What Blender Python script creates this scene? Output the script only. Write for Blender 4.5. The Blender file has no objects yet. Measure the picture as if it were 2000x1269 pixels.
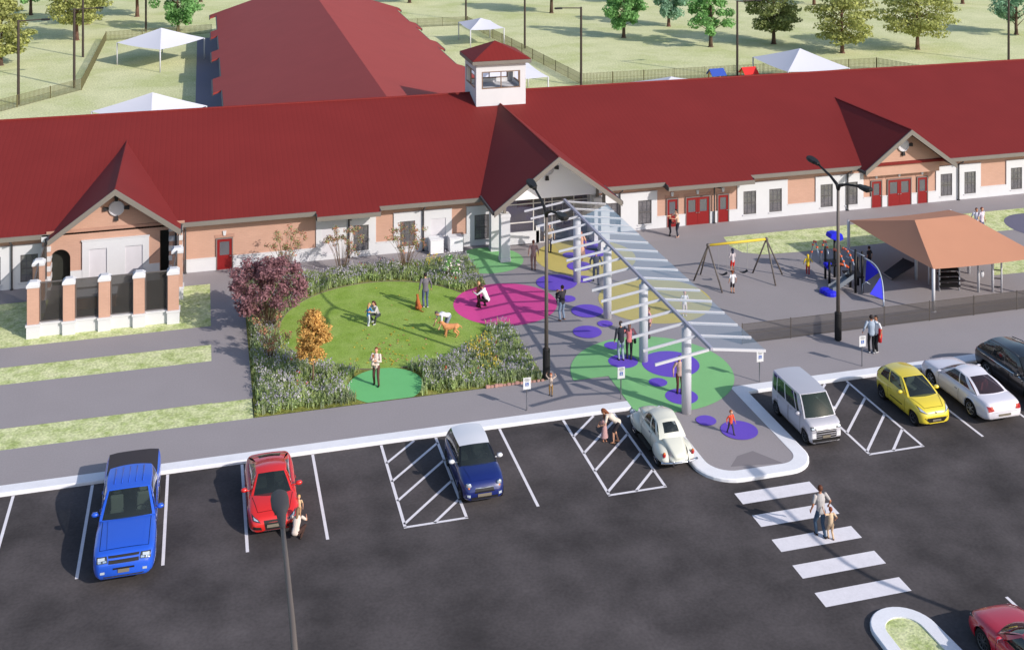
import bpy, bmesh, math, random
from mathutils import Vector, Matrix
R = math.radians
PI = math.pi
scene = bpy.context.scene
COL = scene.collection
random.seed(7)

# ------------------------------------------------------------------ camera
CAM_H = 25.0
F_PX = 2256.88            # focal length in pixels of the 2000 px wide photograph
YAW = 15.006
cam_d = bpy.data.cameras.new('camera')
cam_d.sensor_fit = 'HORIZONTAL'
cam_d.sensor_width = 36.0
cam_d.lens = F_PX * 36.0 / 2000.0
cam_d.shift_y = -(634.5 + 325.0) / 2000.0
cam_d.clip_end = 3000
cam = bpy.data.objects.new('camera', cam_d)
COL.objects.link(cam)
cam.location = (0, 0, CAM_H)
cam.rotation_euler = (R(90), 0, R(-YAW))
scene.camera = cam
_fw = (math.sin(R(YAW)), math.cos(R(YAW)))
_rt = (math.cos(R(YAW)), -math.sin(R(YAW)))

def at(px, py, z=0.0):
    """ground position (x, y) of a point of the photograph at height z"""
    d = F_PX * (CAM_H - z) / (py + 325.0)
    u = (px - 1000.0) / F_PX * d
    return (d * _fw[0] + u * _rt[0], d * _fw[1] + u * _rt[1])

# ------------------------------------------------------------------ light
SUN_EL, SUN_ROT = 29.3, 141.0     # elevation, clockwise from +Y
w = bpy.data.worlds.new('World')
scene.world = w
w.use_nodes = True
nt = w.node_tree
bg = nt.nodes['Background']
sky = nt.nodes.new('ShaderNodeTexSky')
sky.sky_type = 'NISHITA'
sky.sun_disc = False
sky.sun_elevation = R(SUN_EL)
sky.sun_rotation = R(SUN_ROT)
sky.air_density = 1.0
sky.dust_density = 1.2
sky.ozone_density = 1.0
nt.links.new(sky.outputs[0], bg.inputs[0])
bg.inputs[1].default_value = 0.168
sd = bpy.data.lights.new('sun', 'SUN')
sd.energy = 4.25
sd.angle = R(0.5)
sd.color = (1.0, 0.93, 0.85)
sun = bpy.data.objects.new('sun', sd)
COL.objects.link(sun)
sdir = Vector((math.sin(R(SUN_ROT)) * math.cos(R(SUN_EL)), math.cos(R(SUN_ROT)) * math.cos(R(SUN_EL)), math.sin(R(SUN_EL))))
sun.rotation_euler = sdir.to_track_quat('Z', 'Y').to_euler()
sun.location = (40, -40, 60)
scene.view_settings.view_transform = 'Standard'
scene.view_settings.look = 'None'
scene.view_settings.exposure = 0
scene.render.film_transparent = False

# ------------------------------------------------------------------ materials
def lin(c):
    c /= 255.0
    return c / 12.92 if c <= 0.04045 else ((c + 0.055) / 1.055) ** 2.4

def C(r, g, b, k=1.0):
    return (min(lin(r) * k, .95), min(lin(g) * k, .95), min(lin(b) * k, .95))

MATS = {}
def mat(name, col, rough=0.7, metal=0.0, var=0.0, vscale=3.0, spec=0.3, coat=0.0, bump=0.0, bscale=40.0, fine=0.0, fscale=30.0, island=0.0):
    """procedural principled material: base colour with large (var) and fine mottling, optional bump"""
    if name in MATS: return MATS[name]
    m = bpy.data.materials.new(name); m.use_nodes = True
    n = m.node_tree.nodes; l = m.node_tree.links
    b = n['Principled BSDF']
    b.inputs['Base Color'].default_value = (*col, 1)
    b.inputs['Roughness'].default_value = rough
    b.inputs['Metallic'].default_value = metal
    b.inputs['Specular IOR Level'].default_value = spec
    b.inputs['Coat Weight'].default_value = coat
    b.inputs['Coat Roughness'].default_value = 0.04
    last = None
    def mul(fac_socket, lo, hi, prev):
        mr = n.new('ShaderNodeMapRange'); mr.inputs[1].default_value = 0.25; mr.inputs[2].default_value = 0.75
        mr.inputs[3].default_value = lo; mr.inputs[4].default_value = hi
        l.new(fac_socket, mr.inputs[0])
        vm = n.new('ShaderNodeVectorMath'); vm.operation = 'SCALE'
        if prev is None: vm.inputs[0].default_value = col
        else: l.new(prev, vm.inputs[0])
        l.new(mr.outputs[0], vm.inputs['Scale'])
        return vm.outputs[0]
    geo = None
    if var or fine or bump or island:
        geo = n.new('ShaderNodeNewGeometry')
    if var:
        t = n.new('ShaderNodeTexNoise'); t.inputs['Scale'].default_value = vscale; t.inputs['Detail'].default_value = 5
        l.new(geo.outputs['Position'], t.inputs['Vector'])
        last = mul(t.outputs['Fac'], 1 - var, 1 + var, last)
    if fine:
        t = n.new('ShaderNodeTexNoise'); t.inputs['Scale'].default_value = fscale; t.inputs['Detail'].default_value = 3
        l.new(geo.outputs['Position'], t.inputs['Vector'])
        last = mul(t.outputs['Fac'], 1 - fine, 1 + fine, last)
    if island:
        mr = n.new('ShaderNodeMapRange'); mr.inputs[3].default_value = 1 - island; mr.inputs[4].default_value = 1 + island
        l.new(geo.outputs['Random Per Island'], mr.inputs[0])
        vm = n.new('ShaderNodeVectorMath'); vm.operation = 'SCALE'
        if last is None: vm.inputs[0].default_value = col
        else: l.new(last, vm.inputs[0])
        l.new(mr.outputs[0], vm.inputs['Scale']); last = vm.outputs[0]
    if last is not None: l.new(last, b.inputs['Base Color'])
    if bump:
        t = n.new('ShaderNodeTexNoise'); t.inputs['Scale'].default_value = bscale; t.inputs['Detail'].default_value = 4
        l.new(geo.outputs['Position'], t.inputs['Vector'])
        bp = n.new('ShaderNodeBump'); bp.inputs['Strength'].default_value = bump; bp.inputs['Distance'].default_value = 0.05
        l.new(t.outputs['Fac'], bp.inputs['Height']); l.new(bp.outputs[0], b.inputs['Normal'])
    MATS[name] = m
    return m

def leafmat(name, col, island=0.35, trans=0.25, var=0.2, vscale=0.8):
    if name in MATS: return MATS[name]
    m = mat(name, col, rough=0.75, spec=0.15, var=var, vscale=vscale, island=island)
    n = m.node_tree.nodes; l = m.node_tree.links
    b = n['Principled BSDF']; out = n['Material Output']
    src = b.inputs['Base Color'].links[0].from_socket
    tr = n.new('ShaderNodeBsdfTranslucent'); l.new(src, tr.inputs[0])
    mx = n.new('ShaderNodeMixShader'); mx.inputs[0].default_value = trans
    l.new(b.outputs[0], mx.inputs[1]); l.new(tr.outputs[0], mx.inputs[2]); l.new(mx.outputs[0], out.inputs[0])
    return m

def glassmat(name, tint, trans, base, rough=0.03, spec=1.0, strength=1.0):
    """tinted pane: a mix of see-through tint, dark body and mirror-like reflection by angle"""
    if name in MATS: return MATS[name]
    m = bpy.data.materials.new(name); m.use_nodes = True
    n = m.node_tree.nodes; l = m.node_tree.links
    out = n['Material Output']; n.remove(n['Principled BSDF'])
    tp = n.new('ShaderNodeBsdfTransparent'); tp.inputs[0].default_value = (*tint, 1)
    df = n.new('ShaderNodeBsdfDiffuse'); df.inputs[0].default_value = (*base, 1)
    m1 = n.new('ShaderNodeMixShader'); m1.inputs[0].default_value = 1 - trans
    l.new(tp.outputs[0], m1.inputs[1]); l.new(df.outputs[0], m1.inputs[2])
    gl = n.new('ShaderNodeBsdfGlossy'); gl.inputs['Roughness'].default_value = rough
    # Schlick reflectance from |N.I|, the same from both sides of the pane
    geo = n.new('ShaderNodeNewGeometry')
    dt = n.new('ShaderNodeVectorMath'); dt.operation = 'DOT_PRODUCT'
    l.new(geo.outputs['Normal'], dt.inputs[0]); l.new(geo.outputs['Incoming'], dt.inputs[1])
    def M_(op, a, b_=None, clamp=False):
        q = n.new('ShaderNodeMath'); q.operation = op; q.use_clamp = clamp
        for i, v in enumerate((a, b_)):
            if v is None: continue
            if isinstance(v, (int, float)): q.inputs[i].default_value = v
            else: l.new(v, q.inputs[i])
        return q
    ab = M_('ABSOLUTE', dt.outputs['Value'])
    iv = M_('SUBTRACT', 1.0, ab.outputs[0])
    pw = M_('POWER', iv.outputs[0], 5.0)
    sc_ = M_('MULTIPLY', pw.outputs[0], .96)
    ad = M_('ADD', sc_.outputs[0], .04)
    mu = M_('MULTIPLY', ad.outputs[0], strength, True)
    m2 = n.new('ShaderNodeMixShader'); l.new(mu.outputs[0], m2.inputs[0])
    l.new(m1.outputs[0], m2.inputs[1]); l.new(gl.outputs[0], m2.inputs[2]); l.new(m2.outputs[0], out.inputs[0])
    MATS[name] = m
    return m

def screenmat(name, col, opacity):
    if name in MATS: return MATS[name]
    m = bpy.data.materials.new(name); m.use_nodes = True
    n = m.node_tree.nodes; l = m.node_tree.links
    out = n['Material Output']; b = n['Principled BSDF']
    b.inputs['Base Color'].default_value = (*col, 1); b.inputs['Roughness'].default_value = .6
    tp = n.new('ShaderNodeBsdfTransparent')
    mx = n.new('ShaderNodeMixShader'); mx.inputs[0].default_value = opacity
    l.new(tp.outputs[0], mx.inputs[1]); l.new(b.outputs[0], mx.inputs[2]); l.new(mx.outputs[0], out.inputs[0])
    MATS[name] = m
    return m

def brickmat(name, c1, c2, mortar, sx=1.0):
    if name in MATS: return MATS[name]
    m = bpy.data.materials.new(name); m.use_nodes = True
    n = m.node_tree.nodes; l = m.node_tree.links
    b = n['Principled BSDF']; b.inputs['Roughness'].default_value = .85; b.inputs['Specular IOR Level'].default_value = .2
    geo = n.new('ShaderNodeNewGeometry')
    sep = n.new('ShaderNodeSeparateXYZ'); l.new(geo.outputs['Position'], sep.inputs[0])
    add = n.new('ShaderNodeMath'); l.new(sep.outputs[0], add.inputs[0]); l.new(sep.outputs[1], add.inputs[1])
    cb = n.new('ShaderNodeCombineXYZ'); l.new(add.outputs[0], cb.inputs[0]); l.new(sep.outputs[2], cb.inputs[1])
    br = n.new('ShaderNodeTexBrick'); l.new(cb.outputs[0], br.inputs['Vector'])
    br.inputs['Color1'].default_value = (*c1, 1); br.inputs['Color2'].default_value = (*c2, 1); br.inputs['Mortar'].default_value = (*mortar, 1)
    br.inputs['Scale'].default_value = sx; br.inputs['Mortar Size'].default_value = .012
    br.inputs['Brick Width'].default_value = .26; br.inputs['Row Height'].default_value = .095
    t = n.new('ShaderNodeTexNoise'); t.inputs['Scale'].default_value = .9; t.inputs['Detail'].default_value = 4
    l.new(geo.outputs['Position'], t.inputs['Vector'])
    mr = n.new('ShaderNodeMapRange'); mr.inputs[3].default_value = .9; mr.inputs[4].default_value = 1.1; l.new(t.outputs['Fac'], mr.inputs[0])
    vm = n.new('ShaderNodeVectorMath'); vm.operation = 'SCALE'; l.new(br.outputs[0], vm.inputs[0]); l.new(mr.outputs[0], vm.inputs['Scale'])
    l.new(vm.outputs[0], b.inputs['Base Color'])
    MATS[name] = m
    return m

def roofmat(name, col, axis=0, pitch=0.32):
    """standing-seam metal: narrow darker and lighter ribs across one horizontal axis"""
    if name in MATS: return MATS[name]
    m = bpy.data.materials.new(name); m.use_nodes = True
    n = m.node_tree.nodes; l = m.node_tree.links
    b = n['Principled BSDF']; b.inputs['Roughness'].default_value = .6; b.inputs['Specular IOR Level'].default_value = .1
    geo = n.new('ShaderNodeNewGeometry')
    sep = n.new('ShaderNodeSeparateXYZ'); l.new(geo.outputs['Position'], sep.inputs[0])
    mu = n.new('ShaderNodeMath'); mu.operation = 'MULTIPLY'; mu.inputs[1].default_value = 1 / pitch
    l.new(sep.outputs[axis], mu.inputs[0])
    fr = n.new('ShaderNodeMath'); fr.operation = 'FRACT'; l.new(mu.outputs[0], fr.inputs[0])
    ramp = n.new('ShaderNodeValToRGB')
    e = ramp.color_ramp.elements
    e[0].position = 0.0; e[0].color = (.86, .86, .86, 1); e[1].position = 0.16; e[1].color = (.99, .99, .99, 1)
    e2 = e.new(.8); e2.color = (1.03, 1.03, 1.03, 1); e3 = e.new(.97); e3.color = (1.08, 1.07, 1.07, 1)
    l.new(fr.outputs[0], ramp.inputs[0])
    t = n.new('ShaderNodeTexNoise'); t.inputs['Scale'].default_value = .35; t.inputs['Detail'].default_value = 6
    l.new(geo.outputs['Position'], t.inputs['Vector'])
    mr = n.new('ShaderNodeMapRange'); mr.inputs[3].default_value = .9; mr.inputs[4].default_value = 1.1; l.new(t.outputs['Fac'], mr.inputs[0])
    mx = n.new('ShaderNodeMix'); mx.data_type = 'RGBA'; mx.blend_type = 'MULTIPLY'; mx.inputs[0].default_value = 1.0
    mx.inputs['A'].default_value = (*col, 1) if 'A' in mx.inputs else (0, 0, 0, 1)
    for i in mx.inputs:
        if i.type == 'RGBA' and i.name == 'A': i.default_value = (*col, 1)
    tgt = [i for i in mx.inputs if i.type == 'RGBA' and i.name == 'B'][0]
    l.new(ramp.outputs[0], tgt)
    res = [o for o in mx.outputs if o.type == 'RGBA'][0]
    vm = n.new('ShaderNodeVectorMath'); vm.operation = 'SCALE'; l.new(res, vm.inputs[0]); l.new(mr.outputs[0], vm.inputs['Scale'])
    l.new(vm.outputs[0], b.inputs['Base Color'])
    bp = n.new('ShaderNodeBump'); bp.inputs['Strength'].default_value = .2; bp.inputs['Distance'].default_value = .02
    l.new(ramp.outputs[0], bp.inputs['Height']); l.new(bp.outputs[0], b.inputs['Normal'])
    MATS[name] = m
    return m

def turfmat(name, c1, c2, c3, scale=1.0, bump=.5, blades=12.0):
    if name in MATS: return MATS[name]
    m = bpy.data.materials.new(name); m.use_nodes = True
    n = m.node_tree.nodes; l = m.node_tree.links
    b = n['Principled BSDF']; b.inputs['Roughness'].default_value = .9; b.inputs['Specular IOR Level'].default_value = .1
    geo = n.new('ShaderNodeNewGeometry')
    t1 = n.new('ShaderNodeTexNoise'); t1.inputs['Scale'].default_value = scale; t1.inputs['Detail'].default_value = 8; t1.inputs['Roughness'].default_value = .7
    l.new(geo.outputs['Position'], t1.inputs['Vector'])
    rp = n.new('ShaderNodeValToRGB'); e = rp.color_ramp.elements
    e[0].position = .36; e[0].color = (*c1, 1); e[1].position = .64; e[1].color = (*c3, 1)
    em = e.new(.5); em.color = (*c2, 1)
    l.new(t1.outputs['Fac'], rp.inputs[0])
    t2 = n.new('ShaderNodeTexNoise'); t2.inputs['Scale'].default_value = blades; t2.inputs['Detail'].default_value = 4
    l.new(geo.outputs['Position'], t2.inputs['Vector'])
    mr = n.new('ShaderNodeMapRange'); mr.inputs[1].default_value = .3; mr.inputs[2].default_value = .7; mr.inputs[3].default_value = .72; mr.inputs[4].default_value = 1.22
    l.new(t2.outputs['Fac'], mr.inputs[0])
    vm = n.new('ShaderNodeVectorMath'); vm.operation = 'SCALE'; l.new(rp.outputs[0], vm.inputs[0]); l.new(mr.outputs[0], vm.inputs['Scale'])
    l.new(vm.outputs[0], b.inputs['Base Color'])
    bp = n.new('ShaderNodeBump'); bp.inputs['Strength'].default_value = bump; bp.inputs['Distance'].default_value = .06
    l.new(t2.outputs['Fac'], bp.inputs['Height']); l.new(bp.outputs[0], b.inputs['Normal'])
    MATS[name] = m
    return m

# ------------------------------------------------------------------ mesh builder
class MB:
    def __init__(s):
        s.v = []; s.f = []; s.m = []; s.cm = 0
    def vert(s, p):
        s.v.append((p[0], p[1], p[2])); return len(s.v) - 1
    def face(s, idx, m=None):
        s.f.append(tuple(idx)); s.m.append(s.cm if m is None else m)
    def poly(s, pts, m=None):
        s.face([s.vert(p) for p in pts], m)
    def box(s, x0, x1, y0, y1, z0, z1, m=None):
        i = len(s.v)
        for z in (z0, z1):
            for (x, y) in ((x0, y0), (x1, y0), (x1, y1), (x0, y1)): s.v.append((x, y, z))
        for q in ((0, 3, 2, 1), (4, 5, 6, 7), (0, 1, 5, 4), (1, 2, 6, 5), (2, 3, 7, 6), (3, 0, 4, 7)):
            s.face([i + k for k in q], m)
        return s
    def obox(s, c, size, rz=0.0, rx=0.0, ry=0.0, m=None):
        M = Matrix.Translation(c) @ Matrix.Rotation(rz, 4, 'Z') @ Matrix.Rotation(ry, 4, 'Y') @ Matrix.Rotation(rx, 4, 'X')
        i = len(s.v); h = [k / 2 for k in size]
        for z in (-1, 1):
            for (x, y) in ((-1, -1), (1, -1), (1, 1), (-1, 1)):
                s.v.append(tuple(M @ Vector((x * h[0], y * h[1], z * h[2]))))
        for q in ((0, 3, 2, 1), (4, 5, 6, 7), (0, 1, 5, 4), (1, 2, 6, 5), (2, 3, 7, 6), (3, 0, 4, 7)):
            s.face([i + k for k in q], m)
        return s
    def prism(s, pts, z0, z1, m=None):
        """pts: counter-clockwise xy outline"""
        i = len(s.v); k = len(pts)
        for z in (z0, z1):
            for p in pts: s.v.append((p[0], p[1], z))
        s.face([i + j for j in range(k)][::-1], m); s.face([i + k + j for j in range(k)], m)
        for j in range(k):
            a = (j + 1) % k
            s.face((i + j, i + a, i + k + a, i + k + j), m)
        return s
    def xprism(s, pts, y0, y1, m=None):
        """pts: outline in xz (counter-clockwise seen from -y), extruded along y"""
        i = len(s.v); k = len(pts)
        for y in (y0, y1):
            for p in pts: s.v.append((p[0], y, p[1]))
        s.face([i + j for j in range(k)], m); s.face([i + k + j for j in range(k)][::-1], m)
        for j in range(k):
            a = (j + 1) % k
            s.face((i + a, i + j, i + k + j, i + k + a), m)
        return s
    def tube(s, pts, rad, n=8, m=None, cap=True):
        pts = [Vector(p) for p in pts]
        if not isinstance(rad, (list, tuple)): rad = [rad] * len(pts)
        rings = []; up = None
        for k, p in enumerate(pts):
            a = pts[max(k - 1, 0)]; b = pts[min(k + 1, len(pts) - 1)]
            d = (b - a)
            if d.length < 1e-9: d = Vector((0, 0, 1))
            d.normalize()
            if up is None:
                up = Vector((1, 0, 0)) if abs(d.x) < .9 else Vector((0, 1, 0))
            u = (up - d * up.dot(d)); u.normalize(); v = d.cross(u); up = u
            ring = []
            for j in range(n):
                t = 2 * PI * j / n
                ring.append(s.vert(p + (u * math.cos(t) + v * math.sin(t)) * rad[k]))
            rings.append(ring)
        for k in range(len(rings) - 1):
            for j in range(n):
                a = (j + 1) % n
                s.face((rings[k][j], rings[k][a], rings[k + 1][a], rings[k + 1][j]), m)
        if cap:
            s.face(rings[0][::-1], m); s.face(rings[-1], m)
        return s
    def ball(s, c, r, n=10, k=6, m=None, M=None):
        """ellipsoid, r a number or (rx, ry, rz)"""
        if not isinstance(r, (list, tuple)): r = (r, r, r)
        c = Vector(c); rows = []
        for a in range(k + 1):
            ph = PI * a / k - PI / 2
            row = []
            for j in range(n if 0 < a < k else 1):
                t = 2 * PI * j / n
                p = Vector((r[0] * math.cos(ph) * math.cos(t), r[1] * math.cos(ph) * math.sin(t), r[2] * math.sin(ph)))
                if M is not None: p = M @ p
                row.append(s.vert(c + p))
            rows.append(row)
        for a in range(k):
            for j in range(n):
                b = (j + 1) % n
                if a == 0: s.face((rows[0][0], rows[1][b], rows[1][j]), m)
                elif a == k - 1: s.face((rows[a][j], rows[a][b], rows[k][0]), m)
                else: s.face((rows[a][j], rows[a][b], rows[a + 1][b], rows[a + 1][j]), m)
        return s
    def lathe(s, prof, n=16, m=None, M=None, close=False):
        """prof: list of (r, z); about z, then transformed by M"""
        rows = []
        for (r, z) in prof:
            row = []
            for j in range(n):
                t = 2 * PI * j / n
                p = Vector((r * math.cos(t), r * math.sin(t), z))
                if M is not None: p = M @ p
                row.append(s.vert(p))
            rows.append(row)
        for a in range(len(rows) - 1):
            for j in range(n):
                b = (j + 1) % n
                s.face((rows[a][j], rows[a][b], rows[a + 1][b], rows[a + 1][j]), m)
        if not close:
            s.face(rows[0][::-1], m); s.face(rows[-1], m)
        return s
    def grid(s, P, m=None, flip=False):
        """P[i][j] points"""
        ids = [[s.vert(p) for p in row] for row in P]
        for i in range(len(ids) - 1):
            for j in range(len(ids[0]) - 1):
                q = (ids[i][j], ids[i][j + 1], ids[i + 1][j + 1], ids[i + 1][j])
                s.face(q[::-1] if flip else q, m)
        return s
    def disc(s, c, r, z, n=48, m=None, clip=None):
        pts = [(c[0] + r * math.cos(2 * PI * j / n), c[1] + r * math.sin(2 * PI * j / n)) for j in range(n)]
        if clip: pts = clip(pts)
        s.poly([(p[0], p[1], z) for p in pts], m)
        return s
    def build(s, name, mats, parent=None, smooth=False, loc=None, rz=None, bevel=0.0):
        me = bpy.data.meshes.new(name)
        me.from_pydata(s.v, [], s.f)
        if not isinstance(mats, (list, tuple)): mats = [mats]
        for mm in mats: me.materials.append(mm)
        if len(mats) > 1: me.polygons.foreach_set('material_index', s.m)
        if smooth: me.polygons.foreach_set('use_smooth', [True] * len(me.polygons))
        me.update()
        o = bpy.data.objects.new(name, me)
        COL.objects.link(o)
        if parent is not None: o.parent = parent
        if loc is not None: o.location = loc
        if rz is not None: o.rotation_euler = (0, 0, rz)
        if bevel:
            bm = bmesh.new(); bm.from_mesh(me)
            bmesh.ops.bevel(bm, geom=bm.edges[:], offset=bevel, segments=2, affect='EDGES', clamp_overlap=True)
            bm.to_mesh(me); bm.free()
        return o

def clip_half(a, b, c):
    """keep the part of an outline where a*x + b*y >= c"""
    def f(pts):
        out = []
        for i, p in enumerate(pts):
            q = pts[(i + 1) % len(pts)]
            dp = a * p[0] + b * p[1] - c; dq = a * q[0] + b * q[1] - c
            if dp >= 0: out.append(p)
            if dp * dq < 0:
                t = dp / (dp - dq); out.append((p[0] + (q[0] - p[0]) * t, p[1] + (q[1] - p[1]) * t))
        return out
    return f

def tag(o, label=None, cat=None, group=None, kind=None):
    if label: o['label'] = label
    if cat: o['category'] = cat
    if group: o['group'] = group
    if kind: o['kind'] = kind
    return o

def thing(name, label, cat, loc=(0, 0, 0), rz=0.0, group=None):
    o = bpy.data.objects.new(name, None); o.empty_display_size = .3
    COL.objects.link(o); o.location = loc; o.rotation_euler = (0, 0, rz)
    return tag(o, label, cat, group)

CHILDREN = {}
def kids(o):
    return [c for c in COL.objects if c.parent == o]

def dup(root, loc, rz=None, label=None, scale=None):
    r = root.copy(); COL.objects.link(r); r.location = loc
    if rz is not None: r.rotation_euler = (0, 0, rz)
    if scale is not None: r.scale = scale if isinstance(scale, (tuple, list)) else (scale,) * 3
    if label: r['label'] = label
    for ch in list(root.children):
        c = ch.copy(); COL.objects.link(c); c.parent = r
        for g in list(ch.children):
            d = g.copy(); COL.objects.link(d); d.parent = c
    return r

def struct(o):
    o['kind'] = 'structure'
    return o
# ================================================================== ground
m_meadow = turfmat('meadow grass', C(190, 196, 140), C(205, 207, 161), C(216, 216, 172), scale=.16, bump=.25, blades=6)
m_verge = turfmat('verge grass', C(164, 178, 112), C(198, 205, 152), C(216, 218, 172), scale=1.7, bump=.5, blades=9)
m_asphalt = mat('asphalt', C(78, 73, 74, .92), rough=.88, spec=.25, var=.5, vscale=.42, fine=.16, fscale=9, bump=.12, bscale=60)
m_path = mat('path concrete', C(151, 145, 148, .98), rough=.9, spec=.2, var=.03, vscale=.5, fine=.06, fscale=14, bump=.08, bscale=40)
m_play = mat('playground asphalt', C(149, 143, 145, .98), rough=.9, spec=.2, var=.04, vscale=.4, fine=.06, fscale=14, bump=.08, bscale=40)
m_kerb = mat('kerb concrete', C(228, 228, 234, .98), rough=.8, spec=.25, var=.04, vscale=2, fine=.04, fscale=18)
m_line = mat('road paint', C(224, 220, 226, .97), rough=.75, var=.05, vscale=3, fine=.05, fscale=16)
m_lawn = turfmat('clipped lawn', C(130, 158, 66), C(142, 168, 80), C(152, 174, 92), scale=.9, bump=.35, blades=22)
m_bed = turfmat('garden soil', C(84, 92, 44), C(128, 130, 66), C(150, 146, 86), scale=1.2, bump=.6, blades=9)
m_dark_path = mat('bluish slab', C(112, 110, 130, .9), rough=.9, var=.05, fine=.05)

b = MB(); b.poly([(-900, -60, 0), (900, -60, 0), (900, 1600, 0), (-900, 1600, 0)])
g = struct(b.build('ground', m_meadow))
# car park
b = MB(); b.poly([(-40, -30, .02), (90, -30, .02), (90, 47.3, .02), (-40, 47.3, .02)])
struct(b.build('car_park', m_asphalt))

# pavement: slabs 0.14 m above the car park
PZ = .14
b = MB()
KW = .58
arc = lambda cx, cy, r, a0, a1, n=8: [(cx + r * math.cos(R(a0 + (a1 - a0) * i / n)), cy + r * math.sin(R(a0 + (a1 - a0) * i / n))) for i in range(n + 1)]
# kerb outline (car park side), from far left to far right, with the peninsula
OUT = [(-40, 47.03), (18.66, 47.03), (18.66, 42.2)] + arc(20.16, 42.2, 1.5, 180, 270)[1:] + [(22.2, 40.7)] + arc(22.2, 42.0, 1.3, 270, 360)[1:] + [(23.5, 47.03), (90, 47.03)]
INN = [(-40, 47.61), (18.72, 47.61), (19.24, 47.1), (19.24, 42.3)] + arc(20.24, 42.3, 1.0, 180, 270)[1:] + [(22.15, 41.28)] + arc(22.15, 42.03, .75, 270, 360)[1:] + [(22.9, 47.1), (22.9, 47.61), (90, 47.61)]
# pavement sheet
b.poly([(p[0], p[1], PZ) for p in INN] + [(90, 50.35, PZ), (-40, 50.35, PZ)])
b.poly([(14.9, 50.35, PZ), (26.2, 50.35, PZ), (26.2, 68, PZ), (14.9, 68, PZ)])          # plaza
b.poly([(26.2, 50.35, PZ), (90, 50.35, PZ), (90, 51.45, PZ), (26.2, 51.45, PZ)])
b.poly([(26.2, 65.8, PZ), (90, 65.8, PZ), (90, 68, PZ), (26.2, 68, PZ)])                # along the facade, right
b.poly([(-40, 65.95, PZ), (14.9, 65.95, PZ), (14.9, 68, PZ), (-40, 68, PZ)])            # along the facade, left
b.poly([(.42, 52.1, PZ), (2.15, 52.1, PZ), (2.15, 65.95, PZ), (.42, 65.95, PZ)])        # garden walk
b.poly([(-40, 52.15, PZ), (.42, 52.15, PZ), (.42, 56.3, PZ), (-40, 56.3, PZ)])
b.poly([(-40, 58.1, PZ), (.42, 58.1, PZ), (.42, 60.3, PZ), (-40, 60.3, PZ)])
struct(b.build('pavement', m_path))
b = MB(); b.poly([(26.2, 51.45, PZ), (90, 51.45, PZ), (90, 65.8, PZ), (26.2, 65.8, PZ)])
struct(b.build('playground_surface', m_play))
# ramp at the head of the peninsula
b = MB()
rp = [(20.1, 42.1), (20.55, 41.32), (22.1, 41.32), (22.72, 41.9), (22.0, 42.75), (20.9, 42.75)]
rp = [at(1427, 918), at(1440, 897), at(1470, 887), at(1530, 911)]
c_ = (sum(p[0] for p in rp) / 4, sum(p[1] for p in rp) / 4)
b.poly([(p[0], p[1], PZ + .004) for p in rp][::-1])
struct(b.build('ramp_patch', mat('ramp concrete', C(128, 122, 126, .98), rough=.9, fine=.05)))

# kerb: a real step with a rounded edge
def kerb_strip(outer, inner, z0, z1, name, closed=False):
    b = MB(); n = len(outer)
    # resample inner to nearest outer correspondence by shared count
    oi = [b.vert((p[0], p[1], z0)) for p in outer]
    ot = [b.vert((p[0], p[1], z1 - .03)) for p in outer]
    om = [b.vert((p[0] + (q[0] - p[0]) * .08, p[1] + (q[1] - p[1]) * .08, z1)) for p, q in zip(outer, inner)]
    it = [b.vert((q[0], q[1], z1)) for q in inner]
    ib = [b.vert((q[0], q[1], z0)) for q in inner]
    for i in range(n if closed else n - 1):
        j = (i + 1) % n
        b.face((oi[i], oi[j], ot[j], ot[i])); b.face((ot[i], ot[j], om[j], om[i])); b.face((om[i], om[j], it[j], it[i])); b.face((it[i], it[j], ib[j], ib[i]))
    return struct(b.build(name, m_kerb))
k_out = [(-40, 47.03), (18.66, 47.03), (18.66, 42.2)] + arc(20.16, 42.2, 1.5, 180, 270)[1:] + [(22.2, 40.7)] + arc(22.2, 42.0, 1.3, 270, 360)[1:] + [(23.5, 47.03), (90, 47.03)]
k_in = [(-40, 47.61), (19.24, 47.61), (19.24, 42.3)] + arc(20.24, 42.3, 1.0, 180, 270)[1:] + [(22.15, 41.28)] + arc(22.15, 42.03, .75, 270, 360)[1:] + [(22.9, 47.61), (90, 47.61)]
kerb_strip(k_out, k_in, .0, PZ + .012, 'kerb')
# island at the bottom right
iso = arc(21.25, 31.7, 1.08, 0, 180, 16) + [(20.05, 29.5), (20.0, 22)] + [(22.5, 22), (22.45, 29.5)]
isi = arc(21.22, 31.65, .62, 0, 180, 16) + [(20.5, 29.5), (20.45, 22)] + [(21.95, 22), (21.9, 29.5)]
kerb_strip(iso, isi, .0, PZ + .012, 'island_kerb', True)
b = MB(); b.poly([(p[0], p[1], PZ - .03) for p in isi]); struct(b.build('island_turf', m_verge))

# grass verges
b = MB()
for (x0, x1, y0, y1) in ((-40, 2.1, 50.35, 52.15), (-40, .42, 56.3, 58.1), (-40, .42, 60.3, 65.95), (-40, -8, 60.3, 65.95)):
    if (x0, y0) == (-40, 60.3) and x1 == -8: continue
    b.poly([(x0, y0, PZ - .004), (x1, y0, PZ - .004), (x1, y1, PZ - .004), (x0, y1, PZ - .004)])
pts = [at(1413, 463, PZ), at(1425, 480, PZ), at(1450, 493, PZ), at(1490, 497, PZ), at(1560, 492, PZ), at(1640, 484, PZ)]
pts = pts + [(52, 61.9), (52, 65.3)]
b.poly([(p[0], p[1], PZ + .004) for p in pts])
b.poly([(42.9, 55.8, PZ + .004), (60, 55.2, PZ + .004), (60, 58.6, PZ + .004), (45.2, 58.6, PZ + .004)])
b.poly([(52, 60, PZ + .004), (90, 60, PZ + .004), (90, 65.3, PZ + .004), (52, 65.3, PZ + .004)])
struct(b.build('grass_verge', m_verge))
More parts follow.
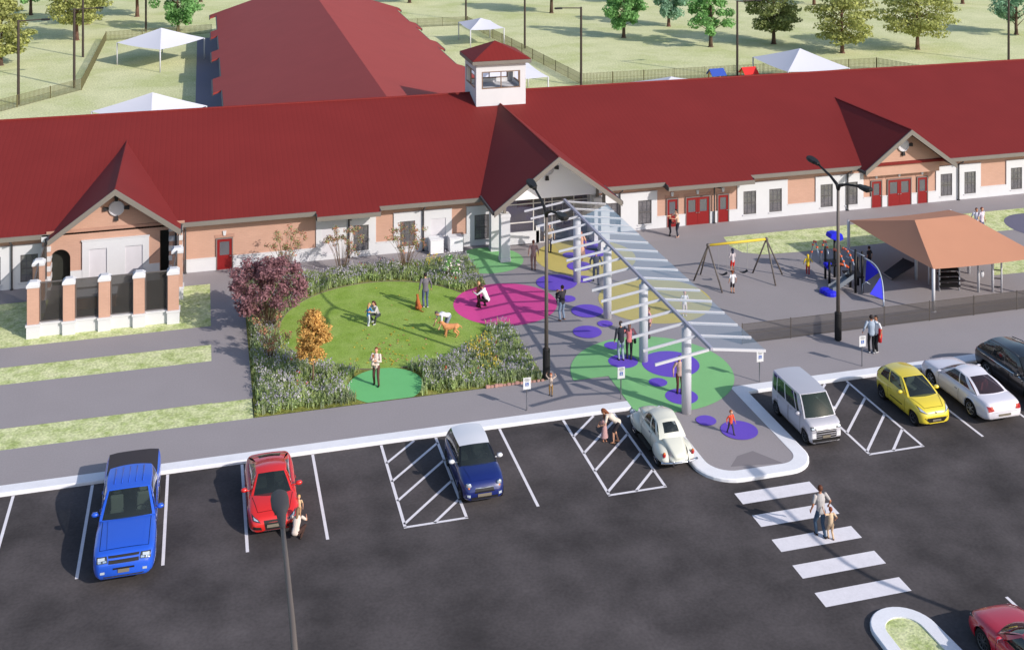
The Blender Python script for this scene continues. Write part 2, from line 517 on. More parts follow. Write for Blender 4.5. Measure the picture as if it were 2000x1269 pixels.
b = MB(); b.disc((51.6, 62.0), 2.4, PZ + .008); struct(b.build('dark_play_circle', m_dark_path))

# garden: soil, round lawn
b = MB(); b.poly([(2.15, 50.37, PZ + .004), (15.1, 50.37, PZ + .004), (15.1, 65.9, PZ + .004), (2.15, 65.9, PZ + .004)])
struct(b.build('garden_soil', m_bed))
LC, LR = (8.95, 58.55), 5.25
b = MB(); b.disc(LC, LR, PZ + .012, n=96); struct(b.build('lawn', m_lawn))
b = MB(); n = 96
js = [j for j in range(14, 14 + n + 1) if math.hypot(LC[0] + LR * math.cos(2 * PI * j / n) - 15.47, LC[1] + LR * math.sin(2 * PI * j / n) - 59.1) > 2.76 and math.hypot(LC[0] + LR * math.cos(2 * PI * j / n) - 7.98, LC[1] + LR * math.sin(2 * PI * j / n) - 51.75) > 1.72]
runs = [[]]
for j in js:
    if runs[-1] and j - runs[-1][-1] > 1: runs.append([])
    runs[-1].append(j)
for rj in runs:
  P0 = [[(LC[0] + r * math.cos(2 * PI * j / n), LC[1] + r * math.sin(2 * PI * j / n), z) for j in rj] for (r, z) in ((LR - .01, PZ + .01), (LR - .01, PZ + .035), (LR + .05, PZ + .035), (LR + .05, PZ + .005))]
  b.grid(P0)
struct(b.build('lawn_edging', mat('steel edging', C(120, 110, 95), rough=.7)))

# painted circles
paints = dict(green=mat('green paint', C(128, 186, 124, .98), rough=.8, var=.04, vscale=1, fine=.05, fscale=20),
              pink=mat('magenta paint', C(212, 74, 146, .98), rough=.8, var=.03, vscale=1, fine=.05, fscale=20),
              yellow=mat('ochre paint', C(188, 174, 104, .98), rough=.8, var=.04, vscale=1, fine=.05, fscale=20),
              purple=mat('violet paint', C(104, 78, 190, .98), rough=.8, var=.03, vscale=1, fine=.05, fscale=20),
              mint=mat('mint paint', C(110, 186, 118, .98), rough=.8, var=.04, vscale=1, fine=.05, fscale=20))
def spot(c, r, z, key, clip=None, clip2=None):
    b = MB(); n = 56
    pts = [(c[0] + r * math.cos(2 * PI * j / n), c[1] + r * math.sin(2 * PI * j / n)) for j in range(n)]
    if clip: pts = clip(pts)
    if clip2: pts = clip2(pts)
    b.poly([(p[0], p[1], PZ + z) for p in pts])
    return struct(b.build('painted_circle', paints[key]))
spot((16.1, 65.4), 2.05, .008, 'green', clip_half(1, 0, 15.12), clip_half(0, -1, -67.9))
spot((15.47, 59.1), 2.74, .018, 'pink')
spot((7.98, 51.75), 1.7, .018, 'mint', clip_half(0, 1, 50.38))
spot((21.74, 64.44), 2.95, .008, 'yellow', clip_half(0, -1, -67.2))
spot((23.31, 57.55), 3.0, .008, 'yellow')
# large green circle, cut at the pavement joint on its lower left
n = 80
gp = [(20.05 + 3.75 * math.cos(2 * PI * j / n), 49.87 + 3.75 * math.sin(2 * PI * j / n)) for j in range(n)]
up = clip_half(0, 1, 50.0)(gp); lo = clip_half(0, -1, -50.0)(clip_half(1, 0, 17.98)(gp))
b = MB(); b.poly([(p[0], p[1], PZ + .016) for p in up]); b.poly([(p[0], p[1], PZ + .016) for p in lo])
struct(b.build('painted_circle', paints['green']))
for (x, y, r) in ((18.95, 61.15, 1.13), (19.36, 57.09, .83), (18.55, 54.69, .72), (19.73, 55.37, .39), (19.14, 51.2, .7), (19.25, 52.91, .42), (21.2, 50.38, 1.34), (19.94, 48.84, .42), (20.44, 47.34, .72), (20.61, 45.14, .43), (21.61, 44.05, .77), (18.84, 58.86, .44), (20.93, 63.1, .72), (20.53, 61.2, .5), (22.9, 66.1, .95), (22.4, 64.9, .75), (20.95, 64.9, .45)):
    spot((x, y), r, .024, 'purple')

# markings in the car park
LZ = .026
b = MB()
def stripe(p, q, wd=.11):
    p = Vector((p[0], p[1])); q = Vector((q[0], q[1])); d = (q - p).normalized(); nn = Vector((-d.y, d.x)) * wd / 2
    b.poly([(*(p - nn), LZ), (*(q - nn), LZ), (*(q + nn), LZ), (*(p + nn), LZ)])
YT, YB = 46.98, 41.2
for x in (-15.2, -12.4, -9.65, -6.89, -4.07, -1.3, 1.52, 4.29, 7.06, 12.05, 14.85, 31.25, 34.0, 36.75, 39.5):
    stripe((x, YT), (x, YB))
for x in (25.43, 28.2, 30.95, 33.7):
    stripe((x, 32.35), (x, 26.5))
def hatch(x0, x1):
    stripe((x1, YT), (x1, YB)); stripe((x0 - .05, YB), (x1 + .05, YB))
    def cl(p, q):
        t0, t1 = 0.0, 1.0; dx, dy = q[0] - p[0], q[1] - p[1]
        for (pp, qq) in ((-dy, p[1] - YB), (dy, YT - p[1])):
            if pp < 0: t0 = max(t0, qq / pp)
            elif pp > 0: t1 = min(t1, qq / pp)
        return None if t0 >= t1 else ((p[0] + dx * t0, p[1] + dy * t0), (p[0] + dx * t1, p[1] + dy * t1))
    for ya in (45.58, 44.24, 42.9, 41.4, 40.1):
        r_ = cl((x0, ya), (x1, ya + (x1 - x0) * 1.03))
        if r_: stripe(r_[0], r_[1])
hatch(7.06, 9.33)
hatch(14.85, 17.12)
stripe((25.95, YT), (25.95, YB)); hatch(25.95, 28.4)
struct(b.build('parking_lines', m_line))
b = MB()
for i in range(5):
    y1 = 40.12 - i * 1.35 - .12 * 0
    y1 = (40.08, 38.62, 37.12, 35.63, 34.15)[i]
    b.poly([(19.46, y1 - .72, LZ), (22.62, y1 - .72, LZ), (22.62, y1, LZ), (19.46, y1, LZ)])
struct(b.build('crosswalk', m_line))
# ================================================================== main building
m_brick = brickmat('pale brick', C(193, 154, 136, .98), C(189, 150, 132, .98), C(184, 149, 132, .98))
m_brick_red = brickmat('soldier brick', C(178, 138, 122), C(170, 130, 114), C(172, 136, 120))
m_white = mat('white render', C(206, 206, 210, .98), rough=.8, spec=.25, var=.03, vscale=1.2, fine=.03, fscale=25)
m_blank = mat('blank panel grey', C(205, 202, 208, .97), rough=.85, var=.05, vscale=2)
m_roof = roofmat('red seam roof', C(138, 50, 48, .72), 0)
m_roof_y = roofmat('red seam roof, ribs along the slope', C(138, 50, 48, .72), 1)
m_fascia = mat('taupe fascia', C(122, 116, 110, .98), rough=.6, var=.04, vscale=2)
m_gutter = mat('dark gutter', C(70, 68, 70), rough=.5)
m_soffit = mat('brown soffit', C(92, 70, 62), rough=.8)
m_frame = mat('window frame grey', C(96, 92, 92), rough=.5)
m_sash = mat('sash bar', C(96, 94, 100), rough=.5)
m_doorred = mat('red door paint', C(140, 30, 32, .85), rough=.4, spec=.4)
m_doorframe = mat('door frame', C(120, 110, 108), rough=.5)
m_pane = glassmat('window pane', (.8, .8, .82), .82, (.2, .2, .21), strength=1.6)
m_blind = mat('interior blind', C(190, 184, 182), rough=.9, var=.5, vscale=2.0)
m_steel = mat('brushed steel', C(150, 150, 155), rough=.35, metal=.8)
m_vent = mat('vent disc white', C(206, 204, 210), rough=.7, var=.04, vscale=4)
m_key = mat('dark keystone', C(52, 50, 52), rough=.7)
m_porch_shade = mat('porch shade', C(46, 48, 44), rough=.9, var=.2, vscale=2)
m_glass_ent = glassmat('entrance glass', (.88, .88, .92), .9, (.25, .25, .32), strength=.7)
m_lav = mat('lavender interior wall', C(176, 166, 180), rough=.9)

BLD = thing('school_building', 'long brick and white school building with red roof, three gables and a roof tower', 'building', (20, 68, 0))
def bpart(mb, name, mats, parent=None, smooth=False):
    """mesh is written in world coordinates; the thing stands at (20, 68, 0)"""
    p = parent or BLD
    off = Vector((20, 68, 0))
    mb.v = [(v[0] - off.x, v[1] - off.y, v[2] - off.z) for v in mb.v]
    return mb.build(name, mats, p, smooth)

WY = 68.0
def rects_minus(x0, x1, z0, z1, holes):
    """split a rectangle into rectangles leaving the holes free"""
    xs = sorted({x0, x1} | {h[0] for h in holes} | {h[1] for h in holes}); out = []
    for a, b_ in zip(xs, xs[1:]):
        if b_ <= x0 or a >= x1: continue
        cov = sorted((h[2], h[3]) for h in holes if h[0] <= a and h[1] >= b_)
        z = z0
        for (u, v) in cov:
            if u > z: out.append((a, b_, z, u))
            z = max(z, v)
        if z < z1: out.append((a, b_, z, z1))
    return out

# body of the building (brick), recessed at the entrance
b = MB()
b.box(-40, 17.3, WY, 90, 0, 3.12); bpart(b, 'brick_wall', m_brick)
b = MB(); b.box(23.0, 78, WY, 90, 0, 3.12); bpart(b, 'brick_wall', m_brick)
b = MB()
b.box(17.3, 23.0, 75, 90, 0, 3.12)
bpart(b, 'brick_wall', m_brick)
# gable end walls are far outside the frame; close the roof space at both ends
for x in (-39.99, 77.69):
    b = MB()
    b.poly([(x, WY, 3.12), (x, 90, 3.12), (x, 80, 6.3)]); b.poly([(x + .3, WY, 3.12), (x + .3, 80, 6.3), (x + .3, 90, 3.12)])
    bpart(b, 'end_wall', m_brick)

WIN_Z0, WIN_Z1 = .48, 1.97
WINS = [-9.6, -11.5, 8.57, 11.34, 15.87, 24.35, 26.4, 33.62, 35.45, 39.15, 40.99, 48.2, 50.06, 53.76, 56.4, 59.3, -14.3, -17.2]
WW = .9
DOORS1 = [(.76, 1.7), (28.31, 29.12), (31.8, 32.62), (42.89, 43.73), (46.38, 47.22)]
DOORS2 = [(29.6, 31.3), (44.12, 45.96)]
holes = [(x, x + WW, WIN_Z0, WIN_Z1) for x in WINS] + [(a, c, -1, 1.93) for a, c in DOORS1 + DOORS2]
# blind (filled) windows, white surrounds and wainscot
BLANKS = [(6.73, 7.62), (13.2, 14.1)]
holes_b = holes + [(a, c, .42, 1.97) for a, c in BLANKS]
b = MB()
fields = [(-40, -10.05, 2.47), (-10.0, -8.0, 2.47), (6.4, 9.9, 2.47), (10.96, 14.47, 2.47), (15.38, 17.3, 2.47), (23.0, 27.68, 2.47),
          (33.2, 36.77, 2.47), (38.8, 42.33, 2.47), (47.85, 51.36, 2.47), (53.4, 62, 2.47)]
for (x0, x1, zt) in fields:
    for (a, c, z0, z1) in rects_minus(x0, x1, 0, zt, holes_b):
        b.box(a, c, WY - .07, WY, z0, z1)
    b.box(x0 - .02, x1 + .02, WY - .09, WY, zt, zt + .05)
    bpart(b, 'white_wall', m_white); b = MB()
gaps = [(-1.0, 6.4), (9.9, 10.96), (14.47, 15.38), (27.68, 33.2), (36.77, 38.8), (42.33, 47.85), (51.36, 53.4), (62, 78)]
for (x0, x1) in gaps:
    for (a, c, z0, z1) in rects_minus(x0, x1, 0, .82, holes):
        b.box(a, c, WY - .07, WY, z0, z1); b.box(a, c, WY - .09, WY, .82, .88)
        bpart(b, 'wainscot', m_white); b = MB()
# entrance: white strip wall at its right
b.box(22.95, 23.5, 67.14, 68.6, 0, 3.4)
bpart(b, 'white_wall', m_white); b = MB()
b.box(17.3, 17.62, 67.3, 68.6, 0, 3.2)
bpart(b, 'white_wall', m_white)
for (a, c) in BLANKS:
    b = MB(); b.box(a, c, WY - .03, WY, .42, 1.97); bpart(b, 'blank_window', m_blank)

# windows: frame with sash bars > pane; a blind hangs behind each pane
def window(x0, x1, z0, z1, y=WY, cols=3, rows=4):
    f = MB()
    t = .05
    f.box(x0, x0 + t, y - .045, y - .003, z0, z1); f.box(x1 - t, x1, y - .045, y - .003, z0, z1)
    f.box(x0 + t, x1 - t, y - .045, y - .003, z0, z0 + t); f.box(x0 + t, x1 - t, y - .045, y - .003, z1 - t, z1)
    zm = (z0 + z1) / 2
    f.box(x0 + t, x1 - t, y - .05, y - .008, zm - .03, zm + .03)
    for i in range(1, cols):
        x = x0 + (x1 - x0) * i / cols; f.box(x - .014, x + .014, y - .034, y - .01, z0 + t, zm - .03, 1); f.box(x - .014, x + .014, y - .034, y - .01, zm + .03, z1 - t, 1)
    for i in range(1, rows * 2):
        if i == rows: continue
        z = z0 + (z1 - z0) * i / (2 * rows)
        if i % 2: continue
        f.box(x0 + t, x1 - t, y - .033, y - .011, z - .014, z + .014, 1)
    fo = bpart(f, 'window', [m_frame, m_sash])
    p = MB(); p.box(x0 + t, x1 - t, y - .022, y - .019, z0 + t, z1 - t); bpart(p, 'pane', m_pane, fo)
    p = MB(); p.box(x0 + t, x1 - t, y - .009, y - .004, z0 + t, z1 - t); bpart(p, 'blind', m_blind, fo)
    s_ = MB(); s_.box(x0 - .06, x1 + .06, y - .12, y - .0705, z0 - .06, z0 - .005); bpart(s_, 'sill', m_white, fo)
    return fo
for x in WINS: window(x, x + WW, WIN_Z0, WIN_Z1)

m_doorglass = glassmat('door glass', (.4, .42, .46), .5, (.22, .22, .25), strength=1.8)
def door(x0, x1, leaves=1, y=WY, z0=.14):
    f = MB(); t = .06
    f.box(x0, x0 + t, y - .085, y - .002, z0, 1.93); f.box(x1 - t, x1, y - .085, y - .002, z0, 1.93); f.box(x0 + t, x1 - t, y - .085, y - .002, 1.93 - t, 1.93)
    fo = bpart(f, 'door', m_doorframe)
    wl = (x1 - x0 - 2 * t) / leaves
    for k in range(leaves):
        a = x0 + t + k * wl; c = a + wl - (.012 if leaves > 1 else 0)
        p = MB()
        gx0, gx1, gz0, gz1 = a + .14, c - .14, .95, 1.72
        for r in rects_minus(a, c, z0, 1.87, [(gx0, gx1, gz0, gz1)]): p.box(r[0], r[1], y - .055, y - .004, r[2], r[3])
        p.box(a + .1, c - .1, y - .062, y - .055, z0 + .1, z0 + .22)
        bpart(p, 'door_leaf', m_doorred, fo)
        q = MB(); q.box(gx0, gx1, y - .035, y - .03, gz0, gz1); bpart(q, 'door_glass', m_doorglass, fo)
        q = MB(); hx = c - .08 if k == 0 else a + .08
        q.box(hx - .02, hx + .02, y - .10, y - .055, .88, .92); q.box(hx - .07, hx + .05, y - .11, y - .095, .885, .915); bpart(q, 'handle', m_steel, fo)
    # soldier course and keystone above
    q = MB(); q.box(x0 - .08, x1 + .08, y - .02, y, 1.94, 2.12); bpart(q, 'lintel', m_brick_red, fo)
    cx = (x0 + x1) / 2
    q = MB(); q.xprism([(cx - .06, 2.06), (cx + .06, 2.06), (cx + .1, 2.32), (cx - .1, 2.32)], y - .07, y - .0); bpart(q, 'keystone', m_white, fo)
for (a, c) in DOORS1: door(a, c)
for (a, c) in DOORS2: door(a, c, 2)

# ---------------- roofs
EZ, EY, SL = 3.19, 67.4, .27
rz = lambda y: EZ + SL * (y - EY)
RY = 80.0; RZ = rz(RY)
TH = .16
def slab(b, pts, th=TH, m=None):
    """roof panel: pts on the top surface (ccw from above) with a thickness below"""
    i = len(b.v); k = len(pts)
    for p in pts: b.v.append(tuple(p))
    for p in pts: b.v.append((p[0], p[1], p[2] - th))
    b.face([i + j for j in range(k)], m); b.face([i + k + j for j in range(k)][::-1], m)
    for j in range(k):
        a = (j + 1) % k
        b.face((i + a, i + j, i + k + j, i + k + a), m)
b = MB()
eave = [(-40.5, EY), (-8.1, EY), (-1.15, EY), (6.35, EY), (6.35, 66.85), (10.02, 66.85), (10.02, EY), (27.98, EY), (27.98, 66.85), (33.85, 66.85), (33.85, EY), (78.4, EY)]
slab(b, [(x, y, rz(y)) for x, y in eave] + [(78.4, RY, RZ), (-40.5, RY, RZ)])
slab(b, [(-40.5, RY, RZ), (78.4, RY, RZ), (78.4, 92.6, rz(EY)), (-40.5, 92.6, rz(EY))])
bpart(b, 'roof', m_roof)
b = MB(); b.tube([(-40.5, RY, RZ + .0), (78.4, RY, RZ + .0)], .08, 8); bpart(b, 'ridge_cap', m_roof)
# fascia and gutter along the front eave
segs = [(-40.5, -8.0, EY), (-1.15, 6.35, EY), (6.35, 10.02, 66.85), (10.02, 16.1, EY), (24.0, 27.98, EY), (27.98, 33.85, 66.85), (33.85, 41.8, EY), (48.35, 78.4, EY)]
for (x0, x1, y) in segs:
    z = rz(y); b = MB()
    b.box(x0, x1, y - .1, y + .02, z - .26, z - .02)
    b.box(x0, x1, y + .02, WY + .02, z - .25, z - .2, 1)
    if y < 67:
        for xe in (x0, x1): b.box(xe - .03, xe + .03, y + .021, EY - .1, z - .26, z + .06, 2)
    bpart(b, 'fascia', [m_fascia, m_soffit, m_gutter])
# downspouts
for x in (-10.02, -.92, 8.3, 12.72, 25.15, 31.55, 41.1, 49.55, 58):
    b = MB(); yb = WY - .16
    yt = 66.85 if 28 < x < 33.8 or 6.35 < x < 10 else EY
    zt = rz(yt) - .27
    b.tube([(x, yt - .03, zt + .04), (x, yt - .03, zt - .08), (x, yb, zt - .32), (x, yb, .15)], .05, 8)
    b.box(x - .07, x + .07, yb - .07, yb + .08, .14, .2)
    bpart(b, 'downspout', m_gutter)

# gables: roof from front rake to where the ridge meets the main slope
def gable(cx, hw, zr, ze, yf, yb, name='gable_roof'):
    """cx centre, hw half width at the eave, zr ridge height, ze eave height, yf front, yb back"""
    b = MB()
    slab(b, [(cx - hw, yf, ze), (cx, yf, zr), (cx, yb, zr), (cx - hw, yb, ze)][::-1] if False else [(cx - hw, yf, ze), (cx, yf, zr), (cx, yb, zr), (cx - hw, yb, ze)], .14)
    slab(b, [(cx, yf, zr), (cx + hw, yf, ze), (cx + hw, yb, ze), (cx, yb, zr)], .14)
    r = bpart(b, name, m_roof_y)
    b = MB(); b.tube([(cx, yf - .01, zr + .0), (cx, yb, zr + .0)], .06, 8); bpart(b, 'gable_ridge_cap', m_roof_y, r)
    # rake boards
    b = MB()
    s_ = (zr - ze) / hw
    for s in (-1, 1):
        p = [(cx, zr + .03), (cx + s * (hw + .02), ze + .02), (cx + s * (hw + .02), ze - .30), (cx, zr - .30)]
        if s < 0: p = [p[0], p[3], p[2], p[1]]
        p = p[::-1]
        b.xprism(p, yf - .09, yf - .005)
    bpart(b, 'rake_board', m_fascia, r)
    b = MB()
    for s in (-1, 1):
        x = cx + s * hw
        b.box(min(x, x + s * .1), max(x, x + s * .1), yf, min(yb, yf + 3.2), ze - .2, ze - .02)
    bpart(b, 'gable_gutter', m_gutter, r)
    return r
def tri(b, cx, hw, z0, zr, slope, y0, y1, m=None):
    zt = zr - .16
    x = (zt - z0) / slope
    b.xprism([(cx - x, z0), (cx + x, z0), (cx, zt)], y0, y1, m)
# left gable
LGX = -4.58
gable(LGX, 3.42, 5.62, 3.14, 66.35, 78.0)
b = MB(); tri(b, LGX, 0, 3.16, 5.6, .725, 67.45, 67.9); 
b.box(LGX - 2.4, 2.3 + LGX, 67.4, 67.9, 0, 3.16)           # brick between the openings
# pier pieces beside the arch: spandrel with a round head
ax0, ax1, asp = -8.0, -6.98, 1.75; ar = (ax1 - ax0) / 2; acx = (ax0 + ax1) / 2
op = [(ax0, 3.16), (ax0, asp)] + [(acx + ar * math.cos(R(180 - 180 * i / 16)), asp + ar * math.sin(R(180 - 180 * i / 16))) for i in range(17)] + [(ax1, 3.16)]
for i in range(1, len(op) - 2):
    p, q = op[i], op[i + 1]
    if q[0] - p[0] > 1e-6: b.xprism([p, q, (q[0], 3.16), (p[0], 3.16)], 67.4, 67.9)
b.box(LGX + 2.3, -1.78, 67.4, 67.9, 2.85, 3.16)
bpart(b, 'gable_wall', m_brick)
b = MB(); b.box(-8.2, -.95, 67.36, 67.4, 3.14, 3.3); bpart(b, 'brick_band', m_brick_red)
b = MB()
for r in rects_minus(-6.36, -2.86, 0, 2.62, [(-6.0, -5.08, .35, 2.16), (-4.12, -3.2, .35, 2.16)]): b.box(r[0], r[1], 67.3, 67.4, r[2], r[3])
b.box(-6.4, -2.82, 67.27, 67.4, 2.62, 2.68)
b.box(-6.97, -6.36, 67.32, 67.4, 0, 1.05); b.box(-2.86, -2.29, 67.32, 67.4, 0, 1.05)
bpart(b, 'white_wall', m_white)
for (a, c) in ((-6.0, -5.08), (-4.12, -3.2)):
    b = MB(); b.box(a, c, 67.36, 67.4, .35, 2.16); bpart(b, 'blank_window', m_blank)
# corner columns with white quoin blocks
for (x0, x1) in ((-8.42, -8.0), (-1.78, -1.08)):
    b = MB(); b.box(x0, x1, 67.3, 67.9, 0, 3.14)
    c_ = bpart(b, 'corner_column', m_brick)
    q = MB()
    for z in (.0, .62, 1.16, 1.70, 2.24, 2.78):
        q.box(x0 - .03, x1 + .03, 67.26, 67.93, z, z + .28)
    bpart(q, 'quoin', m_white, c_)
    q = MB(); q.box((x0 + x1) / 2 - .05, (x0 + x1) / 2 + .05, 67.17, 67.25, .1, 3.0); bpart(q, 'downspout', m_gutter, c_)
# dark panels in the openings: the porch shade is put into their colour
b = MB(); b.box(-8.0, -6.97, 67.93, 67.985, 0, 3.1); bpart(b, 'porch_back', m_porch_shade); b = MB(); b.box(-2.3, -1.78, 67.93, 67.985, 0, 3.1); bpart(b, 'porch_back', m_porch_shade)

def round_vent(cx, z, y, r=.42):
    b = MB()
    M = Matrix.Translation((cx, y, z)) @ Matrix.Rotation(R(90), 4, 'X')
    b.lathe([(r, 0), (r, .1), (r * .86, .12), (r * .82, .07), (.001, .07)], 28, None, M)
    v = bpart(b, 'round_vent', m_vent)
    for a in (0, 90, 180, 270):
        k = MB()
        ca, sa = math.cos(R(a)), math.sin(R(a))
        pts = []
        for (u, t) in ((r - .02, -.07), (r + .26, -.11), (r + .26, .11), (r - .02, .07)):
            pts.append((cx + u * ca - t * sa, z + u * sa + t * ca))
        k.xprism(pts, y - .14, y)
        bpart(k, 'vent_keystone', m_key, v)
    e = MB()
    for i in range(6): 
        zz = z - r * .6 + i * r * .24; hw_ = math.sqrt(max((r * .74) ** 2 - (zz - z) ** 2, .01))
        e.box(cx - hw_, cx + hw_, y - .085, y - .068, zz - .012, zz + .012)
    bpart(e, 'vent_louver', m_blank, v)
round_vent(LGX, 4.28, 67.45)

# right gable
RGX = 45.05
gable(RGX, 3.4, 5.5, 3.05, 66.6, 77.6)
b = MB(); tri(b, RGX, 0, 3.1, 5.48, .72, 67.5, 67.95)
b.box(RGX - 2.7, RGX + 2.78, 67.55, 67.99, 2.35, 3.1)
bpart(b, 'gable_wall', m_brick)
b = MB(); b.box(RGX - 3.2, RGX + 3.2, 67.46, 67.5, 3.02, 3.14); bpart(b, 'brick_band', m_brick_red)
round_vent(RGX - .05, 4.28, 67.5)

# central entrance gable
CGX = 20.07
gable(CGX, 3.88, 6.15, 3.28, 64.3, 78.2)
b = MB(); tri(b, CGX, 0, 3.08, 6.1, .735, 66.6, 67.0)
bpart(b, 'pediment_wall', mat('pediment white', C(244, 244, 248, .97), rough=.8, fine=.03, fscale=25))  # paler than the other white walls, with bounce light put into the colour
round_vent(CGX - .05, 4.88, 66.6, .46)
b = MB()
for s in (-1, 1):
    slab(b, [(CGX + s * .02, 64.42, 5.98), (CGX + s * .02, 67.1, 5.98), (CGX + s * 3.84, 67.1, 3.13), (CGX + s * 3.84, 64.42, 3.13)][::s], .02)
    bpart(b, 'bounce_panel', mat('pale bounce panel', C(232, 230, 228), rough=.8)); b = MB()  # unseen pale panel added under the gable to bounce light onto the pediment
# steel posts between the column caps and the roof
for (x, y) in ((17.0, 65.1), (16.87, 66.95), (23.1, 65.05), (23.22, 66.6)):
    b = MB()
    b.box(x - .27, x + .27, y - .27, y + .27, .34, 2.72)
    c_ = bpart(b, 'entrance_column', m_white)
    q = MB(); q.box(x - .3, x + .3, y - .3, y + .3, 2.72, 2.86); q.box(x - .27, x + .27, y - .27, y + .27, 2.86, 2.9); bpart(q, 'column_cap', m_white, c_)
    q = MB(); q.box(x - .3, x + .3, y - .3, y + .3, .13, .34); bpart(q, 'column_base', mat('column plinth', C(205, 200, 210), rough=.8), c_)
    q = MB(); q.box(x - .08, x + .08, y - .08, y + .08, 2.9, 3.6); bpart(q, 'steel_post', m_fascia, c_)
# glazed front
EYF = 67.45
b = MB()
for x in (17.62, 19.42, 20.12, 20.6, 22.0, 22.9):
    b.box(x - .03, x + .03, EYF - .05, EYF + .05, .14, 2.98)
for z in (.16, 1.45, 2.56):
    b.box(17.62, 22.93 if z != 1.45 else 19.42, EYF - .045, EYF + .045, z - .03, z + .03)
bpart(b, 'entrance_frame', mat('entrance frame pale', C(206, 202, 200), rough=.5))
b = MB(); b.box(17.62, 22.93, EYF - .01, EYF + .0, .14, 2.98); bpart(b, 'entrance_glass', m_glass_ent)
b = MB(); b.box(17.65, 19.75, EYF - .16, EYF - .06, .2, .92); b.box(19.55, 19.8, EYF - .16, EYF - .06, .2, 1.2); bpart(b, 'spandrel_panel', m_white)
b = MB(); b.box(17.62, 22.93, EYF + .3, EYF + .42, 2.6, 2.98); bpart(b, 'soffit_shade_band', mat('soffit shade grey', C(120, 114, 116), rough=.8))  # grey band: the shadow beneath the pediment put into its colour
# inside of the lobby
b = MB()
b.poly([(17.3, 75, .14), (17.3, 67.5, .14), (23, 67.5, .14), (23, 75, .14)][::-1])
bpart(b, 'lobby_floor', mat('lobby floor', C(120, 116, 126), rough=.4))
b = MB(); b.box(17.3, 20.0, 69.3, 69.4, .14, 3.0, 0); b.box(20, 23, 70.2, 70.3, .14, 1.9, 1); b.box(20, 23, 70.2, 70.3, 1.9, 3.0, 3); b.box(17.35, 17.4, 67.6, 69.3, .14, 3, 0)
b.box(20.3, 21.4, 69.2, 69.6, .14, 1.0, 2); b.box(18.9, 20.0, 69.26, 69.3, 1.75, 2.4, 3); b.box(21.2, 21.26, 70.1, 70.2, .14, 1.9, 2); b.box(22.1, 22.16, 70.1, 70.2, .14, 1.9, 2)
bpart(b, 'lobby_interior', [m_lav, mat('lobby blue', C(74, 84, 118), rough=.8), m_white, mat('lobby red board', C(110, 62, 66), rough=.8)])

# roof tower
b = MB()
TX0, TX1, TY0, TY1 = 18.34, 21.9, 78.0, 81.5
zb, zt = 5.6, 8.98
wz0, wz1 = 7.24, 8.44
def tower_wall(a0, a1, fixed, axis, t):
    for r in rects_minus(a0, a1, zb, zt, [(a0 + .4, a1 - .4, wz0, wz1)]):
        if axis == 'x': b.box(r[0], r[1], min(fixed, fixed + t), max(fixed, fixed + t), r[2], r[3])
        else: b.box(min(fixed, fixed + t), max(fixed, fixed + t), r[0], r[1], r[2], r[3])
tower_wall(TX0, TX1, TY0, 'x', .12); tower_wall(TX0, TX1, TY1, 'x', -.12)
tower_wall(TY0 + .12, TY1 - .12, TX0, 'y', .12); tower_wall(TY0 + .12, TY1 - .12, TX1, 'y', -.12)
b.box(TX0 + .12, TX1 - .12, TY0 + .12, TY1 - .12, 6.9, 6.98)
TW = bpart(b, 'roof_tower', m_white)
b = MB(); o_ = .33
e = [(TX0 - o_, TY0 - o_), (TX1 + o_, TY0 - o_), (TX1 + o_, TY1 + o_), (TX0 - o_, TY1 + o_)]
tz = 8.98
cxm, cym = (TX0 + TX1) / 2, (TY0 + TY1) / 2
for i in range(4):
    p, q = e[i], e[(i + 1) % 4]
    b.poly([(p[0], p[1], tz + .26), (q[0], q[1], tz + .26), (cxm, cym, tz + 1.28)])
bpart(b, 'tower_roof', m_roof, TW)
b = MB()
b.box(e[0][0], e[1][0], e[0][1], e[2][1], tz, tz + .24); bpart(b, 'tower_fascia', m_fascia, TW)
m_tframe = mat('tower window frame', C(128, 106, 92), rough=.5)
def tower_win(axis, fixed):
    b = MB(); a0, a1 = ((TX0, TX1) if axis == 'x' else (TY0, TY1)); a0 += .4; a1 -= .4; t = .07
    bars = [(a0, a0 + t, wz0, wz1), (a1 - t, a1, wz0, wz1), (a0 + t, a1 - t, wz0, wz0 + t), (a0 + t, a1 - t, wz1 - t, wz1), ((a0 + a1) / 2 - .03, (a0 + a1) / 2 + .03, wz0 + t, wz1 - t)]
    for r in bars:
        if axis == 'x': b.box(r[0], r[1], fixed - .05, fixed + .03, r[2], r[3])
        else: b.box(fixed - .05, fixed + .03, r[0], r[1], r[2], r[3])
    bpart(b, 'tower_window', m_tframe, TW)
tower_win('x', TY0 + .04); tower_win('x', TY1 - .02); tower_win('y', TX0 + .04); tower_win('y', TX1 - .02)

